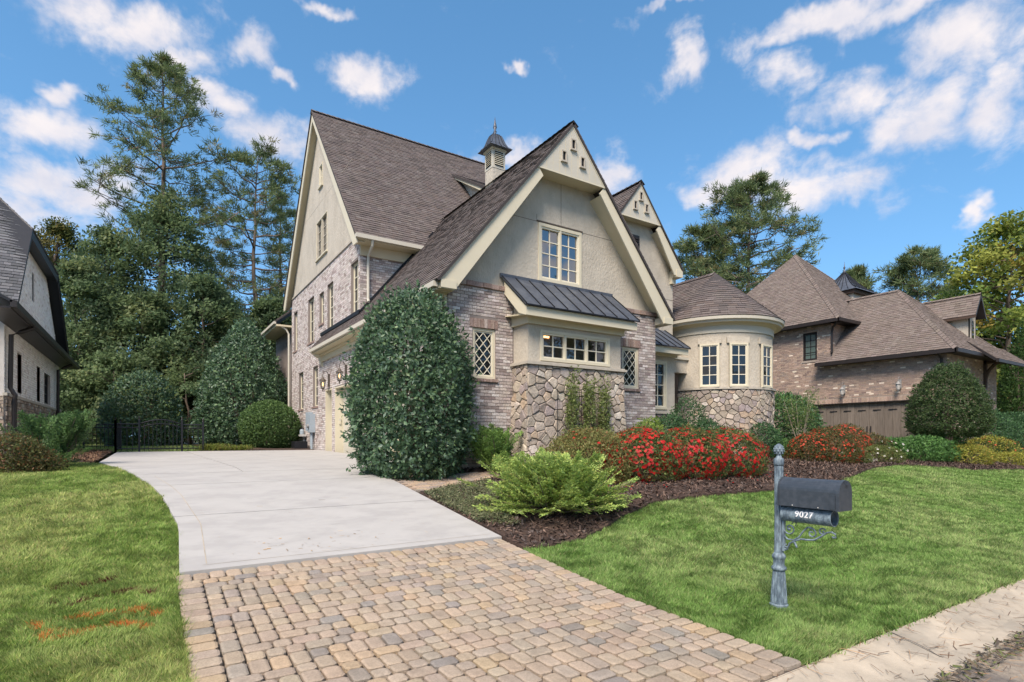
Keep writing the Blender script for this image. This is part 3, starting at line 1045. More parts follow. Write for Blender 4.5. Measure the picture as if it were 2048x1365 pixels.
def window(parent, P, a0, a1, b0, b1, sashes=1, cols=2, rows=4, inset=0.05, trim=0.07, glass="glass", mun="muntin", frame="cream_trim", proud=0.03, diamond=False, sill=False, label=None, names=("window",)):
    """a window in the opening a0..a1, b0..b1: trim, sash frames, glazing bars and single panes"""
    fr = MB()
    fr.pbox(P, a0, a1, b1 - trim, b1, -inset, proud)
    fr.pbox(P, a0, a1, b0, b0 + trim, -inset, proud + 0.006)
    fr.pbox(P, a0, a0 + trim, b0 + trim, b1 - trim, -inset, proud - 0.002)
    fr.pbox(P, a1 - trim, a1, b0 + trim, b1 - trim, -inset, proud - 0.002)
    w = fr.build(names[0], frame, parent)
    if label:
        w["label"] = label
    ia0, ia1, ib0, ib1 = a0 + trim, a1 - trim, b0 + trim, b1 - trim
    sw = (ia1 - ia0) / sashes
    st = trim * 0.55
    for k in range(sashes):
        s0, s1 = ia0 + k * sw, ia0 + (k + 1) * sw
        if sashes > 1 and k > 0:
            MB().pbox(P, s0 - trim * 0.35, s0 + trim * 0.35, ib0, ib1, -inset, proud - 0.006).build("mullion", frame, w)
        sf = MB()
        n0, n1 = -inset, proud - 0.022
        sf.pbox(P, s0, s1, ib1 - st, ib1, n0, n1); sf.pbox(P, s0, s1, ib0, ib0 + st, n0, n1)
        sf.pbox(P, s0, s0 + st, ib0 + st, ib1 - st, n0, n1 - 0.002); sf.pbox(P, s1 - st, s1, ib0 + st, ib1 - st, n0, n1 - 0.002)
        sf.build("sash", mun if mun != "white_muntin" else frame, w)
        g0, g1, h0, h1 = s0 + st, s1 - st, ib0 + st, ib1 - st
        if diamond:
            lead = MB()
            dw, dh = (g1 - g0) / 2, (h1 - h0) / 4
            rect = [(g0, h0), (g1, h0), (g1, h1), (g0, h1)]
            bw = 0.0085
            for i in range(-5, 8):
                for sgn in (1, -1):
                    # a strip along each diagonal, cut to the opening
                    x0 = g0 + i * dw / 1.0
                    p, q = (x0, h0), (x0 + sgn * dw * 4, h1)
                    d = Vector((q[0] - p[0], q[1] - p[1])).normalized(); nn = Vector((-d.y, d.x)) * bw
                    strip = [(p[0] - nn.x, p[1] - nn.y), (q[0] - nn.x, q[1] - nn.y), (q[0] + nn.x, q[1] + nn.y), (p[0] + nn.x, p[1] + nn.y)]
                    cc = clip_convex(strip[::-1], rect) or clip_convex(strip, rect)
                    if len(cc) >= 3:
                        lv = -inset + 0.016 + (0.003 if sgn > 0 else 0)
                        lead.prism([P(x, y, lv) for x, y in cc], tuple(Vector(P(0, 0, 0.008)) - Vector(P(0, 0, 0))))
            lead.build("lattice", mun, w)
            for i in range(-1, 6):
                for j in range(-1, 10):
                    cx_, cy_ = g0 + i * dw / 2, h0 + j * dh / 2
                    if (i + j) % 2 == 0:
                        continue
                    dia = [(cx_ + dw / 2, cy_), (cx_, cy_ + dh / 2), (cx_ - dw / 2, cy_), (cx_, cy_ - dh / 2)]
                    cc = clip_convex(dia, rect)
                    if len(cc) >= 3:
                        t = [random.uniform(-0.0035, 0.0035) for _ in range(2)]
                        MB().add([P(x, y, -inset + 0.012 + (x - cx_) * t[0] * 3 + (y - cy_) * t[1] * 3) for x, y in cc], [tuple(range(len(cc)))]).build("pane", glass, w)
            continue
        mw = 0.012 if (g1 - g0) < 1 else 0.016
        bars = MB()
        for i in range(1, cols):
            x = g0 + (g1 - g0) * i / cols
            bars.pbox(P, x - mw, x + mw, h0, h1, -inset + 0.004, -inset + 0.030)
        for j in range(1, rows):
            y = h0 + (h1 - h0) * j / rows
            bars.pbox(P, g0, g1, y - mw, y + mw, -inset + 0.006, -inset + 0.032)
        if bars.v:
            bars.build("glazing_bars", mun, w)
        for i in range(cols):
            for j in range(rows):
                p0, p1 = g0 + (g1 - g0) * i / cols, g0 + (g1 - g0) * (i + 1) / cols
                q0, q1 = h0 + (h1 - h0) * j / rows, h0 + (h1 - h0) * (j + 1) / rows
                t = [random.uniform(-0.004, 0.004) for _ in range(4)]
                MB().add([P(p0, q0, -inset + 0.014 + t[0]), P(p1, q0, -inset + 0.014 + t[1]), P(p1, q1, -inset + 0.014 + t[2]), P(p0, q1, -inset + 0.014 + t[0] - t[1] + t[2])], [(0, 1, 2, 3)]).build("pane", glass, w)
    if sill:
        MB().pbox(P, a0 - 0.04, a1 + 0.04, b0 - 0.05, b0, -inset, proud + 0.05).build("sill", frame, w)
    return w


SH_MAIN = [((0.120, 0.101, 0.094), 5), ((0.134, 0.113, 0.105), 4), ((0.104, 0.088, 0.083), 3), ((0.146, 0.126, 0.117), 2), ((0.124, 0.100, 0.090), 3)]
SH_RIGHT = [((0.165, 0.134, 0.115), 5), ((0.178, 0.146, 0.126), 4), ((0.149, 0.121, 0.105), 3), ((0.189, 0.157, 0.138), 2)]
SH_GREY = [((0.105, 0.11, 0.118), 5), ((0.135, 0.14, 0.148), 4), ((0.085, 0.09, 0.096), 3)]


def roof_plane(parent, poly, pal, name="roof", tab=(0.15, 0.25), exposure=0.13, thick=0.05, edge_mat="ridge_dark", shingles=True, dark_edge=True):
    """a roof slope: convex polygon of 3d points, first edge is the eave; a deck slab with overlapping shingle tabs on it"""
    P3 = [Vector(p) for p in poly]
    e = (P3[1] - P3[0]).normalized()
    n = Vector((0, 0, 0))
    for i in range(len(P3)):
        n += P3[i].cross(P3[(i + 1) % len(P3)])
    n.normalize()
    if n.z < 0:
        n = -n
    s = n.cross(e).normalized()
    if s.z < 0:
        s = -s
    o = P3[0]
    q = [((p - o).dot(e), (p - o).dot(s)) for p in P3]
    area = sum(q[i][0] * q[(i + 1) % len(q)][1] - q[(i + 1) % len(q)][0] * q[i][1] for i in range(len(q)))
    if area < 0:
        q = q[::-1]
    deck = MB().prism([tuple(p - n * 0.012) for p in P3], tuple(-n * thick)).build(name, edge_mat, parent)
    if not shingles:
        return deck
    mb = MB()
    smin, smax = min(p[1] for p in q), max(p[1] for p in q)
    r = 0
    y = smin
    while y < smax:
        xs = [p[0] for p in q]
        x = min(xs) - random.uniform(0, 0.3)
        while x < max(xs):
            w = random.uniform(*tab)
            c = clip_convex([(x, y), (x + w - 0.006, y), (x + w - 0.006, y + exposure), (x, y + exposure)], q)
            if len(c) >= 3:
                lift = random.choice((0.012, 0.016, 0.022))
                top = [o + e * a + s * b + n * (lift * (1 - (b - y) / exposure) * 0.9 + 0.001) for a, b in c]
                low = [o + e * a + s * b + n * -0.010 for a, b in c]
                m = len(c)
                mb.add(top + low, [tuple(range(m))] + [(i, i + m, (i + 1) % m + m, (i + 1) % m) for i in range(m)], pick(pal, 0.07))
            x += w
        y += exposure; r += 1
    tag(mb.build("shingles", "shingle", deck), kind="stuff")
    return deck


def ridge_caps(parent, p, q, pal, w=0.16, step=0.2):
    p, q = Vector(p), Vector(q)
    d = (q - p)
    L = d.length
    d.normalize()
    side = d.cross(Vector((0, 0, 1))).normalized()
    mb = MB()
    t = 0
    while t < L:
        a, b = p + d * t, p + d * min(t + step, L)
        k = 0.018
        for sg in (1, -1):
            mb.add([a + Vector((0, 0, k)), b + Vector((0, 0, 0.004)), b + side * sg * w - Vector((0, 0, w * 0.75)), a + side * sg * w - Vector((0, 0, w * 0.75 - k))], [(0, 1, 2, 3)], pick(pal, 0.15))
        t += step
    mb.build("ridge_cap", "shingle", parent)


def stones(parent, W, Hh, to3d, size=0.26, seed=1, inset=0.0065, depth=(0.02, 0.05), pal=None, keep=None):
    """random rubble over the strip 0..W by 0..Hh; to3d(a, b, n) maps it on the wall"""
    rnd = random.Random(seed)
    pal = pal or [((0.38, 0.325, 0.26), 5), ((0.33, 0.285, 0.235), 5), ((0.43, 0.375, 0.305), 3), ((0.28, 0.24, 0.205), 3), ((0.40, 0.31, 0.23), 2.2), ((0.31, 0.265, 0.25), 2.2), ((0.54, 0.49, 0.42), 1.2)]
    pts = []
    tries = int(40 * (W + 1) * (Hh + 1) / size ** 2)
    for _ in range(tries):
        q = (rnd.uniform(-size, W + size), rnd.uniform(-size, Hh + size), rnd.choice((0.55, 0.75, 0.95, 1.25)) * size)
        if all(math.hypot((q[0] - o[0]) * 0.86, (q[1] - o[1]) * 1.12) > 0.5 * (q[2] + o[2]) for o in pts):
            pts.append(q)
    for i, p in enumerate(pts):
        if not (-size * 0.3 < p[0] < W + size * 0.3 and -size * 0.3 < p[1] < Hh + size * 0.3):
            continue
        cell = [(0, 0), (W, 0), (W, Hh), (0, Hh)]
        for k, q in enumerate(pts):
            if k == i or abs(q[0] - p[0]) > size * 3.2 or abs(q[1] - p[1]) > size * 3.2:
                continue
            mx, my = (p[0] + q[0]) / 2, (p[1] + q[1]) / 2
            dx, dy = q[0] - p[0], q[1] - p[1]
            L = math.hypot(dx, dy)
            if L < 1e-6:
                continue
            dx /= L; dy /= L
            mx -= dx * inset; my -= dy * inset
            # half plane (x-m).d <= 0 as a big convex clip
            big = 30
            a = (mx + dy * big, my - dx * big); b = (mx - dy * big, my + dx * big)
            cell = clip_convex(cell, [a, b, (b[0] - dx * big, b[1] - dy * big), (a[0] - dx * big, a[1] - dy * big)])
            if len(cell) < 3:
                break
        if len(cell) < 3:
            continue
        # round the corners a little
        rc = []
        for a_, b_, c_ in zip(cell[-1:] + cell[:-1], cell, cell[1:] + cell[:1]):
            rc.append((b_[0] * 0.9 + a_[0] * 0.1, b_[1] * 0.9 + a_[1] * 0.1))
            rc.append((b_[0] * 0.9 + c_[0] * 0.1, b_[1] * 0.9 + c_[1] * 0.1))
        cx_ = sum(x for x, y in rc) / len(rc); cy_ = sum(y for x, y in rc) / len(rc)
        if keep and not keep(cx_, cy_):
            continue
        d = rnd.uniform(*depth)
        m = len(rc)
        tl = (rnd.uniform(-.06, .06), rnd.uniform(-.06, .06))
        vs = [to3d(x, y, 0) for x, y in rc]
        for (k, nn) in ((0.965, d * 0.75), (0.83, d)):
            vs += [to3d(cx_ + (x - cx_) * k, cy_ + (y - cy_) * k, nn + (x - cx_) * tl[0] + (y - cy_) * tl[1] + rnd.uniform(-.005, .005)) for x, y in rc]
        fs = [tuple(range(2 * m, 3 * m))]
        for l in (0, m):
            fs += [(l + t, l + (t + 1) % m, l + m + (t + 1) % m, l + m + t) for t in range(m)]
        MB().add(vs, fs, pick(pal, 0.14)).build("stone", "stone", parent)


# ================================================================== THE HOUSE
house = thing("house", (8.7, 11.0, 0.8), "large pale brick and stucco house with steep gables and round turret", "house")
FV, LU = 11.0, 5.47

# ---- front wing, brick front
Pf = front(FV)
DIA = [(6.08, 6.68, 2.97, 4.11), (10.68, 11.30, 2.97, 4.09)]
mb = MB()
wall_face(mb, Pf, [(LU, 0.3), (11.97, 0.3), (11.97, 5.12), (LU, 5.12)], DIA, 0.0)
fw = mb.build("front_wall", "mortar", house)
holes = [(h[0], h[1], h[2], h[3]) for h in DIA] + [(7.16, 10.10, 0.0, 5.2)]
LINT = [(h[0] - 0.07, h[1] + 0.07, h[3], h[3] + 0.22) for h in DIA]
SILL = [(h[0] - 0.04, h[1] + 0.06, h[2] - 0.075, h[2]) for h in DIA]
rows = brick_rows(LU, 11.97, 0.75, 5.02, holes + LINT + SILL, 0.0727, 0.203)
brick_field(fw, Pf, rows, BR_MAIN, 300, key=lambda s: (s[2] < 1.9, depth_of((s[0] + s[1]) / 2, FV)))
for L_ in LINT:                                    # soldier course over each diamond window
    n = 8
    for k in range(n):
        a = L_[0] + (L_[1] - L_[0]) * k / n
        vs, fs = brick_geo(Pf, (a, a + (L_[1] - L_[0]) / n, L_[2] + 0.005, L_[3]), proud=0.022)
        MB().add(vs, fs, pick(BR_RED[:3])).build("soldier_brick", "brick", fw)
for S_ in SILL:
    n = 9
    for k in range(n):
        a = S_[0] + (S_[1] - S_[0]) * k / n
        vs, fs = brick_geo(Pf, (a, a + (S_[1] - S_[0]) / n, S_[2], S_[3]), joint=0.003, proud=0.05)
        MB().add(vs, fs, pick(BR_RED[:2])).build("sill_brick", "brick", fw)
n = 30
for k in range(n):                                  # cap course under the stucco
    a = LU + (11.97 - LU) * k / n
    if 7.1 < a < 9.95:
        continue
    vs, fs = brick_geo(Pf, (a, a + (11.97 - LU) / n, 5.03, 5.145), joint=0.003, proud=0.06)
    MB().add(vs, fs, pick(BR_RED)).build("cap_brick", "brick", fw)
MB().box(LU, 11.97, FV - 0.03, FV + 0.12, 5.115, 5.15).build("ledge", "cast_stone", fw)
for h in DIA:
    # brick reveals
    rv = MB()
    d = 0.09
    for (x, sg) in ((h[0], 1), (h[1], -1)):
        rv.quad(Pf(x, h[2], 0.012), Pf(x, h[3], 0.012), Pf(x, h[3], -d), Pf(x, h[2], -d), (0.36, 0.30, 0.27))
    rv.quad(Pf(h[0], h[3], 0.02), Pf(h[1], h[3], 0.02), Pf(h[1], h[3], -d), Pf(h[0], h[3], -d), (0.30, 0.23, 0.2))
    rv.quad(Pf(h[0], h[2], 0.02), Pf(h[1], h[2], 0.02), Pf(h[1], h[2], -d), Pf(h[0], h[2], -d), (0.30, 0.23, 0.2))
    rv.build("reveal", "brick", fw)
    window(house, Pf, h[0], h[1], h[2], h[3], 1, inset=0.055, trim=0.06, proud=-0.012, diamond=True, label="narrow window with diamond lattice")
# right flank of the wing and the stucco above
mb = MB()
mb.quad((11.97, FV, 0.3), (11.97, FV, 5.12), (11.97, 16, 5.12), (11.97, 16, 0.3))
mb.build("flank_wall", "mortar", house)

# ---- stucco gable
GA = (8.70, 9.35); GS = 1.2
UPW = (7.97, 9.33, 5.48, 6.90)
mb = MB()
Pst = front(FV + 0.10)
gz_ = lambda u: GA[1] - 0.22 - GS * abs(u - GA[0])
wall_face(mb, Pst, [(LU + 0.01, 5.12), (11.96, 5.12), (11.96, gz_(11.96) + 0.2), (GA[0], GA[1] - 0.1), (LU + 0.01, gz_(LU) + 0.2)], [UPW], 0.12)
gw = mb.build("gable_wall", "stucco", house)
mb = MB()
for (a0, a1, b0, b1) in ((6.95, 7.93, 6.915, 6.925), (9.37, 10.5, 6.915, 6.925), (8.675, 8.685, 6.96, 8.0), (7.925, 7.935, 6.925, 7.10)):
    mb.pbox(Pst, a0, a1, b0, b1, -0.01, 0.0025)
mb.pbox(Pst, 7.93, 9.37, 6.92, 6.95, -0.01, 0.028)
mb.build("control_joint", "joint_dirt", gw)
window(house, Pst, *UPW, sashes=2, cols=2, rows=4, inset=0.06, trim=0.075, glass="glass_sky", proud=0.03, mun="muntin", label="tall double casement window high in the stucco gable")

# ---- bay with stone foot
bay = MB()
Pb = front(10.40)
BW = (7.52, 9.66, 3.40, 4.11)
wall_face(bay, Pb, [(7.19, 3.36), (10.05, 3.36), (10.05, 4.6), (7.19, 4.6)], [BW], 0.14)
bay.quad((7.19, 10.40, 3.36), (7.19, 10.40, 4.75), (7.19, 11.0, 4.75), (7.19, 11.0, 3.36))
bay.quad((10.05, 10.40, 3.36), (10.05, 10.40, 4.75), (10.05, 11.0, 4.75), (10.05, 11.0, 3.36))
bay_o = bay.build("bay", "stucco", house)
window(house, Pb, *BW, sashes=3, cols=2, rows=2, inset=0.06, trim=0.065, glass="clear_glass", proud=0.03, label="wide window of three small casements in the bay")
room = MB()                                          # the dark room behind the bay window
room.quad((7.25, 13.5, 2.4), (10.0, 13.5, 2.4), (10.0, 13.5, 4.4), (7.25, 13.5, 4.4))
room.quad((7.22, 10.55, 2.4), (7.22, 13.5, 2.4), (7.22, 13.5, 4.4), (7.22, 10.55, 4.4))
room.quad((10.02, 10.55, 2.4), (10.02, 13.5, 2.4), (10.02, 13.5, 4.4), (10.02, 10.55, 4.4))
room.quad((7.25, 10.55, 4.4), (10.0, 10.55, 4.4), (10.0, 13.5, 4.4), (7.25, 13.5, 4.4))
room.quad((7.25, 10.55, 2.4), (10.0, 10.55, 2.4), (10.0, 13.5, 2.4), (7.25, 13.5, 2.4))
rm_o = room.build("room", "room_wall", house)
MB().box(7.86, 8.22, 10.98, 11.06, 4.07, 4.115).build("ceiling_light", "lamp_glow", rm_o)
MB().box(7.08, 10.16, 10.28, 11.0, 3.29, 3.345).box(7.12, 10.12, 10.31, 10.98, 3.345, 3.37).build("sill_ledge", "cast_stone", bay_o)
fz = MB()
fz.box(7.12, 10.12, 10.33, 10.395, 4.215, 4.50)
fz.box(7.12, 7.185, 10.395, 11.0, 4.215, 4.50)
fz.box(10.055, 10.12, 10.395, 11.0, 4.215, 4.50)
fz.build("frieze", "cream_trim", bay_o)
so = MB()
so.prism([(6.95, 10.12, 4.34), (10.29, 10.12, 4.34), (10.29, 10.99, 4.44), (6.95, 10.99, 4.44)], (0, 0, 0.02))
so.build("soffit", "soffit", bay_o)
fa = MB()
fa.box(6.92, 10.32, 10.085, 10.12, 4.33, 4.53)
for x in (6.92, 10.285):                              # raked side boards
    fa.prism([(x, 10.121, 4.33), (x, 10.121, 4.53), (x, 10.99, 5.26), (x, 10.99, 4.98), (x, 10.38, 4.42)], (0.035, 0, 0))
fa.build("fascia", "cream_trim", bay_o)
A, B = (6.88, 10.04, 4.545), (6.88, 11.09, 5.41)
mr = MB().prism([(6.88, 10.04, 4.545), (10.36, 10.04, 4.545), (10.36, 11.09, 5.41), (6.88, 11.09, 5.41)], (0, -0.012, 0.018)).build("metal_roof", "metal_roof", bay_o)
for k in range(10):
    x = 6.89 + k * (10.35 - 6.89) / 9
    MB().bar((x, 10.03, 4.565), (x, 11.08, 5.43), 0.016, 0.045, up=(0, -0.6, 0.7)).build("seam", "seam_metal", mr)
MB().bar((6.88, 10.03, 4.548), (10.36, 10.03, 4.548), 0.02, 0.03).build("drip_edge", "seam_metal", mr)
MB().box(6.86, 10.38, 11.04, 11.1, 5.37, 5.47).build("flashing", "metal_roof", mr)

# stone foot of the bay: front and two cheeks, leaning out a little towards the ground
foot = MB()
lean_ = lambda z: 0.10 * max(0, (2.6 - z) / 1.8)
for z0, z1 in ((0.5, 2.6), (2.6, 3.29)):
    foot.quad((7.15 - lean_(z0), 10.36 - lean_(z0), z0), (10.09 + lean_(z0), 10.36 - lean_(z0), z0), (10.09 + lean_(z1), 10.36 - lean_(z1), z1), (7.15 - lean_(z1), 10.36 - lean_(z1), z1))
    foot.quad((7.15 - lean_(z0), 10.36 - lean_(z0), z0), (7.15 - lean_(z0), 11.0, z0), (7.15 - lean_(z1), 11.0, z1), (7.15 - lean_(z1), 10.36 - lean_(z1), z1))
    foot.quad((10.09 + lean_(z0), 10.36 - lean_(z0), z0), (10.09 + lean_(z0), 11.0, z0), (10.09 + lean_(z1), 11.0, z1), (10.09 + lean_(z1), 10.36 - lean_(z1), z1))
foot_o = foot.build("stone_foot", "stone_joint", house)
stones(foot_o, 2.98, 2.32, lambda a, b, n: (7.13 - lean_(0.97 + b) + a * (2.98 + 2 * lean_(0.97 + b)) / 2.98, 10.36 - lean_(0.97 + b) - n, 0.97 + b), 0.215, 3)
stones(foot_o, 0.64, 2.32, lambda a, b, n: (7.15 - lean_(0.97 + b) - n, 10.35 - lean_(0.97 + b) * (1 - a / 0.64) + a, 0.97 + b), 0.215, 4)
stones(foot_o, 0.64, 2.32, lambda a, b, n: (10.09 + lean_(0.97 + b) + n, 10.35 - lean_(0.97 + b) * (1 - a / 0.64) + a, 0.97 + b), 0.26, 5)


# ---- gable trim shared by both front gables
def gable_trim(apex_u, apex_z, slope, half, v_face, v_wall, tri_z, foot_z, slots, slot_wh, feet=(True, True)):
    zf = lambda du: apex_z - slope * du
    w = 0.30
    for sg in (-1, 1):
        part = MB()
        du0 = (apex_z - tri_z) / slope - 0.04
        # rake board below the little triangle
        part.prism([(apex_u + sg * du0, v_face, zf(du0)), (apex_u + sg * half, v_face, zf(half)), (apex_u + sg * half, v_face, zf(half) - 0.24),
                    (apex_u + sg * (half - 0.34), v_face, zf(half) - 0.24), (apex_u + sg * (du0 - 0.26 + 0.1), v_face, zf(du0) - w * 0.72)], (0, 0.045, 0))
        part.build("rake_board", "cream_trim", house)
    tri = MB()
    tw = (apex_z - tri_z) / slope
    tri.prism([(apex_u - tw, v_face - 0.012, tri_z), (apex_u + tw, v_face - 0.012, tri_z), (apex_u, v_face - 0.012, apex_z - 0.02)], (0, 0.05, 0))
    t = tri.build("gable_peak", "cream_panel", house)
    lines = MB()
    k = -tw + 0.1
    while k < tw:
        top = apex_z - slope * abs(k) - 0.06
        if top > tri_z + 0.06:
            lines.box(apex_u + k - 0.003, apex_u + k + 0.003, v_face - 0.0145, v_face - 0.010, tri_z + 0.01, top)
        k += 0.19
    lines.build("board_groove", "soffit", t)
    edge = MB()
    edge.box(apex_u - tw, apex_u + tw, v_face - 0.02, v_face - 0.012, tri_z - 0.012, tri_z + 0.02)
    for sg in (-1, 1):
        edge.prism([(apex_u, v_face - 0.022, apex_z), (apex_u + sg * tw, v_face - 0.022, tri_z), (apex_u + sg * (tw - 0.07), v_face - 0.022, tri_z), (apex_u, v_face - 0.022, apex_z - 0.09)], (0, 0.01, 0))
    edge.build("peak_trim", "cream_trim", t)
    for (su, sz) in slots:
        a, b = slot_wh
        fr = MB()
        Pp = front(v_face - 0.012)
        fr.pbox(Pp, su - a / 2 - .03, su - a / 2, sz - b / 2, sz + b / 2, 0, 0.035); fr.pbox(Pp, su + a / 2, su + a / 2 + .03, sz - b / 2, sz + b / 2, 0, 0.035)
        fr.pbox(Pp, su - a / 2 - .03, su + a / 2 + .03, sz + b / 2, sz + b / 2 + .03, 0, 0.037); fr.pbox(Pp, su - a / 2 - .05, su + a / 2 + .05, sz - b / 2 - .035, sz - b / 2, 0, 0.055)
        s_ = fr.build("slot_vent", "cast_stone", t)
        MB().pbox(Pp, su - a / 2, su + a / 2, sz - b / 2, sz + b / 2, 0.001, 0.006).build("slot", "dark_void", s_)
    sof = MB()
    for sg in (-1, 1):
        du0 = tw
        sof.quad((apex_u + sg * (du0 - 0.17), v_face + 0.045, zf(du0) - 0.2), (apex_u + sg * (half - .02), v_face + 0.045, zf(half) - 0.235), (apex_u + sg * (half - .02), v_wall + 0.02, zf(half) - 0.235), (apex_u + sg * (du0 - 0.17), v_wall + 0.02, zf(du0) - 0.2))
    sof.quad((apex_u - tw, v_face + 0.03, tri_z + 0.01), (apex_u + tw, v_face + 0.03, tri_z + 0.01), (apex_u + tw, v_wall + 0.02, tri_z + 0.01), (apex_u - tw, v_wall + 0.02, tri_z + 0.01))
    sof.build("rake_soffit", "soffit", house)


gable_trim(8.70, 9.31, 1.2, 3.57, 10.66, FV + 0.10, 8.0, 4.9, [(8.70, 8.80), (8.41, 8.44), (8.99, 8.44)], (0.095, 0.22))
# boxed returns at the eave ends
for (x0, x1) in ((5.13, 5.50), (11.94, 12.29)):
    MB().box(x0, x1, 10.64, 11.35, 4.80, 4.97).build("eave_return", "cream_trim", house)

# ---- wing roof
e0 = 3.67
zt = lambda du: 9.36 - 1.2 * du
roof_plane(house, [(8.70 - e0, 10.62, zt(e0)), (8.70 - e0, 18.0, zt(e0)), (8.70, 18.0, zt(0)), (8.70, 10.62, zt(0))], SH_MAIN)
roof_plane(house, [(8.70 - e0, 18.0, zt(e0)), (8.70 - e0, 21.7, zt(e0)), (5.60, 21.7, zt(3.10)), (5.60, 18.0, zt(3.10))], SH_MAIN)
roof_plane(house, [(8.70 + e0, 18.0, zt(e0)), (8.70 + e0, 10.62, zt(e0)), (8.70, 10.62, zt(0)), (8.70, 18.0, zt(0))], SH_MAIN)
ridge_caps(house, (8.70, 10.62, 9.385), (8.70, 17.8, 9.385), SH_MAIN)
ev = MB()
ev.box(5.00, 5.11, 10.75, 21.7, zt(e0) - 0.13, zt(e0) - 0.015)
ev.build("gutter", "cream_panel", house)
ev = MB()
ev.box(5.09, 5.47, 10.8, 21.7, zt(e0) - 0.18, zt(e0) - 0.145)
ev.box(5.40, 5.465, 11.02, 21.6, zt(e0) - 0.46, zt(e0) - 0.18)
ev.box(5.32, 5.40, 11.02, 21.6, zt(e0) - 0.26, zt(e0) - 0.18)
ev.build("eave_trim", "soffit", house)
cb = MB()
cb.prism([(5.12, 21.45, 4.80), (5.46, 21.45, 4.80), (5.46, 21.45, 4.30), (5.38, 21.45, 4.42), (5.32, 21.45, 4.62), (5.16, 21.45, 4.70)], (0, 0.16, 0))
cb.build("corbel", "cream_trim", house)

# ---- left side wall, brick, with the tall gable
Pl = left(LU)
WSIDE = [(17.24, 18.01, 5.56, 7.24), (20.07, 20.87, 5.56, 7.22), (21.36, 22.02, 5.97, 7.14), (22.85, 23.85, 5.50, 7.28), (25.83, 26.55, 5.53, 7.26), (24.68, 25.54, 2.87, 4.44), (22.25, 23.04, 2.88, 4.44)]
DOORS = [(20.26, 21.15, 0.85, 3.42), (15.0, 19.88, 0.85, 3.42), (12.4, 14.6, 0.85, 3.42)]
mb = MB()
wall_face(mb, Pl, [(11.0, 0.6), (26.97, 0.6), (26.97, 7.97), (17.09, 7.97), (17.09, 5.3), (11.0, 5.3)], WSIDE + DOORS, 0.12)
lw = mb.build("side_wall", "mortar", house)
rows = brick_rows(11.0, 17.09, 0.9, 5.25, DOORS, 0.0727, 0.203) + brick_rows(17.09, 26.97, 0.9, 7.93, WSIDE + DOORS, 0.0727, 0.203)
brick_field(lw, Pl, rows, BR_SIDE_LIT)
for h in WSIDE:
    window(house, Pl, *h, sashes=1, cols=2, rows=4 if h[3] - h[2] > 1.3 else 3, inset=0.125, trim=0.042, proud=-0.085, glass="glass_dim", frame="cream_trim", mun="muntin")
    n = 7
    lp = MB()
    for k in range(n):
        a = h[0] - 0.05 + (h[1] - h[0] + 0.1) * k / n
        vs, fs = brick_geo(Pl, (a, a + (h[1] - h[0] + 0.1) / n, h[2] - 0.08, h[2]), joint=0.003, proud=0.045)
        lp.add(vs, fs, pick(BR_RED[:2]))
    lp.build("brick_sill", "brick", lw)
mb = MB()
mb.pbox(Pl, 17.09, 26.97, 7.93, 7.99, 0, 0.05)
mb.build("band_course", "cast_stone", house)
# garage openings: deep cream jambs, a side door and panelled doors
for (a0, a1, b0, b1) in DOORS:
    mb = MB()
    t = 0.30
    mb.pbox(Pl, a1 - 0.05, a1 - 0.003, b0, b1 - 0.05, -t, 0.004)
    mb.pbox(Pl, a0 + 0.003, a0 + 0.05, b0, b1 - 0.05, -t, 0.004)
    mb.pbox(Pl, a0 + 0.003, a1 - 0.003, b1 - 0.05, b1 - 0.003, -t, 0.006)
    jb = mb.build("door_jamb", "cream_trim", house)
    dr = MB()
    dr.pbox(Pl, a0 + 0.05, a1 - 0.05, b0, b1 - 0.05, -t - 0.02, -t + 0.02)
    d_o = dr.build("garage_door" if a1 - a0 > 1 else "side_door", "cream_panel", house)
    k = max(1, int((a1 - a0) / 0.6))
    for i in range(k):
        for j in range(4):
            w_, h_ = (a1 - a0 - 0.1) / k, (b1 - b0 - 0.05) / 4
            MB().pbox(Pl, a0 + 0.05 + i * w_ + 0.05, a0 + 0.05 + (i + 1) * w_ - 0.05, b0 + j * h_ + 0.05, b0 + (j + 1) * h_ - 0.05, -t + 0.02, -t + 0.034).build("panel", "cream_panel", d_o)

# stucco of the tall gable
MR = (22.03, 14.16); MS = 1.17
mz = lambda v: MR[1] - MS * abs(v - MR[0])
GWIN = (20.87, 22.44, 8.53, 10.0); GSL = (21.5, 22.0, 11.2, 12.05)
mb = MB()
Pg = left(LU - 0.004)
wall_face(mb, Pg, [(17.09, 7.97), (26.97, 7.97), (26.97, mz(26.97) - 0.12), (22.03, 14.0), (17.09, mz(17.09) - 0.12)], [GWIN, GSL], 0.10)
tg = mb.build("tall_gable_wall", "stucco", house)
window(house, Pg, *GWIN, sashes=2, cols=2, rows=4, inset=0.09, trim=0.036, proud=0.015, glass="glass_dim", mun="cast_stone", sill=True, label="double window in the tall side gable")
window(house, Pg, *GSL, sashes=1, cols=1, rows=2, inset=0.08, trim=0.05, proud=0.02, glass="glass", sill=True, label="narrow slot window near the gable top")
mb = MB()
mb.pbox(Pg, 17.9, 26.2, 10.62, 10.63, -0.01, 0.003)
mb.build("control_joint", "cast_stone", tg)
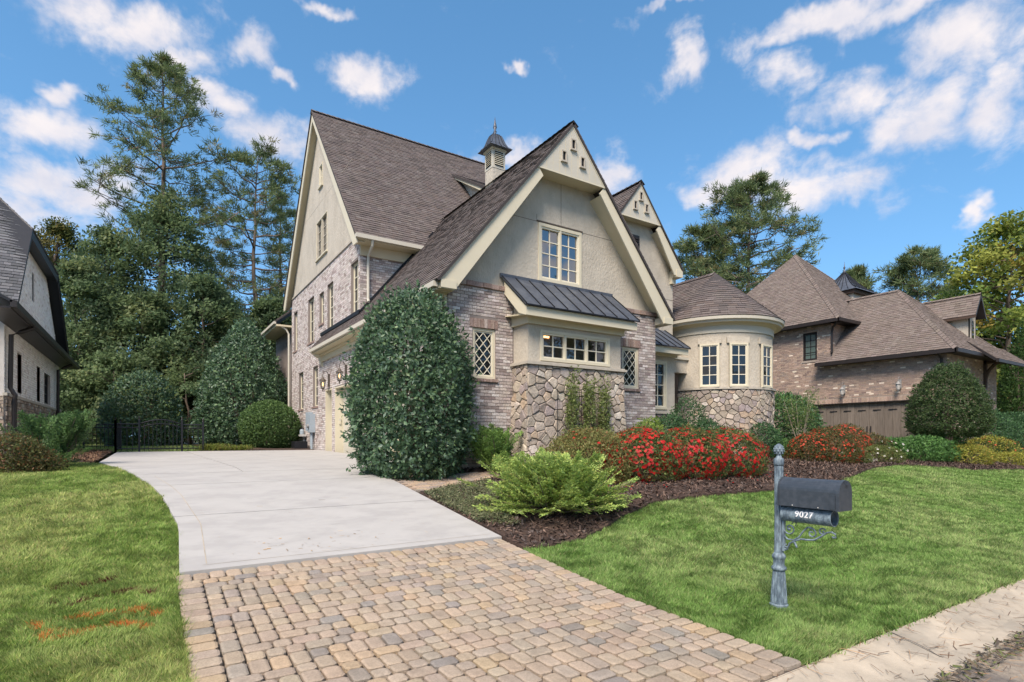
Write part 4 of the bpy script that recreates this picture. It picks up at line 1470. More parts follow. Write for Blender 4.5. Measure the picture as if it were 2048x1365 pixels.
# rake boards and soffit
RU = 5.20
for sg in (-1, 1):
    rk = MB()
    va, vb = 22.03, 22.03 + sg * 5.42
    rk.prism([(RU, va, mz(va) - 0.02), (RU, vb, mz(vb) - 0.02), (RU, vb, mz(vb) - 0.32), (RU, vb - sg * 0.3, mz(vb) - 0.32), (RU, va, mz(va) - 0.42)], (0.04, 0, 0))
    rk.build("rake_board", "cream_trim", house)
sf = MB()
for sg in (-1, 1):
    va, vb = 22.03, 22.03 + sg * 5.40
    sf.quad((RU + 0.04, va, mz(va) - 0.3), (RU + 0.04, vb, mz(vb) - 0.28), (LU + 0.01, vb, mz(vb) - 0.28), (LU + 0.01, va, mz(va) - 0.3))
sf.build("rake_soffit", "soffit", house)
# main roof
roof_plane(house, [(RU - 0.04, 16.58, mz(16.58)), (17, 16.58, mz(16.58)), (17, 22.03, MR[1]), (RU - 0.04, 22.03, MR[1])], SH_MAIN)
roof_plane(house, [(17, 27.5, mz(27.5)), (RU - 0.04, 27.5, mz(27.5)), (RU - 0.04, 22.03, MR[1]), (17, 22.03, MR[1])], SH_MAIN, shingles=False)
ridge_caps(house, (RU - 0.04, 22.03, MR[1] + 0.02), (17, 22.03, MR[1] + 0.02), SH_MAIN)
mb = MB()
mb.box(5.17, 17, 16.50, 16.61, mz(16.58) - 0.13, mz(16.58) - 0.01)
mb.build("gutter", "cream_panel", house)
mb = MB()
mb.box(5.25, 17, 16.6, 17.09, 7.62, 7.65)
mb.box(5.47, 17, 17.02, 17.085, 7.30, 7.62)
mb.build("eave_trim", "soffit", house)
# recessed brick front under the main eave
Pm = front(17.09)
mb = MB().quad(Pm(LU, 5, 0), Pm(9, 5, 0), Pm(9, 7.7, 0), Pm(LU, 7.7, 0))
rw = mb.build("recess_wall", "mortar", house)
brick_field(rw, Pm, brick_rows(LU, 8.6, 5.0, 7.3, [], 0.0727, 0.203), [(c, w) for c, w in BR_MAIN])
# step flashing where the wing roof meets the walls
mb = MB()
mb.bar((LU - 0.03, 17.05, zt(8.70 - LU) + 0.06), (LU - 0.03, 21.7, zt(8.70 - LU) + 0.06), 0.05, 0.12)
mb.bar((LU - 0.03, 17.04, zt(8.70 - LU) + 0.06), (7.9, 17.04, zt(0.8) + 0.06), 0.05, 0.14, up=(0, 1, 0))
mb.build("flashing", "black_metal", house)
mb = MB()                                            # downspout
mb.tube([(5.70, 16.56, 7.66), (5.70, 16.62, 7.5), (5.70, 16.97, 7.28), (5.70, 17.0, 7.1), (5.70, 17.0, 5.95), (5.68, 16.9, 5.84)], 0.045, 8)
mb.build("downspout", "cream_panel", house)

# ---- shed dormer on the main roof behind the cupola
DU = 10.73
sd = lambda v: 12.62 - 0.56 * (20.8 - v)
mb = MB()
mb.prism([(DU, 20.8, sd(20.8) - 0.15), (DU, 17.4, sd(17.4) - 0.15), (DU, 17.4, mz(17.4) - 0.1), (DU, 20.7, mz(20.7) - 0.1)], (0.1, 0, 0))
mb.prism([(DU, 17.4, sd(17.4) - 0.1), (15.5, 17.4, sd(17.4) - 0.1), (15.5, 17.4, 8.5), (DU, 17.4, 8.5)], (0, 0.08, 0))
dm = mb.build("shed_dormer", "stucco", house)
mb = MB().prism([(DU - 0.3, 17.0, sd(17.0) - 0.03), (DU - 0.3, 20.75, sd(20.75) - 0.03), (DU - 0.3, 20.75, sd(20.75) - 0.16), (DU - 0.3, 17.0, sd(17) - 0.28)], (0.05, 0, 0))
mb.prism([(DU - 0.05, 17.3, sd(17.3) - 0.16), (DU - 0.05, 20.5, sd(20.5) - 0.16), (DU - 0.05, 20.4, sd(20.4) - 0.28), (DU - 0.05, 17.3, sd(17.3) - 0.34)], (0.05, 0, 0))
mb.build("dormer_trim", "cream_trim", dm)
roof_plane(house, [(DU - 0.34, 17.0, sd(17)), (15.8, 17.0, sd(17)), (15.8, 20.85, sd(20.85)), (DU - 0.34, 20.85, sd(20.85))], SH_MAIN, name="dormer_roof", thick=0.08)

# ---- cupola on the wing ridge
cu, cv = 8.80, 14.5
mb = MB().box(cu - .215, cu + .215, cv - .215, cv + .215, 8.7, 9.72)
cup = mb.build("cupola", "stucco", house)
mb = MB().box(cu - .225, cu + .225, cv - .225, cv + .225, 9.725, 10.30)
lo = mb.build("louver_box", "cream_panel", cup)
lv = MB()
for k in range(7):
    z = 9.85 + k * 0.055
    lv.prism([(cu - .15, cv - .227, z), (cu + .15, cv - .227, z), (cu + .15, cv - .258, z - .03), (cu - .15, cv - .258, z - .03)], (0, 0, 0.012))
    lv.prism([(cu - .227, cv - .15, z), (cu - .227, cv + .15, z), (cu - .258, cv + .15, z - .03), (cu - .258, cv - .15, z - .03)], (0, 0, 0.012))
lv.build("louver", "cream_trim", cup)
MB().box(cu - .15, cu + .15, cv - .2285, cv - .2265, 9.80, 10.23).box(cu - .2285, cu - .2265, cv - .15, cv + .15, 9.80, 10.23).build("louver_backing", "dark_void", cup)
ct = MB()
for i, (r, z) in enumerate(((.27, 10.28), (.30, 10.32), (.31, 10.34))):
    pass
ct.box(cu - .26, cu + .26, cv - .26, cv + .26, 10.27, 10.33)
ct.build("cupola_cornice", "cream_trim", cup)
bell = MB()
prof = [(.39, 10.325), (.38, 10.345), (.285, 10.43), (.23, 10.55), (.19, 10.68), (.15, 10.78), (.05, 10.835), (.03, 10.85)]
vs, fs = [], []
for r, z in prof:
    vs += [(cu - r, cv - r, z), (cu + r, cv - r, z), (cu + r, cv + r, z), (cu - r, cv + r, z)]
for i in range(len(prof) - 1):
    for k in range(4):
        fs.append((i * 4 + k, i * 4 + (k + 1) % 4, i * 4 + 4 + (k + 1) % 4, i * 4 + 4 + k))
fs.append((0, 3, 2, 1))
bell.add(vs, fs)
bo = bell.build("bell_roof", "metal_roof", cup)
sm = MB()
for (sx, sy) in ((0, -1), (-1, 0), (.5, -1), (-.5, -1), (-1, .5), (-1, -.5), (-1, -1)):
    for (r0, z0), (r1, z1) in zip(prof[:-2], prof[1:-1]):
        sm.bar((cu + sx * r0, cv + sy * r0, z0 + .005), (cu + sx * r1, cv + sy * r1, z1 + .005), 0.012, 0.02)
sm.build("seam", "seam_metal", bo)
MB().lathe((cu, cv, 10.83), [(.05, 0), (.045, .04), (.03, .06), (.055, .10), (.03, .15), (.025, .15), (.06, .23), (.045, .30), (.02, .42), (.004, .55)], 10).build("finial", "metal_roof", cup, smooth=True)
mb = MB()                                            # bright flashing at its foot
mb.prism([(cu - .27, cv - .34, 8.82), (cu - .27, cv + .215, 8.82), (cu - .33, cv + .215, 8.84), (cu - .33, cv - .34, 8.84)], (0, 0, 0.02))
mb.build("cupola_flashing", "pale_metal", cup)

# ---- second front gable
Pg2 = front(12.4)
mb = MB()
wall_face(mb, Pg2, [(10.75, 0.5), (14.30, 0.5), (14.30, 7.02), (12.54, 9.2), (10.75, 7.02)], [], 0)
mb.quad((14.30, 12.4, 0.5), (14.30, 12.4, 7.02), (14.30, 20, 7.02), (14.30, 20, 0.5))
g2w = mb.build("second_gable_wall", "stucco", house)
mb = MB().pbox(Pg2, 12.2, 14.3, 6.10, 6.11, -0.01, 0.003).build("control_joint", "joint_dirt", g2w)
gable_trim(12.54, 9.40, 1.24, 1.87, 12.12, 12.4, 8.27, 7.06, [(12.54, 8.98), (12.30, 8.66), (12.78, 8.66)], (0.09, 0.22))
MB().box(14.15, 14.44, 12.10, 12.75, 6.80, 7.02).build("eave_return", "cream_trim", house)
MB().box(14.15, 14.34, 12.30, 12.42, 6.62, 6.80).build("eave_block", "cream_trim", house)
zt2 = lambda du: 9.45 - 1.24 * du
roof_plane(house, [(12.54 - 1.96, 12.08, zt2(1.96)), (12.54 - 1.96, 19.5, zt2(1.96)), (12.54, 19.5, zt2(0)), (12.54, 12.08, zt2(0))], SH_MAIN)
roof_plane(house, [(12.54 + 1.96, 19.5, zt2(1.96)), (12.54 + 1.96, 12.08, zt2(1.96)), (12.54, 12.08, zt2(0)), (12.54, 19.5, zt2(0))], SH_MAIN, shingles=False)
ridge_caps(house, (12.54, 12.08, 9.475), (12.54, 19.5, 9.475), SH_MAIN)
lv = MB().pbox(Pg2, 12.36, 12.76, 7.30, 7.90, 0.0, 0.03).build("louver_vent", "bronze", house)
lm = MB()
for k in range(7):
    z = 7.36 + k * 0.075
    lm.prism([Pg2(12.39, z, 0.031), Pg2(12.73, z, 0.031), Pg2(12.73, z - 0.04, 0.06), Pg2(12.39, z - 0.04, 0.06)], (0, 0, 0.012))
lm.build("slat", "bronze", lv)

# ---- entry bay with the small metal roof
Pe = front(11.8)
EW = (12.62, 13.33, 2.50, 3.98)
mb = MB()
wall_face(mb, Pe, [(11.9, 2.40), (13.70, 2.40), (13.70, 4.35), (11.9, 4.35)], [EW], 0.12)
mb.quad((13.70, 11.8, 2.4), (13.70, 11.8, 4.35), (13.70, 12.4, 4.35), (13.70, 12.4, 2.4))
eb = mb.build("entry_bay", "stucco", house)
window(house, Pe, *EW, sashes=1, cols=2, rows=4, inset=0.06, trim=0.07, proud=0.03, glass="glass", label="tall window beside the entrance")
MB().box(11.98, 13.78, 11.70, 12.4, 2.36, 2.42).build("sill_ledge", "cast_stone", eb)
mb = MB().quad((11.9, 11.78, 0.5), (13.7, 11.78, 0.5), (13.7, 11.78, 2.36), (11.9, 11.78, 2.36)).quad((13.7, 11.78, 0.5), (13.7, 12.4, 0.5), (13.7, 12.4, 2.36), (13.7, 11.78, 2.36))
ef = mb.build("entry_foot", "stone_joint", house)
stones(ef, 1.7, 1.26, lambda a, b, n: (11.99 + a, 11.78 - n, 1.1 + b), 0.24, 8)
MB().box(11.98, 13.76, 11.74, 11.795, 4.12, 4.36).build("frieze", "cream_trim", eb)
MB().box(11.98, 13.86, 11.40, 11.44, 4.16, 4.34).box(11.98, 13.82, 11.44, 11.8, 4.19, 4.21).build("fascia", "cream_trim", eb)
mr2 = MB().prism([(11.98, 11.36, 4.35), (13.90, 11.36, 4.35), (13.90, 12.38, 5.06), (11.98, 12.38, 5.06)], (0, -0.012, 0.018)).build("metal_roof", "metal_roof", eb)
for k in range(7):
    x = 11.99 + k * 0.316
    MB().bar((x, 11.35, 4.37), (x, 12.37, 5.08), 0.016, 0.045, up=(0, -0.6, 0.7)).build("seam", "seam_metal", mr2)
MB().bar((11.98, 11.35, 4.353), (13.90, 11.35, 4.353), 0.02, 0.03).build("drip_edge", "seam_metal", mr2)
MB().box(12.9, 13.55, 12.3, 12.4, 5.03, 5.10).build("flashing", "metal_roof", mr2)
# recessed front door between the bay and the turret
mb = MB().box(13.72, 15.2, 13.6, 13.66, 0.9, 3.6)
fd = mb.build("front_door", "brown_wood", house)
MB().box(14.30, 14.46, 12.32, 12.48, 0.9, 3.72).build("door_post", "brown_wood", house)
MB().box(13.7, 15.0, 12.2, 12.5, 3.74, 4.16).build("door_beam", "stucco", house)
MB().box(13.7, 15.0, 12.14, 12.52, 4.165, 4.25).build("door_cornice", "cream_panel", house)

# ---- round turret
TC = (16.58, 12.49); TR = 1.83


def turret(a, b, n=0.0):                              # a: arc length from the point facing the street, b: height, n: outwards
    t = -PI / 2 + a / TR
    return (TC[0] + (TR + n) * math.cos(t), TC[1] + (TR + n) * math.sin(t), b)


def arc_strip(mb, r0, z0, r1, z1, seg=48, a0=-PI * 1.05, a1=PI * 0.12):
    vs = []
    for k in range(seg + 1):
        t = a0 + (a1 - a0) * k / seg
        vs.append((TC[0] + r0 * math.cos(t), TC[1] + r0 * math.sin(t), z0)); vs.append((TC[0] + r1 * math.cos(t), TC[1] + r1 * math.sin(t), z1))
    mb.add(vs, [(2 * k, 2 * k + 2, 2 * k + 3, 2 * k + 1) for k in range(seg)])


mb = MB()
arc_strip(mb, TR, 3.2, TR, 5.4)
tw_ = mb.build("turret_wall", "stucco", house, smooth=True)
mb = MB()
arc_strip(mb, TR + 0.02, 0.5, TR + 0.02, 3.20)
tf = mb.build("turret_foot", "stone_joint", house, smooth=True)
stones(tf, 5.2, 2.15, lambda a, b, n: turret(a - 3.7, 1.03 + b, n + 0.02), 0.205, 21)
mb = MB()
arc_strip(mb, TR + 0.02, 3.25, TR + 0.09, 3.24); arc_strip(mb, TR + 0.09, 3.18, TR + 0.09, 3.24); arc_strip(mb, TR + 0.02, 3.18, TR + 0.09, 3.18)
mb.build("sill_ledge", "cast_stone", tf)
mb = MB()
arc_strip(mb, TR + 0.035, 4.98, TR + 0.035, 5.30); arc_strip(mb, TR, 4.98, TR + 0.035, 4.98)
mb.build("frieze", "cream_panel", tw_)
mb = MB()
arc_strip(mb, TR + 0.035, 5.28, 2.10, 5.28); arc_strip(mb, TR + 0.035, 5.20, TR + 0.12, 5.28)
mb.build("soffit", "soffit", tw_)
mb = MB()
arc_strip(mb, 2.10, 5.28, 2.12, 5.33); arc_strip(mb, 2.12, 5.33, 2.18, 5.36); arc_strip(mb, 2.18, 5.36, 2.19, 5.45); arc_strip(mb, 2.08, 5.45, 2.19, 5.45)
mb.build("gutter", "cream_panel", tw_, smooth=False)
for ang in (-148, -121, -86.5):
    t = math.radians(ang)
    ctr = Vector((TC[0] + TR * math.cos(t), TC[1] + TR * math.sin(t), 0)); nr = Vector((math.cos(t), math.sin(t), 0)); ax = Vector((-math.sin(t), math.cos(t), 0))
    Pt = (lambda ctr, nr, ax: (lambda a, b, n=0.0: tuple(ctr + ax * a + nr * n + Vector((0, 0, b)))))(ctr, nr, ax)
    window(house, Pt, -0.30, 0.30, 3.245, 4.63, sashes=1, cols=2, rows=4, inset=-0.03, trim=0.055, proud=0.085, glass="glass", label="tall eight-pane window in the round turret")
    MB().pbox(Pt, -0.36, 0.36, 4.64, 4.83, -0.05, 0.035).build("lintel", "stucco", tw_)
# cone roof
cone = MB()
apz = 7.40; er = 2.19; ez = 5.46
arc_strip(cone, er, ez, 0.02, apz, seg=36, a0=-PI * 1.02, a1=PI * 0.02)
co = cone.build("cone_roof", "ridge_dark", house)
mb = MB()
slant = math.hypot(er, apz - ez)
rows_n = int(slant / 0.135)
for r in range(rows_n):
    f0, f1 = r / rows_n, (r + 1) / rows_n
    r0, r1 = er * (1 - f0), er * (1 - f1)
    z0, z1 = ez + (apz - ez) * f0, ez + (apz - ez) * f1
    n_t = max(4, int(r0 * PI / 0.28))
    off = random.random()
    for k in range(n_t + 1):
        t0, t1 = -PI + (k - off) * PI / n_t, -PI + (k + 1 - off) * PI / n_t - 0.006 / max(r0, .1)
        t0, t1 = max(t0, -PI * 1.01), min(t1, 0.03)
        if t1 <= t0:
            continue
        lf = random.choice((0.014, 0.018, 0.024))
        pt = lambda rr, z, t, l: (TC[0] + (rr + l * 0.7) * math.cos(t), TC[1] + (rr + l * 0.7) * math.sin(t), z + l * 0.7)
        tm = (t0 + t1) / 2
        vs = [pt(r0, z0, t0, lf), pt(r0, z0, tm, lf), pt(r0, z0, t1, lf), pt(r1, z1, t1, .003), pt(r1, z1, tm, .003), pt(r1, z1, t0, .003), pt(r0, z0, t0, -.01), pt(r0, z0, tm, -.01), pt(r0, z0, t1, -.01)]
        mb.add(vs, [(0, 1, 4, 5), (1, 2, 3, 4), (6, 7, 1, 0), (7, 8, 2, 1)], pick(SH_MAIN, 0.13))
tag(mb.build("shingles", "shingle", co), kind="stuff")
# the wing behind the turret
roof_plane(house, [(TC[0] - er, TC[1], ez), (TC[0] - er, 20, ez), (TC[0], 20, apz), (TC[0], TC[1], apz)], SH_MAIN)
roof_plane(house, [(TC[0] + er, 20, ez), (TC[0] + er, TC[1], ez), (TC[0], TC[1], apz), (TC[0], 20, apz)], SH_MAIN)
ridge_caps(house, (TC[0], TC[1], apz + 0.02), (TC[0], 20, apz + 0.02), SH_MAIN)
mb = MB()
mb.quad((TC[0] - TR, TC[1], 0.5), (TC[0] - TR, 20, 0.5), (TC[0] - TR, 20, 5.4), (TC[0] - TR, TC[1], 5.4))
mb.quad((TC[0] + TR, TC[1], 0.5), (TC[0] + TR, 20, 0.5), (TC[0] + TR, 20, 5.4), (TC[0] + TR, TC[1], 5.4))
mb.build("rear_wing_wall", "stucco", house)
roof_plane(house, [(14.2, 17.2, 6.2), (21, 17.2, 6.2), (18.5, 20.4, 9.3), (15.2, 20.4, 9.3)], SH_MAIN, name="rear_roof")
# low roof at the back corner, beyond the tall gable
roof_plane(house, [(4.75, 27.05, 6.95), (4.75, 31, 6.95), (6.5, 31, 8.4), (6.5, 27.05, 8.4)], SH_MAIN, name="rear_roof")
mb = MB().box(4.70, 4.80, 27.05, 31, 6.82, 6.93).build("gutter", "cream_panel", house)
mb = MB().box(4.8, 5.6, 27.0, 31, 6.72, 6.8).build("eave_trim", "soffit", house)
mb = MB().box(5.5, 6.5, 27.0, 31, 0.8, 6.75).build("rear_wall", "mortar", house)
mb = MB().tube([(4.95, 27.1, 6.8), (5.25, 27.1, 6.6), (5.36, 27.1, 6.4), (5.36, 27.1, 1.2)], 0.045, 8).build("downspout", "cream_panel", house)
# ================================================================== THE HOUSE TO THE RIGHT
hr = thing("house", (28.5, 10.0, 0.9), "brown brick house with hipped brown roofs behind the topiary", "house")
RUx = 26.35
Pr = left(RUx)
GD = (9.52, 14.41, 0.95, 3.20)
RW = [(14.20, 14.87, 5.32, 6.65), (16.62, 17.25, 5.32, 6.65)]
mb = MB()
wall_face(mb, Pr, [(9.1, 0.5), (21, 0.5), (21, 7.0), (13.55, 7.0), (13.55, 5.05), (9.1, 5.05)], [GD] + RW, 0.16)
rwall = mb.build("side_wall", "mortar_tan", hr)
rows = brick_rows(9.1, 21, 0.9, 5.05, [(9.5, 14.45, 0.5, 3.42)], 0.0727, 0.203) + brick_rows(13.55, 21, 5.05, 6.95, RW, 0.0727, 0.203)
brick_field(rwall, Pr, [s for s in rows if s[2] > 2.0 or s[0] < 11], BR_TAN)
mb = MB()
k = 9.5
while k < 14.44:
    vs, fs = brick_geo(Pr, (k, k + 0.072, 3.21, 3.41), joint=0.004, proud=0.014)
    mb.add(vs, fs, pick(BR_TAN[:4])); k += 0.072
tag(mb.build("lintel_course", "brick", rwall), kind="stuff")
MB().pbox(Pr, 9.48, 14.45, 3.17, 3.205, -0.1, 0.03).build("door_head", "bronze", hr)
gd = MB().pbox(Pr, GD[0], GD[1], GD[2], GD[3], -0.17, -0.13, (0.9, 0.9, 0.9)).build("garage_door", "door_wood", hr)
nb = 16
for k in range(nb):
    a = GD[0] + (GD[1] - GD[0]) * k / nb
    t = random.uniform(0.85, 1.15)
    MB().pbox(Pr, a + 0.006, a + (GD[1] - GD[0]) / nb - 0.006, GD[2], GD[3] - 0.01, -0.13, -0.105 - (0.012 if k % 2 else 0), (t, t, t * 0.98)).build("board", "door_wood", gd)
for k in range(8):
    a = GD[0] + (GD[1] - GD[0]) * (k + 0.5) / 8
    for z in (1.35, 2.85):
        MB().pbox(Pr, a - 0.16, a + 0.16, z - 0.02, z + 0.02, -0.105, -0.09).build("strap_hinge", "black_metal", gd)
for a in (11.9, 12.05):
    MB().pbox(Pr, a - 0.012, a + 0.012, 1.9, 2.15, -0.105, -0.06).build("pull", "black_metal", gd)
for h in RW:
    window(hr, Pr, *h, sashes=1, cols=2, rows=4, inset=0.09, trim=0.06, proud=-0.02, glass="glass_blind", frame="bronze", mun="bronze")
    MB().pbox(Pr, h[0] - 0.06, h[1] + 0.06, h[2] - 0.09, h[2], -0.02, 0.03).build("brick_sill", "mortar_tan", hr)
mb = MB()
Prf = front(9.1)
mb.quad(Prf(RUx, 0.5), Prf(31.7, 0.5), Prf(31.7, 5.05), Prf(RUx, 5.05))
mb.quad((31.7, 9.1, 0.5), (31.7, 18, 0.5), (31.7, 18, 5.05), (31.7, 9.1, 5.05))
rfw = mb.build("front_wall", "mortar_tan", hr)
brick_field(rfw, Prf, brick_rows(RUx, 31.7, 0.95, 5.05, [], 0.0727, 0.203), BR_TAN)
mb = MB()
Prf2 = front(13.55)
mb.quad(Prf2(RUx, 4.9), Prf2(33.2, 4.9), Prf2(33.2, 7.0), Prf2(RUx, 7.0))
rfu = mb.build("upper_wall", "mortar_tan", hr)
brick_field(rfu, Prf2, brick_rows(RUx, 29, 5.2, 6.95, [], 0.0727, 0.203), BR_TAN)
# hipped roofs
ex, ey, ez2 = 25.9, 8.62, 5.10
rx, ry, rz = 29.2, 11.95, 8.50
roof_plane(hr, [(ex, ey, ez2), (ex, 14.05, ez2), (rx, 14.05, rz), (rx, ry, rz)], SH_RIGHT, thick=0.1, edge_mat="bronze")
roof_plane(hr, [(ex, ey, ez2), (32.5, ey, ez2), (rx, ry, rz)], SH_RIGHT, thick=0.1, edge_mat="bronze")
roof_plane(hr, [(32.5, 16, ez2), (32.5, ey, ez2), (rx, ry, rz), (rx, 16, rz)], SH_RIGHT, thick=0.1, edge_mat="bronze", shingles=False)
roof_plane(hr, [(26.4, 14.05, 5.6), (26.4, 16, 5.6), (rx, 16, rz), (rx, 14.05, rz)], SH_RIGHT, thick=0.1, edge_mat="bronze", shingles=False)
ridge_caps(hr, (ex, ey, ez2 + .03), (rx, ry, rz + .03), SH_RIGHT, w=0.13)
ridge_caps(hr, (rx, ry, rz + .03), (rx, 16, rz + .03), SH_RIGHT, w=0.13)
ridge_caps(hr, (32.5, ey, ez2 + .03), (rx, ry, rz + .03), SH_RIGHT, w=0.13)
U0, V0, Z0 = 25.9, 12.95, 7.05
PK = (29.9, 17.3, 11.75)
roof_plane(hr, [(U0, V0, Z0), (U0, 21.65, Z0), PK], SH_RIGHT, thick=0.1, edge_mat="bronze")
roof_plane(hr, [(U0, V0, Z0), (33.9, V0, Z0), PK], SH_RIGHT, thick=0.1, edge_mat="bronze")
roof_plane(hr, [(33.9, V0, Z0), (33.9, 21.65, Z0), PK], SH_RIGHT, thick=0.1, edge_mat="bronze", shingles=False)
roof_plane(hr, [(U0, 21.65, Z0), (33.9, 21.65, Z0), PK], SH_RIGHT, thick=0.1, edge_mat="bronze", shingles=False)
ridge_caps(hr, (U0, V0, Z0 + .03), (PK[0], PK[1], PK[2] + .03), SH_RIGHT, w=0.13)
ridge_caps(hr, (33.9, V0, Z0 + .03), (PK[0], PK[1], PK[2] + .03), SH_RIGHT, w=0.13)
mb = MB()
mb.box(ex - 0.06, ex + 0.05, ey, 14.05, ez2 - 0.16, ez2 - 0.02); mb.box(ex + 0.05, RUx, ey + .1, 14.0, ez2 - 0.13, ez2 - 0.1)
mb.build("gutter", "bronze", hr)
mb = MB().box(ex - 0.06, 32.5, ey - 0.06, ey + 0.05, ez2 - 0.16, ez2 - 0.02).box(ex + 0.05, 32.4, ey + 0.05, 9.1, ez2 - 0.13, ez2 - 0.1).build("gutter", "bronze", hr)
mb = MB().box(U0 - 0.06, U0 + 0.05, V0, 21.65, Z0 - 0.16, Z0 - 0.02).box(U0 + 0.05, RUx, V0 + .1, 21.6, Z0 - 0.13, Z0 - 0.1).build("gutter", "bronze", hr)
mb = MB().box(U0 - 0.06, 33.9, V0 - 0.06, V0 + 0.05, Z0 - 0.16, Z0 - 0.02).box(U0 + 0.05, 33.8, V0 + 0.05, 13.55, Z0 - 0.13, Z0 - 0.1).build("gutter", "bronze", hr)
MB().tube([(26.0, 13.05, 6.9), (26.25, 13.42, 6.72), (26.29, 13.48, 6.5), (26.29, 13.48, 5.6), (26.1, 13.4, 5.5)], 0.05, 8).build("downspout", "bronze", hr)
MB().tube([(26.0, 9.25, 4.95), (26.26, 9.25, 4.8), (26.29, 9.25, 4.6), (26.29, 9.25, 1.0)], 0.05, 8).build("downspout", "bronze", hr)
# flared front eave on a curved bracket
br = MB()
pts = []
for k in range(9):
    t = k / 8 * PI / 2
    pts.append((30.2, 9.05 - 0.62 * (1 - math.cos(t)), 3.95 + 0.92 * math.sin(t)))
br.tube(pts, [0.07] * 9, 6)
br.bar((30.2, 9.04, 3.75), (30.2, 9.04, 4.95), 0.12); br.bar((30.2, 9.1, 4.88), (30.2, 8.3, 4.88), 0.12)
br.build("eave_bracket", "brown_wood", hr)
roof_plane(hr, [(28.4, 8.12, 4.82), (32.6, 8.12, 4.82), (32.6, 9.1, 5.66), (28.4, 9.1, 5.66)], SH_RIGHT, name="lower_roof", thick=0.1, edge_mat="bronze")
MB().box(28.4, 32.6, 8.06, 8.16, 4.68, 4.80).build("gutter", "bronze", hr)
# dormer
fs_ = lambda v: 5.1 + (rz - ez2) / (ry - ey) * (v - ey)
mb = MB()
mb.prism([(29.9, 9.5, fs_(9.5) - .2), (29.9, 9.5, 6.95), (29.9, 10.6, 6.95), (29.9, 10.6, fs_(10.6) - .2)], (0.04, 0, 0))
mb.prism([(30.56, 9.5, fs_(9.5) - .2), (30.56, 9.5, 6.95), (30.56, 10.6, 6.95), (30.56, 10.6, fs_(10.6) - .2)], (0.04, 0, 0))
mb.prism([(29.9, 9.5, fs_(9.5) - .2), (30.6, 9.5, fs_(9.5) - .2), (30.6, 9.5, 6.95), (30.25, 9.5, 7.6), (29.9, 9.5, 6.95)], (0, 0.04, 0))
dr = mb.build("dormer", "stucco", hr)
mb = MB()
arch = [(30.25 + 0.12 * math.cos(t), 9.485, 6.62 + 0.16 * math.sin(t)) for t in np.linspace(0, PI, 9)] + [(30.13, 9.485, 5.95), (30.37, 9.485, 5.95)]
mb.prism(arch, (0, 0.03, 0))
mb.build("arched_window", "bronze", dr)
arch = [(30.25 + 0.085 * math.cos(t), 9.481, 6.60 + 0.13 * math.sin(t)) for t in np.linspace(0, PI, 9)] + [(30.165, 9.481, 6.0), (30.335, 9.481, 6.0)]
MB().add(arch, [tuple(range(len(arch)))]).build("pane", "glass", dr)
for sg in (-1, 1):
    roof_plane(hr, [(30.25 + sg * 0.62, 9.2, 6.92), (30.25 + sg * 0.62, 10.7, 6.92), (30.25, 11.5, 7.92), (30.25, 9.2, 7.92)], SH_RIGHT, name="dormer_roof", thick=0.08, edge_mat="bronze")
ridge_caps(hr, (30.25, 9.2, 7.94), (30.25, 11.4, 7.94), SH_RIGHT, w=0.1)
MB().bar((29.66, 9.2, 6.86), (29.66, 10.5, 6.86), 0.05, 0.12).build("dormer_fascia", "brown_wood", dr)
# metal topped stair tower behind the ridge
tu, tv = 31.3, 15.4
MB().box(tu - .85, tu + .85, tv - .85, tv + .85, 7.0, 9.2).build("stair_tower", "stucco", hr)
MB().box(tu - 1.0, tu + 1.0, tv - 1.0, tv + 1.0, 9.12, 9.30).build("tower_cornice", "brown_wood", hr)
prof = [(1.12, 9.30), (1.10, 9.34), (.80, 9.55), (.52, 9.84), (.28, 10.18), (.06, 10.5)]
vs, fs = [], []
for r, z in prof:
    vs += [(tu - r, tv - r, z), (tu + r, tv - r, z), (tu + r, tv + r, z), (tu - r, tv + r, z)]
for i in range(len(prof) - 1):
    for k in range(4):
        fs.append((i * 4 + k, i * 4 + (k + 1) % 4, i * 4 + 4 + (k + 1) % 4, i * 4 + 4 + k))
tr = MB().add(vs, fs).build("tower_roof", "metal_roof", hr)
sm = MB()
for f in (-1, -.66, -.33, 0, .33, .66, 1):
    for (r0, z0), (r1, z1) in zip(prof[1:-1], prof[2:]):
        sm.bar((tu + f * r0, tv - r0, z0 + .01), (tu + f * r1, tv - r1, z1 + .01), 0.025, 0.04); sm.bar((tu - r0, tv + f * r0, z0 + .01), (tu - r1, tv + f * r1, z1 + .01), 0.025, 0.04)
sm.build("seam", "seam_metal", tr)
MB().lathe((tu, tv, 10.42), [(.09, 0), (.05, .08), (.09, .16), (.04, .22), (.03, .3), (.06, .36), (.02, .45), (.004, .7)], 10).build("finial", "metal_roof", tr, smooth=True)

# ================================================================== THE HOUSE TO THE LEFT
hl = thing("house", (-4, 24.0, 1.1), "white brick house with black eaves and grey clipped gable roof", "house")
Px = right(-3.2)
WL_ = [(21.15, 21.75, 2.93, 4.08), (24.43, 25.04, 2.88, 4.06), (26.0, 27.4, 2.88, 3.99)]
mb = MB()
wall_face(mb, Px, [(19.46, 0.6), (30.0, 0.6), (30.0, 4.9), (19.46, 4.9)], WL_, 0.14)
mb.quad((-3.2, 19.46, 0.6), (-12, 19.46, 0.6), (-12, 19.46, 4.9), (-3.2, 19.46, 4.9))
lwall = mb.build("side_wall", "mortar_white", hl)
brick_field(lwall, Px, brick_rows(19.46, 30.0, 2.82, 4.85, WL_, 0.0727, 0.203), BR_WHITE, m="white_brick")
mb = MB()
b = 1.15
PALS = [((0.36, 0.285, 0.215), 4), ((0.43, 0.35, 0.27), 3), ((0.30, 0.24, 0.19), 3), ((0.24, 0.19, 0.155), 2), ((0.40, 0.37, 0.32), 2)]
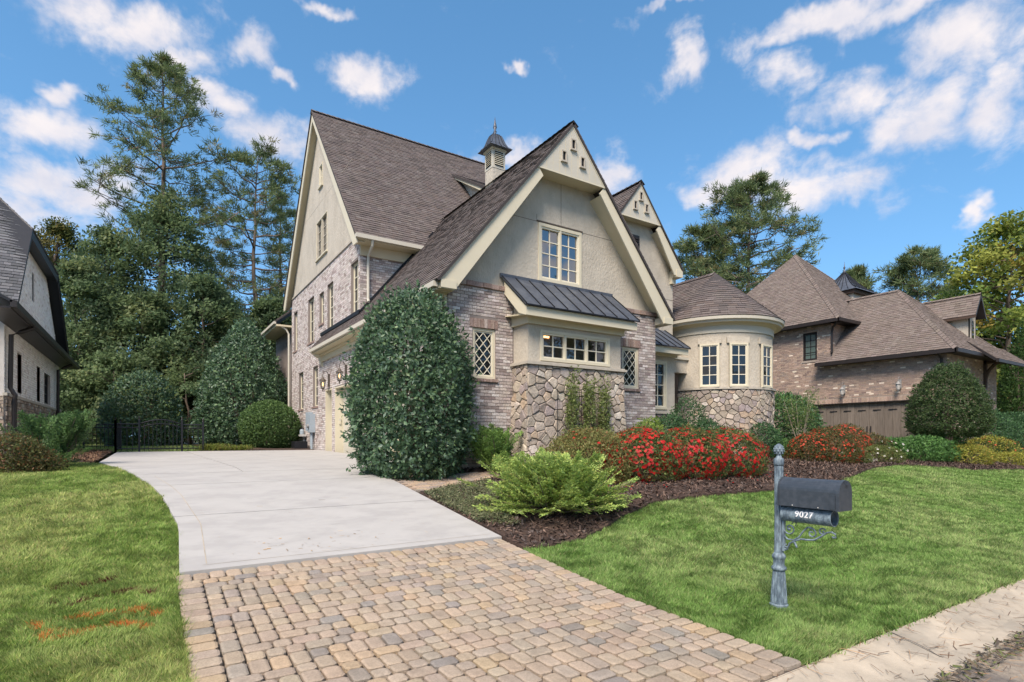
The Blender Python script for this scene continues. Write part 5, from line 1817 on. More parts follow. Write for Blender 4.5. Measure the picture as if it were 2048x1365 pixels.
while b < 2.72:
    h = random.uniform(0.07, 0.13)
    a = 19.46
    while a < 30.0:
        w = random.uniform(0.12, 0.42)
        vs, fs = brick_geo(Px, (a, min(a + w, 30.0), b, min(b + h, 2.73)), joint=0.005, proud=0.05)
        mb.add(vs, fs, pick(PALS)); a += w
    b += h
Pxf = front(19.46)
b = 1.15
while b < 2.72:
    h = random.uniform(0.07, 0.13); a = -5
    while a < -3.2:
        w = random.uniform(0.12, 0.42)
        vs, fs = brick_geo(Pxf, (a, min(a + w, -3.2), b, min(b + h, 2.73)), joint=0.005, proud=0.05)
        mb.add(vs, fs, pick(PALS)); a += w
    b += h
tag(mb.build("ledge_stone", "stone", lwall), kind="stuff")
MB().pbox(Px, 19.4, 30.05, 2.73, 2.81, -0.02, 0.07).build("water_table", "cast_stone", hl)
for h in WL_:
    window(hl, Px, *h, sashes=1, cols=2, rows=3, inset=0.12, trim=0.05, proud=-0.06, glass="glass_dim", frame="bronze", mun="bronze")
    rv = MB()
    for a in (h[0], h[1]):
        rv.quad(Px(a, h[2], 0.012), Px(a, h[3], 0.012), Px(a, h[3], -0.12), Px(a, h[2], -0.12), (0.40, 0.30, 0.24))
    rv.build("reveal", "brick", hl)
# gable over the eave
GB = [(19.3, 4.9), (29.8, 4.9), (26.5, 7.55), (21.4, 7.55)]
mb = MB()
SLW = (23.55, 23.95, 6.09, 6.99)
wall_face(mb, Px, GB, [SLW], 0.1)
lg = mb.build("gable_wall", "mortar_white", hl)
slope_l = lambda b: 19.3 + (b - 4.9) * (21.4 - 19.3) / 2.65
slope_r = lambda b: 29.8 - (b - 4.9) * (29.8 - 26.5) / 2.65
brick_field(lg, Px, brick_rows(19.3, 29.8, 4.9, 7.5, [SLW], 0.0727, 0.203, clip=lambda a, b: slope_l(b) + .1 < a < slope_r(b) - .1), BR_WHITE, m="white_brick")
window(hl, Px, *SLW, sashes=1, cols=1, rows=2, inset=0.09, trim=0.04, proud=-0.03, glass="glass", frame="bronze", mun="bronze")
RK = [(19.0, 5.05), (21.2, 7.68), (26.7, 7.68), (30.15, 5.05)]
for p, q in zip(RK[:-1], RK[1:]):
    MB().prism([(-2.88, p[0], p[1]), (-2.88, q[0], q[1]), (-2.88, q[0], q[1] - 0.24), (-2.88, p[0], p[1] - 0.24)], (-0.04, 0, 0)).build("rake_board", "bronze", hl)
    MB().quad((-2.9, p[0], p[1] - 0.16), (-2.9, q[0], q[1] - 0.16), (-3.22, q[0], q[1] - 0.16), (-3.22, p[0], p[1] - 0.16)).build("rake_soffit", "black_metal", hl)
rdg = (-5.5, 23.95, 10.84)
roof_plane(hl, [(-12, 19.0, 5.1), (-2.86, 19.0, 5.1), (-2.86, 21.2, 7.72), (rdg[0], rdg[1], rdg[2]), (-12, rdg[1], rdg[2])], SH_GREY, thick=0.1, edge_mat="black_metal")
roof_plane(hl, [(-2.86, 21.2, 7.72), (-2.86, 26.7, 7.72), rdg], SH_GREY, thick=0.1, edge_mat="black_metal")
roof_plane(hl, [(-2.86, 30.15, 5.1), (-12, 30.15, 5.1), (-12, rdg[1], rdg[2]), rdg, (-2.86, 26.7, 7.72)], SH_GREY, thick=0.1, edge_mat="black_metal", shingles=False)
# deep pent eave with gutter along the wall
roof_plane(hl, [(-2.62, 16.9, 4.78), (-2.62, 30.6, 4.78), (-3.2, 30.6, 5.1), (-3.2, 16.9, 5.1)], SH_GREY, name="pent_roof", thick=0.06, edge_mat="black_metal")
MB().box(-2.68, -2.56, 16.9, 30.6, 4.62, 4.77).build("gutter", "bronze", hl)
MB().box(-3.2, -2.68, 17.0, 30.6, 4.60, 4.64).build("pent_soffit", "bronze", hl)
MB().tube([(-2.64, 19.7, 4.6), (-2.9, 19.65, 4.45), (-3.08, 19.6, 4.35), (-3.10, 19.6, 2.95), (-3.0, 19.6, 2.75), (-3.02, 19.6, 2.6), (-3.02, 19.6, 1.1)], 0.055, 8).build("downspout", "bronze", hl)
MB().tube([(-2.64, 28.6, 4.6), (-2.9, 28.6, 4.45), (-3.08, 28.6, 4.35), (-3.10, 28.6, 1.3)], 0.055, 8).build("downspout", "bronze", hl)

# ================================================================== SMALL THINGS BY THE HOUSES
def lantern(loc, label, metal="lantern_metal", lit=True, facing=(-1, 0), s=1.0):
    x, y, z = loc
    t = thing("wall_lantern", loc, label, "lantern", "wall lanterns" if lit else "wall lanterns beside the far garage")
    fx, fy = facing
    wx, wy = x - fx * 0.22 * s, y - fy * 0.22 * s              # on the wall
    MB().box(wx - 0.03, wx + 0.01, wy - 0.06 * s, wy + 0.06 * s, z - 0.12 * s, z + 0.34 * s).build("back_plate", metal, t)
    arm = [(wx, wy, z + 0.02)]
    pts = [(wx + fx * 0.22 * s * k, wy + fy * 0.22 * s * k, z + h * s) for k, h in ((0.0, 0.12), (0.12, 0.34), (0.45, 0.45), (0.85, 0.42), (1.0, 0.30), (1.0, 0.22))]
    MB().tube(pts, 0.014 * s, 6).build("scroll_arm", metal, t, smooth=True)
    MB().lathe((x, y, z), [(.015 * s, .24 * s), (.04 * s, .20 * s), (.05 * s, .17 * s), (.125 * s, .10 * s), (.135 * s, .085 * s), (.11 * s, .08 * s)][::-1], 8).build("cap", metal, t)
    MB().lathe((x, y, z), [(.012 * s, -.30 * s), (.03 * s, -.26 * s), (.015 * s, -.23 * s), (.07 * s, -.19 * s), (.075 * s, -.17 * s)], 8).build("finial", metal, t)
    g = MB()
    for k in range(8):
        a = 2 * PI * k / 8
        g.bar((x + .068 * s * math.cos(a), y + .068 * s * math.sin(a), z - .17 * s), (x + .105 * s * math.cos(a), y + .105 * s * math.sin(a), z + .085 * s), 0.008 * s)
    g.build("cage", metal, t)
    if lit:
        MB().lathe((x, y, z), [(.012, -.10), (.024, -.05), (.02, 0.0), (.006, .035)], 8).build("bulb", "lamp_glow", t, smooth=True)
        MB().lathe((x, y, z), [(.062 * s, -.168 * s), (.098 * s, .08 * s)], 8).build("glass_shade", "clear_glass", t)
    else:
        MB().lathe((x, y, z), [(.062 * s, -.168 * s), (.098 * s, .08 * s)], 8).build("glass_shade", "white_plastic", t)


lantern((5.22, 20.55, 3.60), "lit lantern on a scroll bracket between the side doors")
lantern((5.22, 18.45, 3.70), "lit lantern on a scroll bracket nearest the tall evergreen tree")
lantern((26.1, 12.94, 3.74), "pale lantern over the middle of the wooden garage door", "pale_metal", False, s=0.85)
lantern((26.1, 10.70, 3.80), "pale lantern over the wooden garage door near the topiary", "pale_metal", False, s=0.85)

em = thing("electric_meter_box", (5.35, 22.9, 1.1), "grey electric meter box with conduit on the brick wall", "meter box")
MB().box(5.25, 5.455, 22.62, 22.98, 1.85, 2.58).build("cabinet", "meter_grey", em)
MB().box(5.27, 5.455, 23.0, 23.42, 1.92, 2.66).build("cabinet", "meter_grey", em)
MB().tube([(5.24, 22.8, 2.1), (5.17, 22.8, 2.1)], 0.07, 12).build("meter_dial", "pale_metal", em)
MB().tube([(5.36, 22.78, 1.85), (5.36, 22.78, 1.08)], 0.045, 8).build("conduit", "meter_grey", em)
MB().tube([(5.40, 23.1, 1.92), (5.40, 23.12, 1.3)], 0.025, 8).build("conduit", "meter_grey", em)
hz = thing("gas_meter", (5.3, 24.2, 1.1), "small pale gas meter with pipe beside the round shrub", "meter")
MB().tube([(5.36, 24.1, 1.08), (5.36, 24.1, 1.75), (5.36, 24.35, 1.8), (5.36, 24.35, 2.0)], 0.02, 8).build("pipe", "pale_metal", hz)
MB().box(5.2, 5.42, 24.0, 24.45, 1.70, 1.78).build("shelf", "white_plastic", hz)
MB().lathe((5.32, 24.3, 1.78), [(.08, 0), (.09, .05), (.09, .16), (.05, .22)], 10).build("dial", "meter_grey", hz)
bn = thing("planter_crate", (5.05, 23.6, 1.13), "low black crate below the meter box", "crate")
MB().box(4.85, 5.3, 23.35, 23.9, 1.13, 1.16).build("floor", "black_metal", bn)
for (x0, x1, y0, y1) in ((4.83, 4.86, 23.33, 23.92), (5.3, 5.33, 23.33, 23.92), (4.86, 5.3, 23.33, 23.36), (4.86, 5.3, 23.89, 23.92)):
    MB().box(x0, x1, y0, y1, 1.13, 1.50).build("side", "black_metal", bn)
kp = thing("garage_keypad", (5.6, 19.82, 2.2), "small cream keypad on the garage door jamb", "keypad")
MB().box(5.59, 5.66, 19.80, 19.829, 2.1, 2.32).build("housing", "cream_panel", kp)
MB().box(5.595, 5.655, 19.792, 19.80, 2.12, 2.22).build("cover", "cream_trim", kp)

# ---- garden fence and gate
def pickets(parent, p, q, z0, z1, step=0.115):
    L = math.dist(p, q); n = int(L / step)
    for k in range(1, n):
        x, y = p[0] + (q[0] - p[0]) * k / n, p[1] + (q[1] - p[1]) * k / n
        zt_ = z1(k / n) if callable(z1) else z1
        g0 = gz(x, y)
        MB().box(x - .009, x + .009, y - .009, y + .009, g0 + z0, g0 + zt_).build("picket", "black_metal", parent)


def rail(parent, p, q, z, arch=0.0, w=0.032):
    pts = []
    for k in range(13):
        t = k / 12
        x, y = p[0] + (q[0] - p[0]) * t, p[1] + (q[1] - p[1]) * t
        pts.append((x, y, gz(x, y) + z + arch * math.sin(PI * t)))
    MB().tube(pts, w / 1.6, 4).build("rail", "black_metal", parent)


def post(parent, p, h, w=0.06):
    g0 = gz(*p)
    MB().box(p[0] - w / 2, p[0] + w / 2, p[1] - w / 2, p[1] + w / 2, g0, g0 + h).lathe((p[0], p[1], g0 + h), [(w * .45, 0), (w * .3, .02), (w * .5, .05), (w * .3, .09), (.003, .11)], 8).build("post", "black_metal", parent)


FY = 22.45
gate = thing("garden_gate", (0.3, FY, gz(.3, FY)), "black metal double gate with arched top across the drive's end", "gate")
post(gate, (-0.30, FY), 1.12); post(gate, (0.93, FY), 1.12)
rail(gate, (-0.27, FY), (0.90, FY), 0.98, 0.14); rail(gate, (-0.27, FY), (0.90, FY), 0.86, 0.12); rail(gate, (-0.27, FY), (0.90, FY), 0.14)
pickets(gate, (-0.27, FY), (0.90, FY), 0.06, lambda t: 0.98 + 0.14 * math.sin(PI * t))
for k, (p, q, lb) in enumerate((((-0.95, FY), (-0.33, FY), "short black fence panel beside the gate towards the white house"), ((0.96, FY), (1.57, FY), "short black fence panel between the gate and the tall holly"),
                                ((-0.95, FY), (-0.95, 26.2), "black picket fence running back from the gate"), ((-0.95, 26.2), (-3.2, 26.2), "black picket fence ending at the white brick house"))):
    f = thing("picket_fence", ((p[0] + q[0]) / 2, (p[1] + q[1]) / 2, gz(*p)), lb, "fence", "black garden fence panels")
    rail(f, p, q, 0.96); rail(f, p, q, 0.84); rail(f, p, q, 0.14)
    pickets(f, p, q, 0.06, 0.96, 0.125)
    if k != 3:
        post(f, p if k != 1 else q, 1.08)
    if k == 3:
        post(f, p, 1.08); post(f, ((p[0] + q[0]) / 2, 26.2), 1.08)

# ================================================================== MAILBOX
MU, MV = 4.96, 3.03
mz0 = gz(MU, MV)
mail = thing("mailbox", (MU, MV, mz0), "dark mailbox on a fluted weathered green-grey post by the street", "mailbox")
MB().box(MU - .10, MU + .10, MV - .10, MV + .10, mz0 - .02, mz0 + .02).build("foot_plate", "patina", mail)
MB().lathe((MU, MV, mz0 + .02), [(0.0818, 0), (0.0818, .025), (0.0722, .035), (0.0722, .05)], 24).build("plinth", "patina", mail)
MB().lathe((MU, MV, mz0 + .07), [(0.0722, 0), (0.0687, .08), (0.0609, .20), (0.0539, .29)], 32, flute=[.12] * 4).build("fluted_base", "patina", mail)
MB().lathe((MU, MV, mz0 + .36), [(0.0539, 0), (0.0661, .012), (0.0661, .03), (0.0522, .045), (0.0487, .06), (0.0496, .10), (0.0557, .115), (0.0609, .125), (0.0609, .14), (0.0505, .155), (0.0435, .165)], 24).build("collar", "patina", mail, smooth=True)
MB().lathe((MU, MV, mz0 + .525), [(0.0409, 0), (0.0391, .3), (0.0391, .83)], 24, flute=[.11] * 3).build("fluted_post", "patina", mail)
MB().lathe((MU, MV, mz0 + 1.345), [(0.0409, 0), (0.0452, .01), (0.0452, .055), (0.0391, .065), (0.0261, .075), (0.0191, .10)], 24).build("cap", "patina", mail, smooth=True)
fin = MB()
fin.lathe((MU, MV, mz0 + 1.44), [(.018, 0), (.02, .008), (.03, .02), (.040, .042), (.041, .06), (.034, .085), (.020, .102), (.005, .11)], 14)
fo = fin.build("finial", "patina", mail, smooth=True)
for j in range(4):                                     # scales of the acorn
    for k in range(8):
        a = 2 * PI * (k + 0.5 * (j % 2)) / 8
        r = (.034, .042, .041, .032)[j]; z = mz0 + 1.458 + .020 * j
        MB().lathe((MU + r * math.cos(a), MV + r * math.sin(a), z), [(.002, -.008), (.008, -.002), (.008, .006), (.002, .013)], 5).build("scale", "patina", fo)
# box: arched tin along -Y
bx0, bx1 = MV - 0.06, MV - 0.575
bw_, bz0, bz1 = 0.10, 0.985 + mz0, 1.135 + mz0
prof = [(-bw_, bz0), (bw_, bz0), (bw_, bz1)] + [(bw_ * math.cos(t), bz1 + bw_ * 1.05 * math.sin(t)) for t in np.linspace(0, PI, 15)[1:-1]] + [(-bw_, bz1)]
MB().prism([(MU + a, bx0, b) for a, b in prof], (0, bx1 - bx0, 0)).build("box", "mailbox_paint", mail)
big = [(a * 1.06, bz0 - .004 + (b - bz0) * 1.03) for a, b in prof]
MB().prism([(MU + a, bx1 + 0.004, b) for a, b in big], (0, -0.03, 0)).build("door", "mailbox_paint", mail)
MB().prism([(MU + a, bx0 - 0.0, b) for a, b in big], (0, 0.012, 0)).build("back_rim", "mailbox_paint", mail)
MB().box(MU - .012, MU + .012, bx1 - .045, bx1 - .026, bz1 + .07, bz1 + .10).build("door_pull", "mailbox_paint", mail)
MB().box(MU - bw_ - .004, MU - bw_, bx1 + .01, bx1 + .05, bz0 + .01, bz1 - .02).build("hinge_strip", "mailbox_paint", mail)
for d in (0.13, 0.36):
    MB().lathe((MU - bw_ - .002, bx0 - d, bz0 + .012), [(.004, -.004), (.005, 0), (.004, .004)], 6).build("rivet", "white_plastic", mail)
# newspaper tube
tz, trd = mz0 + .905, .072
ty0, ty1 = MV - .055, MV - .51
tube_r = MB()
n = 28
vs, fs = [], []
for (y, r) in ((ty0, trd), (ty1, trd), (ty1, trd - .006), (ty0 - .02, trd - .006)):
    for k in range(n):
        a = 2 * PI * k / n
        vs.append((MU + r * math.cos(a), y, tz + r * math.sin(a)))
for i in range(3):
    for k in range(n):
        fs.append((i * n + k, i * n + (k + 1) % n, (i + 1) * n + (k + 1) % n, (i + 1) * n + k))
fs.append(tuple(range(n)))
tube_o = tube_r.add(vs, fs).build("newspaper_tube", "patina", mail, smooth=False)
MB().add([(MU + (trd - .007) * math.cos(2 * PI * k / n), ty1 + .10, tz + (trd - .007) * math.sin(2 * PI * k / n)) for k in range(n)], [tuple(range(n))]).build("tube_back", "black_metal", mail)
# house number on the tube
cu_ = bpy.data.curves.new("house_number", "FONT")
cu_.body = "9027"
cu_.size = 0.078
cu_.offset = 0.0016
cu_.space_character = 1.08
cu_.resolution_u = 4
tmp = bpy.data.objects.new("house_number", cu_)
COL.objects.link(tmp)
bpy.context.view_layer.update()
me = bpy.data.meshes.new_from_object(tmp.evaluated_get(bpy.context.evaluated_depsgraph_get()))
bpy.data.objects.remove(tmp)
bm_ = bmesh.new(); bm_.from_mesh(me)
bmesh.ops.triangulate(bm_, faces=bm_.faces[:])
bmesh.ops.subdivide_edges(bm_, edges=bm_.edges[:], cuts=3, use_grid_fill=True)
bm_.to_mesh(me); bm_.free()
co = np.zeros(len(me.vertices) * 3); me.vertices.foreach_get("co", co); co = co.reshape(-1, 3)
vs = []
for x, y, z in co:
    ang = PI - (y - 0.012) / trd                      # wraps on the side that faces the driveway
    vs.append((MU + (trd + .0016) * math.cos(ang), ty0 - 0.14 - x, tz + (trd + .0016) * math.sin(ang)))
MB().add(vs, [tuple(p.vertices) for p in me.polygons]).build("house_number", "white_paint", mail)
# scrollwork bracket below the tube
def spiral(c, r0, turns, start, sgn=1, n=26):
    return [(c[0] + r0 * (1 - 0.82 * k / n) * math.cos(start + sgn * turns * 2 * PI * k / n), c[1] + r0 * (1 - 0.82 * k / n) * math.sin(start + sgn * turns * 2 * PI * k / n)) for k in range(n + 1)]


def scroll(pts, r=.0075):
    MB().tube([(MU, MV - .045 - a, mz0 + b) for a, b in pts], r, 6).build("scroll", "patina", mail, smooth=True)


arm = [(0.01, .60), (.03, .585), (.05, .60), (.06, .63), (.11, .66), (.17, .685), (.22, .685), (.29, .695), (.35, .735), (.40, .775), (.44, .785), (.47, .77), (.475, .745), (.455, .735), (.445, .75)]
scroll(arm, .009)
scroll([(0.0, .70), (.04, .665), (.10, .665), (.15, .70), (.19, .76), (.23, .80), (.27, .80)], .008)
scroll(spiral((.06, .765), .055, 1.3, PI * 1.1))
scroll(spiral((.265, .75), .045, 1.25, PI * 0.6, -1))
scroll(spiral((.03, .585), .03, 1.0, PI * 0.5))
scroll(spiral((.36, .775), .035, 1.1, PI * 0.2))
scroll([(.115, .80), (.13, .825), (.10, .835), (.085, .815)], .006)
scroll([(.10, .66), (.12, .62), (.13, .60)], .010)
MB().lathe((MU - .008, MV - .045 - .06, mz0 + .757), [(.012, 0), (.014, .008), (.006, .016)], 10).build("rosette", "patina", mail)
MB().bar((MU, MV - .05, mz0 + .55), (MU, MV - .05, mz0 + .83), .016, .03).build("back_strap", "patina", mail)

# worn soil ring round the foot of the mailbox post
ring = [(MU + (0.17 + 0.03 * random.random()) * math.cos(t), MV + (0.17 + 0.03 * random.random()) * math.sin(t)) for t in np.linspace(0, 2 * PI, 20)[:-1]]
MB().add([(x, y, gz(x, y) + 0.012) for x, y in ring], [tuple(range(len(ring)))]).build("soil_ring", "mulch", mail)
# ================================================================== PLANTS
def unit(a):
    return a / np.maximum(np.linalg.norm(a, axis=-1, keepdims=True), 1e-9)


def leaf_mesh(name, P, A, N, L, W, C, m, parent, fold=0.12, belly=0.45):
    """one pointed leaf (two triangles, folded along the middle) per point"""
    A = unit(A)
    S = unit(np.cross(A, N))
    N = np.cross(S, A)
    L = np.asarray(L)[:, None]; W = np.asarray(W)[:, None]
    mid_ = P + A * L * belly
    V = np.stack([P, mid_ + S * W / 2 + N * W * fold, P + A * L, mid_ - S * W / 2 + N * W * fold], 1).reshape(-1, 3)
    n = len(P)
    i = np.arange(n)[:, None] * 4
    F = np.concatenate([i + np.array([[0, 1, 2]]), i + np.array([[0, 2, 3]])], 0)
    return fast_mesh(name, V, F, m, parent, tint=np.repeat(C, 4, 0))


def colours(n, pal, r, jit=0.22):
    cols = np.array([p[0] for p in pal]); w = np.array([p[1] for p in pal], float)
    c = cols[r.choice(len(pal), n, p=w / w.sum())]
    return c * r.uniform(1 - jit, 1 + jit, (n, 1))


def shell_points(r, n, c, H, R, prof, lump=0.08, lf=5.0, deep=0.22, seed=0, Ry=None):
    """points near the surface of a solid of revolution standing on c"""
    ts = np.linspace(0, 1, 60)
    rs = np.interp(ts, [p[0] for p in prof], [p[1] for p in prof])
    ds = np.hypot(np.gradient(ts * H), np.gradient(rs * R))
    w = (rs + 0.02) * ds
    t = np.interp(r.random(n), np.cumsum(w) / w.sum(), ts)
    t = np.clip(t + r.normal(0, 0.008, n), 0, 1)
    th = r.uniform(0, 2 * PI, n)
    rr = np.interp(t, [p[0] for p in prof], [p[1] for p in prof])
    slope = np.interp(t, ts, np.gradient(rs, ts)) * R / H
    lum = 1 + lump * 2 * (vnoise(np.cos(th) * lf + 50, np.sin(th) * lf + t * lf * 1.4 + 80, seed) - 0.5) + lump * (vnoise(np.cos(th) * lf * 2.7 + 50, np.sin(th) * lf * 2.7 + t * lf * 3 + 20, seed + 4) - 0.5)
    inn = 1 - deep * r.random(n) ** 2.2 + np.maximum(0, r.normal(-0.03, 0.045, n)) * 0.9
    rad = rr * lum * inn
    Rx = R; Ry = Ry or R
    P = np.column_stack([c[0] + rad * Rx * np.cos(th), c[1] + rad * Ry * np.sin(th), c[2] + t * H * (0.5 + 0.5 * lum) * (1 - 0.35 * (1 - inn) * t)])
    N = unit(np.column_stack([np.cos(th), np.sin(th), -slope]))
    return P, N, t


DOME = [(0, .80), (.12, .95), (.3, 1.0), (.5, .96), (.7, .82), (.85, .6), (.95, .32), (1, .02)]
EGG = [(0, .70), (.08, .90), (.25, 1.0), (.5, .93), (.7, .76), (.85, .52), (.95, .27), (1, .02)]
TALL = [(0, .78), (.06, .90), (.2, 1.0), (.4, 1.0), (.6, .90), (.75, .74), (.87, .5), (.95, .28), (1, .03)]
CONE = [(0, .8), (.08, .95), (.2, 1.0), (.45, .9), (.7, .6), (.85, .36), (.95, .16), (1, .02)]
BALL = [(0, .55), (.12, .82), (.3, .98), (.5, 1.0), (.7, .9), (.85, .66), (.95, .36), (1, .02)]


def shrub(name, c, H, R, prof, n, leaf, pal, label, cat, group=None, m="leaf", lump=0.08, lf=5.0, deep=0.25, seed=1, out=0.45, up=0.25, flowers=None, stems=5, Ry=None, spread=0.9, fsel=None, fold=0.12, gap=0.0, shoots=0):
    r = np.random.default_rng(seed)
    c = np.array([c[0], c[1], gz(c[0], c[1]) if len(c) < 3 else c[2]])
    t = thing(name, tuple(c), label, cat, group)
    P, N, tt = shell_points(r, n, c, H, R, prof, lump, lf, deep, seed, Ry)
    if gap:
        hole = vnoise(P[:, 0] * 6.5 + P[:, 1] * 6.5, P[:, 2] * 6.0 + P[:, 1] * 2, seed + 9) * 0.65 + vnoise(P[:, 0] * 15 - P[:, 1] * 12, P[:, 2] * 15, seed + 10) * 0.35
        ok = (hole > 0.5 - gap * 0.5) | (r.random(n) > gap * 1.6)
        P, N = P[ok], N[ok]
    if shoots:
        Q, M_, _t = shell_points(r, shoots, c, H, R, prof, lump, lf, 0.02, seed, Ry)
        ax = unit(M_ + r.normal(0, 0.45, (shoots, 3)) + np.array([0, 0, 0.5]))
        ln = r.uniform(0.06, 0.22, shoots) * min(1.5, max(0.6, H / 3))
        per_s = 9
        f = np.tile(np.linspace(0.1, 1, per_s), shoots)[:, None]
        P = np.concatenate([P, np.repeat(Q, per_s, 0) + np.repeat(ax, per_s, 0) * np.repeat(ln, per_s)[:, None] * f + r.normal(0, 0.012, (shoots * per_s, 3))])
        N = np.concatenate([N, np.repeat(M_, per_s, 0)])
    n = len(P)
    N2 = unit(N + r.normal(0, 0.45, (n, 3)))
    A = unit(r.normal(0, 1, (n, 3)) * spread + N * out + np.array([0, 0, up]))
    k_ = r.uniform(0.6, 1.45, n); L = k_ * leaf[0]; W = k_ * r.uniform(0.8, 1.2, n) * leaf[1]
    leaf_mesh("foliage", P, A, N2, L, W, colours(n, pal, r), m, t, fold)
    if flowers:
        k, size, fpal = flowers
        P, N, tt = shell_points(r, k * 3, c, H, R * 1.015, prof, lump, lf, 0.03, seed, Ry)
        P = P + N * 0.015
        keep = 0.6 * vnoise(P[:, 0] * 4.2 + 9, P[:, 2] * 4.2 + P[:, 1] * 3, seed + 3) + 0.4 * vnoise(P[:, 0] * 13 + 9, P[:, 2] * 13 + P[:, 1] * 11, seed + 5) + r.normal(0, 0.06, len(P)) > 0.52
        if fsel is not None:
            keep &= fsel(P, r)
        P, N = P[keep][:k], N[keep][:k]
        k = len(P)
        T = unit(np.cross(N, r.normal(0, 1, (k, 3)))); B = np.cross(N, T)
        V = [P + N * 0.004]
        cnt = 5
        for j in range(cnt):
            a = 2 * PI * j / cnt
            for (da, rad, h) in ((-0.42, 0.75, 0.35), (0.0, 1.0, 0.25), (0.42, 0.75, 0.35)):
                V.append(P + (T * math.cos(a + da) + B * math.sin(a + da)) * size * rad * r.uniform(0.8, 1.2, (k, 1)) + N * size * h)
        V = np.stack(V, 1)
        per = V.shape[1]
        F = []
        for j in range(cnt):
            b = 1 + 3 * j
            F += [(0, b, b + 1), (0, b + 1, b + 2)]
        F = (np.arange(k)[:, None, None] * per + np.array(F)[None]).reshape(-1, 3)
        C = np.repeat(colours(k, fpal, r, 0.2), per, 0)
        tag(fast_mesh("blossoms", V.reshape(-1, 3), F, "petal", t, tint=C), kind="stuff")
    if stems:
        sm = MB()
        for k in range(stems):
            a = r.uniform(0, 2 * PI); rad = R * r.uniform(0.2, 0.6)
            p0 = c + np.array([math.cos(a) * R * .08, math.sin(a) * R * .08, -0.03]); p1 = c + np.array([math.cos(a) * rad * .5, math.sin(a) * rad * .5, H * .35]); p2 = c + np.array([math.cos(a) * rad, math.sin(a) * rad, H * r.uniform(.6, .8)])
            w = 0.012 + 0.012 * H
            sm.tube([p0, p1, p2], [w, w * .7, w * .25], 5)
        sm.build("stems", "bark", t)
    return t


def plumes(name, c, n, label, cat, pal, length=(0.7, 1.4), elev=(20, 80), droop=0.5, nodes=16, sprig=0.16, leaf=(0.045, 0.012), seed=1, m="needle", spread=0.12, per=9, stem_r=0.006, group=None, nest=0.0):
    """feathery conifer: arching plumes set with small flat sprigs"""
    r = np.random.default_rng(seed)
    c = np.array([c[0], c[1], gz(c[0], c[1])])
    t = thing(name, tuple(c), label, cat, group)
    Ps, As, Ns, Ts = [], [], [], []
    sm = MB()
    for k in range(n):
        a = 2 * PI * (k * 0.618 + r.uniform(-.05, .05)); e = math.radians(r.uniform(*elev)); L = r.uniform(*length) * (0.75 + 0.3 * math.cos(e))
        d = np.array([math.cos(a) * math.cos(e), math.sin(a) * math.cos(e), math.sin(e)])
        hz_ = np.array([math.cos(a), math.sin(a), 0.0])
        p0 = c + np.array([r.normal(0, spread), r.normal(0, spread), 0.02])
        f0 = nest * r.random() ** 0.8                     # sprays that spring from along the limbs, not only from the foot
        s = np.linspace(f0, f0 + (1 - f0) * (1 - 0.3 * nest), nodes + 1)[:, None]
        pts = p0 + d * L * s + (hz_ * 0.25 - np.array([0, 0, 0.33])) * droop * L * s ** 2.4
        if k % 2 == 0:
            sm.tube([tuple(q) for q in pts[::4]], [stem_r * 1.6, stem_r * 1.2, stem_r, stem_r * .6, stem_r * .3][:len(pts[::4])], 4)
        tang = unit(np.gradient(pts, axis=0))
        side = unit(np.cross(tang, np.array([0, 0, 1.0]) + r.normal(0, 0.25, 3)))
        nor = np.cross(side, tang)
        for j in range(3 if nest < .3 or f0 < .2 else 1, nodes + 1):
            f = j / nodes
            sl = sprig * (1.15 - 0.75 * f) * r.uniform(0.75, 1.25)
            for sg in (-1, 1, 0) if j > nodes - 3 else (-1, 1):
                dirs = unit(tang[j] * 0.9 + side[j] * sg * 0.85 + nor[j] * r.uniform(-.25, .35))
                u_ = np.linspace(0.12, 1, per)[:, None]
                base = pts[j] + dirs * sl * u_ - np.array([0, 0, 0.12]) * sl * u_ ** 2
                out = unit(dirs * 0.8 + np.cross(dirs, nor[j])[None] * np.where(np.arange(per) % 2, 0.7, -0.7)[:, None] + r.normal(0, 0.22, (per, 3)))
                Ps.append(base); As.append(out); Ns.append(np.repeat(nor[j][None], per, 0) + r.normal(0, 0.35, (per, 3))); Ts.append(np.full(per, f))
    P = np.concatenate(Ps); A = np.concatenate(As); N = np.concatenate(Ns); T = np.concatenate(Ts)
    k = len(P)
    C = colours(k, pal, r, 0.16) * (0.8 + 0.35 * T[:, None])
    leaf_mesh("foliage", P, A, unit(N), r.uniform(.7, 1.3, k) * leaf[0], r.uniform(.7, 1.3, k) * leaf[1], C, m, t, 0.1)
    if sm.v:
        sm.build("stems", "bark", t)
    return t


def limb(p, q, r, sag=0.0, n=5, wob=0.03):
    p, q = np.array(p, float), np.array(q, float)
    L = np.linalg.norm(q - p)
    out = []
    for k in range(n + 1):
        f = k / n
        x = p + (q - p) * f + np.array([0, 0, -sag * L * math.sin(PI * f)]) + (r.normal(0, wob * L, 3) if 0 < k < n else 0)
        out.append(x)
    return out


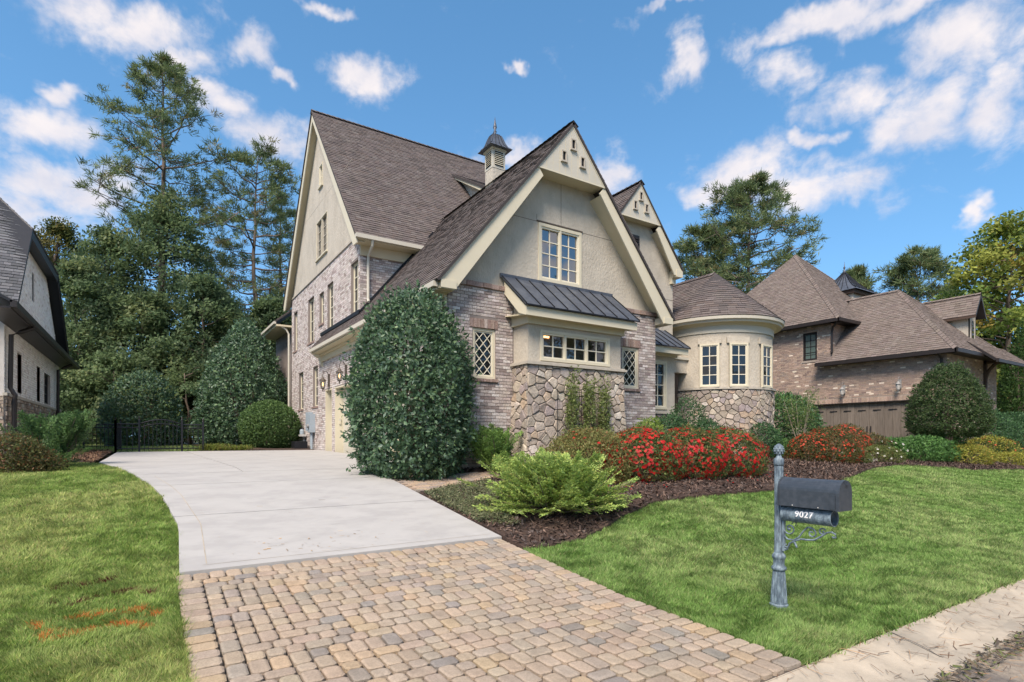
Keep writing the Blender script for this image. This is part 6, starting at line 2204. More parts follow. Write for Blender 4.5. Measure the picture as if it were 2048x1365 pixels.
def pine(loc, H, start, spread, label, group, seed=1, nb=46, needle=0.30, shape=None, pal=None, tufts=9, lean=0.0, second=None, per_tuft=34, tsig=0.28):
    r = np.random.default_rng(seed)
    c = np.array([loc[0], loc[1], gz(loc[0], loc[1]) - 0.2])
    t = thing("pine_tree", tuple(c), label, "tree", group)
    tr = MB()
    pts = [c + np.array([lean * H * f ** 1.5 + r.normal(0, 0.012 * H * min(f, .6)) * 0.5, r.normal(0, 0.006 * H) * f, H * f]) for f in np.linspace(0, 1, 13)]
    r0 = 0.013 * H + 0.05
    tr.tube([tuple(p) for p in pts], [r0 * (1 - 0.93 * f ** 0.9) for f in np.linspace(0, 1, 13)], 9)
    tr.build("trunk", "bark", t, smooth=True)
    br = MB()
    shape = shape or [(0, .55), (.2, .95), (.45, 1.0), (.7, .7), (.9, .4), (1, .12)]
    pal = pal or [((0.135, 0.185, 0.078), 5), ((0.175, 0.225, 0.092), 3), ((0.095, 0.142, 0.064), 3), ((0.22, 0.205, 0.09), 0.8)]
    C0, A0 = [], []
    for k in range(nb):
        f = start + (1 - start) * ((k + r.uniform(0, 1)) / nb)
        g_ = (f - start) / (1 - start)
        i = f * 12; i0 = min(int(i), 11)
        p = pts[i0] + (pts[i0 + 1] - pts[i0]) * (i - i0)
        a = k * 2.399 + r.normal(0, 0.35)
        L = spread * np.interp(g_, [s[0] for s in shape], [s[1] for s in shape]) * r.uniform(0.6, 1.12)
        up = -0.05 + 0.75 * g_ ** 1.3 + r.normal(0, 0.12)
        d = unit(np.array([math.cos(a), math.sin(a), up]))
        q = p + d * L
        lp = limb(p, q, r, 0.05)
        w = 0.012 + 0.016 * L
        br.tube([tuple(x) for x in lp], [w * (1 - .16 * j) for j in range(len(lp))], 5)
        for j in range(tufts):
            ff = 1 - 0.5 * r.random() ** 1.4
            b = p + (q - p) * ff
            off = r.normal(0, 1, 3) * np.array([1, 1, 0.55]) * L * 0.17
            cc = b + off + np.array([0, 0, 0.12 * L * .3])
            C0.append(cc); A0.append(unit(d * 0.7 + off * .5 / (L * .17) + np.array([0, 0, 0.35])))
            if j % 2 == 0:
                br.tube([tuple(b), tuple(cc)], [w * .4, w * .15], 3)
    tag(br.build("branches", "bark", t), kind="stuff")
    C0 = np.array(C0); A0 = np.array(A0)
    m = len(C0); q = per_tuft
    C_ = np.repeat(C0, q, 0); A_ = np.repeat(A0, q, 0)
    d = unit(A_ * 0.75 + r.normal(0, 0.65, (m * q, 3)))
    P = C_ + r.normal(0, needle * tsig, (m * q, 3)) * np.array([1.25, 1.25, 0.7])
    col = np.repeat(colours(m, pal, r, 0.25), q, 0) * r.uniform(0.85, 1.15, (m * q, 1))
    leaf_mesh("needles", P, d, r.normal(0, 1, (m * q, 3)), r.uniform(.7, 1.25, m * q) * needle, r.uniform(.7, 1.3, m * q) * needle * 0.13, col, "needle", t, 0.0, 0.35)
    return t


def broadleaf(name, loc, H, R, base, label, group, seed=1, clumps=120, per=110, leaf=(0.26, 0.16), pal=None, shape=None, m="leaf", csz=0.22, trunk="bark", deep=0.75, flat=0.7):
    r = np.random.default_rng(seed)
    c = np.array([loc[0], loc[1], gz(loc[0], loc[1]) - 0.1])
    t = thing(name, tuple(c), label, "tree", group)
    tr = MB()
    top = c + np.array([r.normal(0, .03 * H), r.normal(0, .03 * H), H * 0.86])
    lp = limb(c, top, r, 0, 8, 0.008)
    r0 = 0.014 * H + 0.04
    tr.tube([tuple(p) for p in lp], [r0 * (1 - .1 * k) for k in range(9)], 8)
    tr.build("trunk", trunk, t, smooth=True)
    shape = shape or [(0, .55), (.15, .85), (.4, 1.0), (.65, .88), (.85, .58), (1, .15)]
    br = MB()
    C0 = []
    for k in range(clumps):
        g_ = r.random() ** 0.9
        z = base + (H - base) * g_
        a = r.uniform(0, 2 * PI)
        rad = R * np.interp(g_, [s[0] for s in shape], [s[1] for s in shape]) * (1 - deep * r.random() ** 2.4) * r.uniform(.82, 1.1)
        q = c + np.array([math.cos(a) * rad, math.sin(a) * rad, z])
        C0.append(q)
        if k % 2 == 0:
            f = max(0.08, min(0.95, (z - 0.25 * rad) / (H * 0.86)))
            i = f * 8; i0 = min(int(i), 7)
            p = lp[i0] + (lp[i0 + 1] - lp[i0]) * (i - i0)
            b = limb(p, q, r, -0.06, 3, 0.03)
            w = 0.01 + 0.012 * np.linalg.norm(q - p)
            br.tube([tuple(x) for x in b], [w, w * .75, w * .5, w * .2], 4)
    tag(br.build("branches", trunk, t), kind="stuff")
    C0 = np.array(C0)
    mn = len(C0)
    sz = R * csz * r.uniform(.7, 1.3, mn)
    off = unit(r.normal(0, 1, (mn * per, 3))) * (r.random((mn * per, 1)) ** 0.45) * np.repeat(sz, per)[:, None] * np.array([1, 1, flat])
    P = np.repeat(C0, per, 0) + off
    rad_out = unit(P - (c + np.array([0, 0, (base + H) / 2])))
    A = unit(r.normal(0, 1, P.shape) + rad_out * 0.5 - np.array([0, 0, 0.25]))
    N = unit(rad_out * 0.6 + np.array([0, 0, 0.7]) + r.normal(0, 0.6, P.shape))
    pal = pal or [((0.045, 0.085, 0.034), 5), ((0.06, 0.11, 0.042), 4), ((0.033, 0.066, 0.03), 3), ((0.085, 0.13, 0.045), 1.5)]
    col = np.repeat(colours(mn, pal, r, 0.2), per, 0) * r.uniform(.75, 1.25, (mn * per, 1))
    k = len(P)
    leaf_mesh("crown", P, A, N, r.uniform(.65, 1.35, k) * leaf[0], r.uniform(.7, 1.3, k) * leaf[1], col, m, t, 0.1)
    return t


# ---- palettes
HOLLY = [((0.073, 0.142, 0.073), 5), ((0.101, 0.184, 0.092), 4), ((0.057, 0.113, 0.063), 3), ((0.150, 0.240, 0.104), 1.2), ((0.116, 0.184, 0.132), 2)]
BOX = [((0.101, 0.178, 0.061), 5), ((0.135, 0.229, 0.075), 4), ((0.075, 0.144, 0.055), 3)]
AZ = [((0.119, 0.177, 0.059), 5), ((0.169, 0.228, 0.076), 4), ((0.254, 0.228, 0.084), 2), ((0.338, 0.169, 0.076), 1.3), ((0.076, 0.119, 0.050), 3)]
RED = [((0.50, 0.012, 0.016), 5), ((0.60, 0.022, 0.022), 3), ((0.36, 0.008, 0.012), 3)]
BRICKRED = [((0.55, 0.05, 0.028), 5), ((0.64, 0.10, 0.04), 3), ((0.40, 0.035, 0.022), 3)]
LIME = [((0.240, 0.348, 0.072), 5), ((0.312, 0.420, 0.096), 4), ((0.156, 0.252, 0.060), 3)]
YEL = [((0.360, 0.360, 0.072), 5), ((0.456, 0.432, 0.084), 3), ((0.228, 0.264, 0.060), 4), ((0.396, 0.252, 0.060), 1)]
JUN = [((0.309, 0.428, 0.118), 5), ((0.425, 0.528, 0.147), 4), ((0.203, 0.318, 0.092), 3), ((0.366, 0.375, 0.110), 1)]
DKG = [((0.064, 0.146, 0.064), 5), ((0.091, 0.192, 0.077), 4), ((0.050, 0.105, 0.055), 3)]
MIDG = [((0.101, 0.225, 0.065), 5), ((0.139, 0.288, 0.081), 4), ((0.070, 0.155, 0.054), 3)]
BRONZ = [((0.111, 0.111, 0.046), 4), ((0.156, 0.150, 0.052), 4), ((0.221, 0.111, 0.052), 3), ((0.065, 0.078, 0.036), 3)]

# ---- near the house
shrub("holly_tree", (4.62, 10.95), 3.88, 1.22, [(0, .66), (.07, .82), (.2, .95), (.4, 1.0), (.58, .97), (.72, .86), (.84, .67), (.93, .44), (.98, .21), (1, .03)], 34000, (0.088, 0.044), HOLLY, "tall clipped dark evergreen tree at the house corner beside the driveway", "tree", m="leaf_gloss", lump=0.085, lf=5, seed=3, stems=14, deep=0.34, gap=0.32, shoots=420)
shrub("holly_tree", (3.75, 28.8), 6.05, 2.05, CONE, 24000, (0.13, 0.075), HOLLY, "broad cone-shaped holly behind the round clipped shrub", "tree", m="leaf_gloss", lump=0.07, lf=5, seed=4, gap=0.25, shoots=300)
shrub("boxwood", (4.22, 25.1), 2.05, 1.17, BALL, 14000, (0.085, 0.05), BOX, "round clipped shrub beside the garage wall", "shrub", lump=0.03, seed=5)
shrub("holly_tree", (-0.27, 31.2), 3.5, 1.55, DOME, 13000, (0.13, 0.07), HOLLY + [((0.12, 0.16, 0.05), 3)], "domed dark evergreen behind the garden gate", "tree", m="leaf_gloss", lump=0.08, seed=6, gap=0.25, shoots=200)
plumes("juniper", (-1.69, 15.1), 120, "upright blue-green juniper at the lawn's far edge by the white house", "shrub", [((0.09, 0.175, 0.06), 5), ((0.12, 0.215, 0.07), 4), ((0.06, 0.12, 0.048), 3)], (0.9, 1.65), (62, 89), 0.12, 10, 0.15, (0.05, 0.022), seed=7, spread=0.16, per=8, nest=0.6)
plumes("juniper", (-1.60, 15.0), 16, "low spreading juniper shoots at the upright juniper's foot", "shrub", [((0.08, 0.16, 0.055), 5), ((0.11, 0.2, 0.065), 4)], (0.4, 0.7), (10, 50), 0.25, 14, 0.18, (0.05, 0.016), seed=8, spread=0.2, per=8)
shrub("barberry", (-2.14, 13.75), 0.72, 0.55, DOME, 5200, (0.045, 0.028), BRONZ + [((0.10, 0.13, 0.045), 4)], "loose bronze-green shrub by the white house corner", "shrub", lump=0.18, lf=7, seed=9, deep=0.5)
shrub("barberry", (-1.78, 13.7), 0.42, 0.40, DOME, 2600, (0.04, 0.025), BRONZ + [((0.12, 0.12, 0.05), 3)], "low straggly bronze shrub in front of the juniper", "shrub", lump=0.2, lf=7, seed=10, deep=0.6)


def blades_clump(name, c, n, h, spread, pal, label, seed):
    r = np.random.default_rng(seed)
    z = gz(*c)
    t = thing(name, (c[0], c[1], z), label, "plant")
    a = r.uniform(0, 2 * PI, n)
    P = np.column_stack([c[0] + r.normal(0, spread * .4, n), c[1] + r.normal(0, spread * .3, n), np.full(n, z)])
    d = np.column_stack([np.cos(a), np.sin(a), r.uniform(.5, 1.6, n)])
    L = h * r.uniform(.6, 1.2, n)
    M_ = P + unit(d) * L[:, None] * .6
    T_ = M_ + unit(d * np.array([1, 1, .1])) * L[:, None] * .4 - np.array([0, 0, .1]) * L[:, None]
    S = np.column_stack([-np.sin(a), np.cos(a), np.zeros(n)]) * 0.011
    V = np.stack([P - S, P + S, M_ + S, M_ - S, T_], 1).reshape(-1, 3)
    i = np.arange(n)[:, None] * 5
    F = np.concatenate([i + [[0, 1, 2]], i + [[0, 2, 3]], i + [[3, 2, 4]]], 0)
    fast_mesh("leaves", V, F, "leaf", t, tint=np.repeat(colours(n, pal, r), 5, 0))
    return t


blades_clump("liriope", (1.95, 22.6), 420, 0.55, 0.55, [((0.22, 0.26, 0.06), 4), ((0.15, 0.21, 0.05), 4), ((0.28, 0.26, 0.09), 2)], "arching yellow-green grass clump at the gate's end", 3)
blades_clump("liriope", (2.75, 22.6), 300, 0.45, 0.45, [((0.22, 0.26, 0.06), 4), ((0.15, 0.21, 0.05), 4), ((0.28, 0.26, 0.09), 2)], "arching yellow-green grass clump nearest the round shrub", 4)

plumes("cypress_shrub", (6.28, 10.45), 130, "small bright green conifer against the stone foot of the bay", "shrub", [((0.15, 0.27, 0.07), 5), ((0.21, 0.34, 0.085), 4), ((0.095, 0.19, 0.055), 3)], (0.65, 1.45), (55, 90), 0.15, 9, 0.15, (0.045, 0.021), seed=11, spread=0.10, per=7, nest=0.65)
plumes("cypress_shrub", (6.35, 10.05), 42, "low bright green conifer at the edge of the brick walk", "shrub", [((0.18, 0.29, 0.07), 5), ((0.26, 0.37, 0.09), 4), ((0.11, 0.20, 0.055), 3)], (0.35, 0.7), (20, 85), 0.25, 11, 0.13, (0.045, 0.018), seed=12, spread=0.14, per=7)
plumes("juniper", (5.40, 7.10), 470, "large spreading feathery juniper in the mulch bed by the driveway", "shrub", JUN, (0.7, 1.42), (10, 74), 0.14, 9, 0.15, (0.046, 0.021), seed=13, spread=0.14, per=7, nest=0.72)
# shrubs trained on the stone of the bay, with a thin trellis
for k, (u, h, lb) in enumerate(((8.24, 2.22, "climbing shrub trained up the bay stone, column nearest the driveway"), (8.76, 2.10, "climbing shrub trained up the bay stone, middle column"), (9.22, 2.06, "climbing shrub trained up the bay stone, column by the diamond window"))):
    shrub("climbing_shrub", (u, 10.10), h, (0.15, 0.145, 0.15)[k], [(0, 1.5), (.2, 1.6), (.4, 1.15), (.5, .75), (.65, 1.0), (.8, .65), (.93, .9), (1, .05)], 3000, (0.060, 0.030), [((0.19, 0.25, 0.08), 5), ((0.26, 0.31, 0.12), 4), ((0.13, 0.18, 0.06), 3), ((0.36, 0.39, 0.18), 1.2)], lb, "shrub", "climbing shrubs on the bay", lump=0.28, lf=4, deep=0.7, seed=20 + k, out=0.5, up=0.4)
tl = thing("trellis", (8.3, 10.28, 1.0), "thin dark wire trellis on the stone foot of the bay", "trellis")
for u in (7.9, 8.62, 9.5):
    MB().tube([(u, 10.24, 0.95), (u, 10.24, 2.75)], 0.007, 5).build("upright", "black_metal", tl)
for z in (1.5, 2.1, 2.7):
    MB().tube([(7.9, 10.235, z), (9.5, 10.235, z)], 0.006, 5).build("wire", "black_metal", tl)

# ---- azalea hedge with red flowers
few = lambda P, r: r.random(len(P)) < 0.30
many = lambda P, r: (r.random(len(P)) < 1.0)
AZH = [((7.50, 8.70), 1.06, 0.92, few, "clipped azalea with few red flowers behind the spreading juniper"), ((8.75, 8.38), 1.06, 0.92, many, "clipped azalea full of red flowers next to the juniper"),
       ((10.05, 8.33), 1.07, 0.96, many, "clipped azalea full of red flowers in the middle of the row"), ((11.35, 8.28), 1.08, 0.92, many, "clipped azalea full of red flowers at the row's end by the path")]
for k, (c, h, R, sel, lb) in enumerate(AZH):
    shrub("azalea", c, h, R, DOME, 11500, (0.050, 0.025), AZ if k else [((0.20, 0.22, 0.075), 5), ((0.27, 0.26, 0.095), 4), ((0.26, 0.16, 0.07), 2)], lb, "shrub", "row of clipped azaleas", lump=0.06, lf=6, gap=0.12, shoots=110, seed=30 + k, flowers=(1150 if k else 190, 0.034, RED), fsel=None if k else few, deep=0.3)
litter("fallen_petals", [(6.6, 7.2), (12.4, 7.0), (12.4, 8.0), (6.6, 8.2)], 120, [(0.55, 0.03, 0.03), (0.4, 0.02, 0.02)], (0.02, 0.04), (0.015, 0.03), "red petals fallen on the mulch before the azaleas", 0.07, lambda u, v: bed_mound(u, v), 0.3)

shrub("dwarf_cypress", (10.74, 10.1), 1.22, 0.42, BALL, 3600, (0.06, 0.03), LIME, "small lime-green conifer below the second diamond window", "shrub", lump=0.12, seed=40)
shrub("evergreen_shrub", (12.0, 10.5), 1.30, 0.62, DOME, 5200, (0.065, 0.03), DKG, "low dark green shrub below the entrance window", "shrub", lump=0.1, seed=41)
shrub("evergreen_shrub", (13.06, 10.75), 1.82, 0.56, BALL, 5200, (0.055, 0.026), DKG, "upright dark green shrub before the front door", "shrub", lump=0.1, seed=42)
shrub("evergreen_shrub", (13.0, 10.1), 1.22, 0.55, DOME, 4400, (0.065, 0.03), DKG, "low dark green shrub in front of the turret's stone", "shrub", lump=0.1, seed=43)
shrub("laurel", (18.71, 11.25), 2.2, 1.15, DOME, 11000, (0.10, 0.045), DKG + MIDG[:1], "large rounded green shrub beside the turret", "shrub", m="leaf_gloss", lump=0.1, seed=44, gap=0.2, shoots=120)
shrub("laurel", (16.3, 10.5), 1.15, 0.55, DOME, 3600, (0.08, 0.036), DKG, "small dark shrub at the turret's foot", "shrub", lump=0.1, seed=45)
shrub("fern_shrub", (17.35, 10.55), 0.62, 0.5, DOME, 2600, (0.08, 0.03), MIDG, "low bright green leafy plant at the foot of the young tree", "shrub", lump=0.15, seed=46)
# young crape myrtle: pale bare stems, thin light crown
mt = thing("young_tree", (17.66, 10.05, gz(17.66, 10.05)), "young pale-stemmed tree with thin light green leaves by the path", "tree")
r_ = np.random.default_rng(5)
g0 = gz(17.66, 10.05)
sm = MB(); Pm_ = []
for k in range(6):
    a = k * 1.05; sp = r_.uniform(.25, .62); h = r_.uniform(1.75, 2.3)
    pts = [(17.66, 10.05, g0 - .03), (17.66 + .12 * sp * math.cos(a), 10.05 + .12 * sp * math.sin(a), g0 + .45), (17.66 + .55 * sp * math.cos(a), 10.05 + .55 * sp * math.sin(a), g0 + h * .6), (17.66 + sp * math.cos(a), 10.05 + sp * math.sin(a), g0 + h)]
    sm.tube(pts, [.035 if k == 0 else .022, .018, .012, .005], 6)
    for j in range(300):
        f = r_.uniform(.52, 1.05)
        p = np.array(pts[2]) + (np.array(pts[3]) - np.array(pts[2])) * (f - .6) / .4
        Pm_.append(p + r_.normal(0, 1, 3) * np.array([.15, .15, .09]))
sm.build("stems", "pale_bark", mt)
Pm_ = np.array(Pm_); k = len(Pm_)
leaf_mesh("leaves", Pm_, r_.normal(0, 1, (k, 3)) - [0, 0, .3], r_.normal(0, 1, (k, 3)) + [0, 0, 1], r_.uniform(.05, .09, k), r_.uniform(.02, .035, k), colours(k, [((0.12, 0.19, 0.06), 4), ((0.17, 0.24, 0.075), 3)], r_), "leaf", mt)

# ---- the mixed border to the right
AZ2 = [((0.111, 0.130, 0.046), 4), ((0.169, 0.156, 0.058), 4), ((0.286, 0.130, 0.058), 3), ((0.072, 0.091, 0.039), 3)]
shrub("azalea", (16.95, 9.4), 0.90, 0.62, DOME, 5000, (0.055, 0.026), AZ2, "low azalea with dull red leaves by the concrete walk", "shrub", "azaleas by the front walk", seed=50, flowers=(220, 0.03, BRICKRED))
shrub("azalea", (17.85, 9.2), 1.10, 0.92, DOME, 8000, (0.055, 0.026), AZ2, "broad azalea with brick-red flowers on the mulch mound", "shrub", "azaleas by the front walk", seed=51, flowers=(560, 0.032, BRICKRED))
shrub("azalea", (20.2, 9.9), 1.18, 0.78, DOME, 6000, (0.06, 0.028), AZ2, "taller azalea with brick-red flowers before the garage door", "shrub", "azaleas by the front walk", seed=52, flowers=(460, 0.034, BRICKRED))
WHITE = [((0.75, 0.74, 0.68), 4), ((0.8, 0.77, 0.62), 2)]
shrub("rose_bush", (18.55, 8.85), 0.50, 0.50, DOME, 2600, (0.05, 0.026), [((0.13, 0.17, 0.05), 4), ((0.19, 0.21, 0.07), 3)], "low bush with white flowers beside the brick-red azalea", "shrub", lump=0.15, seed=53, flowers=(34, 0.035, WHITE))
shrub("rose_bush", (20.1, 8.8), 0.55, 0.70, DOME, 3600, (0.05, 0.026), [((0.13, 0.17, 0.05), 4), ((0.19, 0.21, 0.07), 3)], "wider bush with white flowers in the border's middle", "shrub", lump=0.15, seed=54, flowers=(40, 0.035, WHITE))
shrub("bronze_shrub", (21.3, 9.6), 0.88, 0.66, DOME, 3600, (0.06, 0.03), BRONZ, "dark bronze-leaved shrub below the wooden garage door", "shrub", lump=0.15, seed=55)
shrub("leafy_shrub", (23.15, 8.8), 0.85, 1.02, DOME, 6500, (0.09, 0.042), MIDG, "fresh green spreading shrub in front of the topiary", "shrub", lump=0.2, lf=6, seed=56, deep=0.45)
shrub("leafy_shrub", (25.6, 9.0), 1.05, 0.72, DOME, 4200, (0.10, 0.045), MIDG, "fresh green shrub at the topiary's trunk", "shrub", lump=0.25, lf=6, seed=57, deep=0.5)
shrub("hydrangea", (22.3, 9.35), 0.75, 0.5, DOME, 2200, (0.08, 0.05), MIDG, "pale flowered shrub between the bronze shrub and topiary", "shrub", lump=0.15, seed=58, flowers=(26, 0.05, WHITE))
shrub("dwarf_spirea", (24.45, 7.85), 0.70, 0.82, DOME, 5200, (0.055, 0.026), YEL, "yellow-green mound with red flowers at the lawn's edge", "shrub", lump=0.07, seed=59, flowers=(70, 0.04, RED), fsel=lambda P, r: (P[:, 0] > 24.5) & (P[:, 2] < gz(24.45, 7.85) + 0.5))
shrub("dwarf_spirea", (27.6, 8.15), 0.95, 0.95, DOME, 5200, (0.06, 0.03), YEL + [((0.12, 0.15, 0.045), 6)], "larger olive-green mound behind the yellow-green one", "shrub", lump=0.09, seed=60, flowers=(24, 0.04, BRICKRED))
shrub("dwarf_spirea", (27.0, 7.25), 0.46, 0.80, DOME, 4200, (0.055, 0.026), YEL, "low yellow mound farthest along the lawn's edge", "shrub", lump=0.07, seed=61)
shrub("azalea", (30.8, 8.0), 0.80, 0.85, DOME, 4200, (0.06, 0.03), AZ2, "reddish azalea mound beyond the low yellow mound", "shrub", "azaleas by the front walk", seed=62, flowers=(60, 0.04, BRICKRED))
# topiary: clipped dome on a trunk
tp = shrub("topiary_tree", (24.69, 8.5, 1.72), 2.66, 1.22, [(0, .72), (.1, .98), (.3, 1.0), (.5, .90), (.7, .72), (.87, .46), (.96, .22), (1, .02)], 23000, (0.080, 0.038), [((0.07, 0.12, 0.045), 5), ((0.095, 0.15, 0.055), 4), ((0.05, 0.09, 0.036), 3), ((0.15, 0.15, 0.09), 0.8)], "clipped bell-shaped topiary tree in front of the brown house", "tree", lump=0.08, lf=6, seed=63, stems=6, gap=0.12, shoots=260)
MB().tube([(24.69, 8.5, 0.7), (24.66, 8.5, 1.2), (24.72, 8.5, 2.2)], [.10, .085, .06], 8).tube([(24.8, 8.55, 0.7), (24.95, 8.5, 1.3), (25.1, 8.5, 2.1)], [.07, .06, .04], 8).build("trunk", "bark", tp)
shrub("clipped_hedge", (28.9, 8.7), 2.0, 1.25, DOME, 7500, (0.08, 0.04), DKG, "dark rounded hedge shrub beside the topiary", "shrub", "dark hedge shrubs before the brown house", lump=0.06, seed=64)
shrub("clipped_hedge", (31.6, 8.6), 1.95, 1.35, DOME, 6500, (0.09, 0.045), DKG, "dark rounded hedge shrub farther from the topiary", "shrub", "dark hedge shrubs before the brown house", lump=0.06, seed=65)
shrub("clipped_hedge", (34.3, 8.6), 2.0, 1.4, DOME, 5000, (0.09, 0.045), DKG, "dark rounded hedge shrub last in the row", "shrub", "dark hedge shrubs before the brown house", lump=0.06, seed=66)
shrub("arborvitae", (35.3, 9.15), 6.4, 1.0, CONE, 13000, (0.13, 0.05), [((0.055, 0.115, 0.03), 5), ((0.075, 0.145, 0.038), 4), ((0.04, 0.085, 0.026), 3)], "narrow upright green conifer beyond the brown house", "tree", lump=0.1, seed=67, up=1.2)

# ---- ground cover by the driveway
GCOV = [(3.99, 6.95), (3.99, 9.02), (4.7, 9.4), (5.7, 9.68), (5.5, 8.6), (5.0, 7.6), (4.45, 6.65)]
r_ = np.random.default_rng(77)
k = 26000
u_ = r_.uniform(3.95, 5.8, k); v_ = r_.uniform(6.6, 9.7, k)
ok = inside(GCOV, u_, v_); u_, v_ = u_[ok], v_[ok]; k = len(u_)
P = np.column_stack([u_, v_, ground_z(u_, v_) + 0.04 + 0.075 * r_.random(k) * (0.5 + vnoise(u_ * 3, v_ * 3, 4))])
gc = leaf_mesh("ground_cover", P, r_.normal(0, 1, (k, 3)) * [1, 1, .4], r_.normal(0, .5, (k, 3)) + [0, 0, 1], r_.uniform(.025, .05, k), r_.uniform(.014, .026, k), colours(k, [((0.25, 0.28, 0.15), 4), ((0.18, 0.215, 0.11), 4), ((0.38, 0.36, 0.22), 2.6), ((0.11, 0.145, 0.08), 2.2)], r_), "leaf", None)
tag(gc, "low grey-green ground cover between driveway and spreading juniper", "ground cover", kind="stuff")

# ---- trees behind
PG = "pines behind the houses"
pine((0.79, 49.6), 28.6, 0.42, 4.7, "tallest pine, sparse and open, rising above the dark trees", PG, seed=3, nb=50, needle=0.42, tufts=15, shape=[(0, .7), (.2, 1.0), (.4, .9), (.55, 1.0), (.75, .62), (.9, .45), (1, .2)])
pine((7.0, 47.9), 22.6, 0.36, 4.3, "thinner pine close behind the tall side gable", PG, seed=4, nb=46, needle=0.42, tufts=14, shape=[(0, .9), (.3, 1.0), (.6, .95), (.85, .8), (1, .3)])
pine((9.6, 52), 21.5, 0.4, 3.6, "pine mostly hidden behind the tall side gable", PG, seed=5, nb=34, needle=0.42, tufts=8)
pine((40.6, 27.3), 20.8, 0.30, 5.2, "full broad pine behind the turret roof", PG, seed=6, nb=64, needle=0.45, tufts=18, per_tuft=34, shape=[(0, .8), (.25, 1.0), (.5, .95), (.75, .7), (.92, .4), (1, .15)])
pine((37.6, 29.5), 17.0, 0.25, 4.2, "shorter full pine at the broad pine's side", PG, seed=7, nb=46, needle=0.45, tufts=20, shape=[(0, .8), (.25, 1.0), (.5, .95), (.75, .7), (.92, .4), (1, .15)])
pine((61.7, 29.1), 18.0, 0.5, 2.6, "small far pine behind the metal-roofed stair tower", PG, seed=8, nb=30, needle=0.55, tufts=15)
pine((64.8, 24.7), 18.9, 0.5, 5.0, "far flat-topped pine above the brown garage roof", PG, seed=9, nb=44, needle=0.55, tufts=15, shape=[(0, .9), (.3, 1.0), (.6, .7), (.85, .45), (1, .25)])
DT = "dark trees behind the garden"
DARK = [((0.108, 0.165, 0.074), 5), ((0.142, 0.205, 0.088), 4), ((0.082, 0.13, 0.064), 3), ((0.185, 0.23, 0.095), 1.6)]
COLM = [(0, .7), (.15, .95), (.4, 1.0), (.65, .8), (.85, .48), (1, .1)]
for k, (u, v, R, H, b, lb) in enumerate(((-5.6, 51.0, 3.2, 15.5, 2.0, "yellowish green tree just beyond the white house roof"), (-2.3, 44.4, 3.5, 13.6, 1.0, "dark tree with pointed top near the white house"), (0.9, 43.6, 3.7, 16.4, 1.0, "tallest dark tree below the sparse pine"),
                                         (3.9, 45.2, 3.0, 11.0, 1.0, "dark tree between the two tall pines"), (7.0, 44.5, 2.7, 9.6, 0.8, "dark tree touching the tall side gable"), (-3.2, 40.0, 2.8, 10.5, 0.4, "lower dark tree beside the white house eave"),
                                         (-0.3, 39.0, 3.1, 9.0, 0.3, "lower dark tree above the domed evergreen"), (2.7, 38.6, 3.1, 10.0, 0.3, "lower dark tree left of the cone-shaped holly".replace("left of", "behind")), (6.6, 38.6, 2.6, 9.4, 0.3, "lower dark tree behind the tall gable's rear corner"))):
    pal = DARK if k else [((0.11, 0.13, 0.04), 4), ((0.16, 0.15, 0.05), 3), ((0.08, 0.11, 0.035), 3)]
    broadleaf("evergreen_tree", (u, v), H, R, b, lb, DT, seed=70 + k, clumps=150 if k < 5 else 116, per=140, leaf=(0.24, 0.125), pal=pal, shape=COLM, csz=0.25)
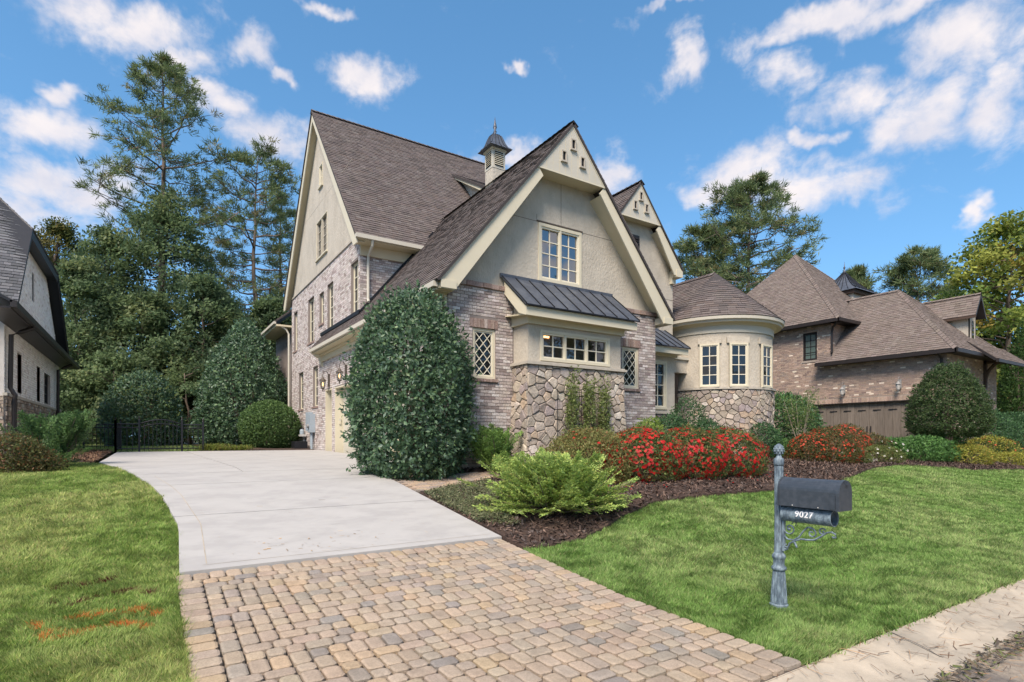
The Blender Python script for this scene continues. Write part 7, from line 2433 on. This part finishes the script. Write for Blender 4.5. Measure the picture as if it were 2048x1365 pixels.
for k, (u, v, R, H, lb) in enumerate(((-6.0, 37, 2.6, 6.0, "dark undergrowth tree hard by the white house wall"), (-1.6, 35.5, 2.2, 4.6, "dark shady shrub behind the fence"), (1.9, 35.0, 2.0, 4.6, "dark shady shrub beyond the gate"), (5.0, 36, 2.4, 6.0, "dark shady shrub behind the cone-shaped holly"))):
    broadleaf("understory_tree", (u, v), H, R, 0.1, lb, DT, seed=90 + k, clumps=60, per=130, leaf=(0.2, 0.11), pal=DARK, shape=[(0, .9), (.4, 1), (.8, .7), (1, .2)], csz=0.34)
GT = [((0.240, 0.300, 0.068), 5), ((0.315, 0.345, 0.075), 4), ((0.150, 0.225, 0.053), 3), ((0.420, 0.330, 0.090), 1.6)]
RT = "trees beyond the brown house"
broadleaf("maple_tree", (39.6, 10.8), 12.6, 3.7, 1.5, "yellow-green tree at the picture's edge beyond the brown house", RT, seed=110, clumps=170, per=110, leaf=(0.22, 0.16), pal=GT, csz=0.2)
broadleaf("maple_tree", (44.5, 9.6), 14.5, 4.4, 1.5, "larger yellow-green tree mostly outside the picture", RT, seed=111, clumps=150, per=110, leaf=(0.24, 0.17), pal=GT, csz=0.22)
broadleaf("evergreen_tree", (43.5, 13.0), 8.0, 3.0, 0.3, "dark green tree behind the brown house's porch corner", RT, seed=112, clumps=90, per=100, leaf=(0.26, 0.15), pal=[((0.05, 0.10, 0.032), 4), ((0.075, 0.13, 0.04), 3)], csz=0.26)
broadleaf("evergreen_tree", (38.5, 8.6), 4.2, 2.0, 0.2, "dark green bush below the yellow-green tree", RT, seed=113, clumps=70, per=100, leaf=(0.18, 0.11), pal=[((0.05, 0.10, 0.032), 4), ((0.075, 0.13, 0.04), 3)], csz=0.3)

# ---- trees across the street, seen in the window panes
src = [o for o in COL.objects if o.parent is None and o.name.startswith(("evergreen_tree", "pine_tree"))]
ev_src = [x for x in src if x.name.startswith("evergreen_tree")]
pn_src = [x for x in src if x.name.startswith("pine_tree")]
for k, (u, v) in enumerate(((-26, -22), (-14, -24), (-3, -27), (7, -23), (16, -27), (22, -22), (28, -25), (34, -22), (40, -26), (46, -22), (52, -25), (58, -21), (65, -24), (72, -22), (80, -24))):
    o = pn_src[1] if k in (6, 9) else ev_src[1 + k % 3]
    c = copy_tree(o, None, (u, v, -0.3), k * 1.3, (0.95 + 0.1 * (k % 3),) * 3)
    c["label"] = "green tree across the street, %s from the driveway end" % ("first second third fourth fifth sixth seventh eighth ninth tenth eleventh twelfth thirteenth fourteenth fifteenth".split()[k]); c["group"] = "trees across the street"
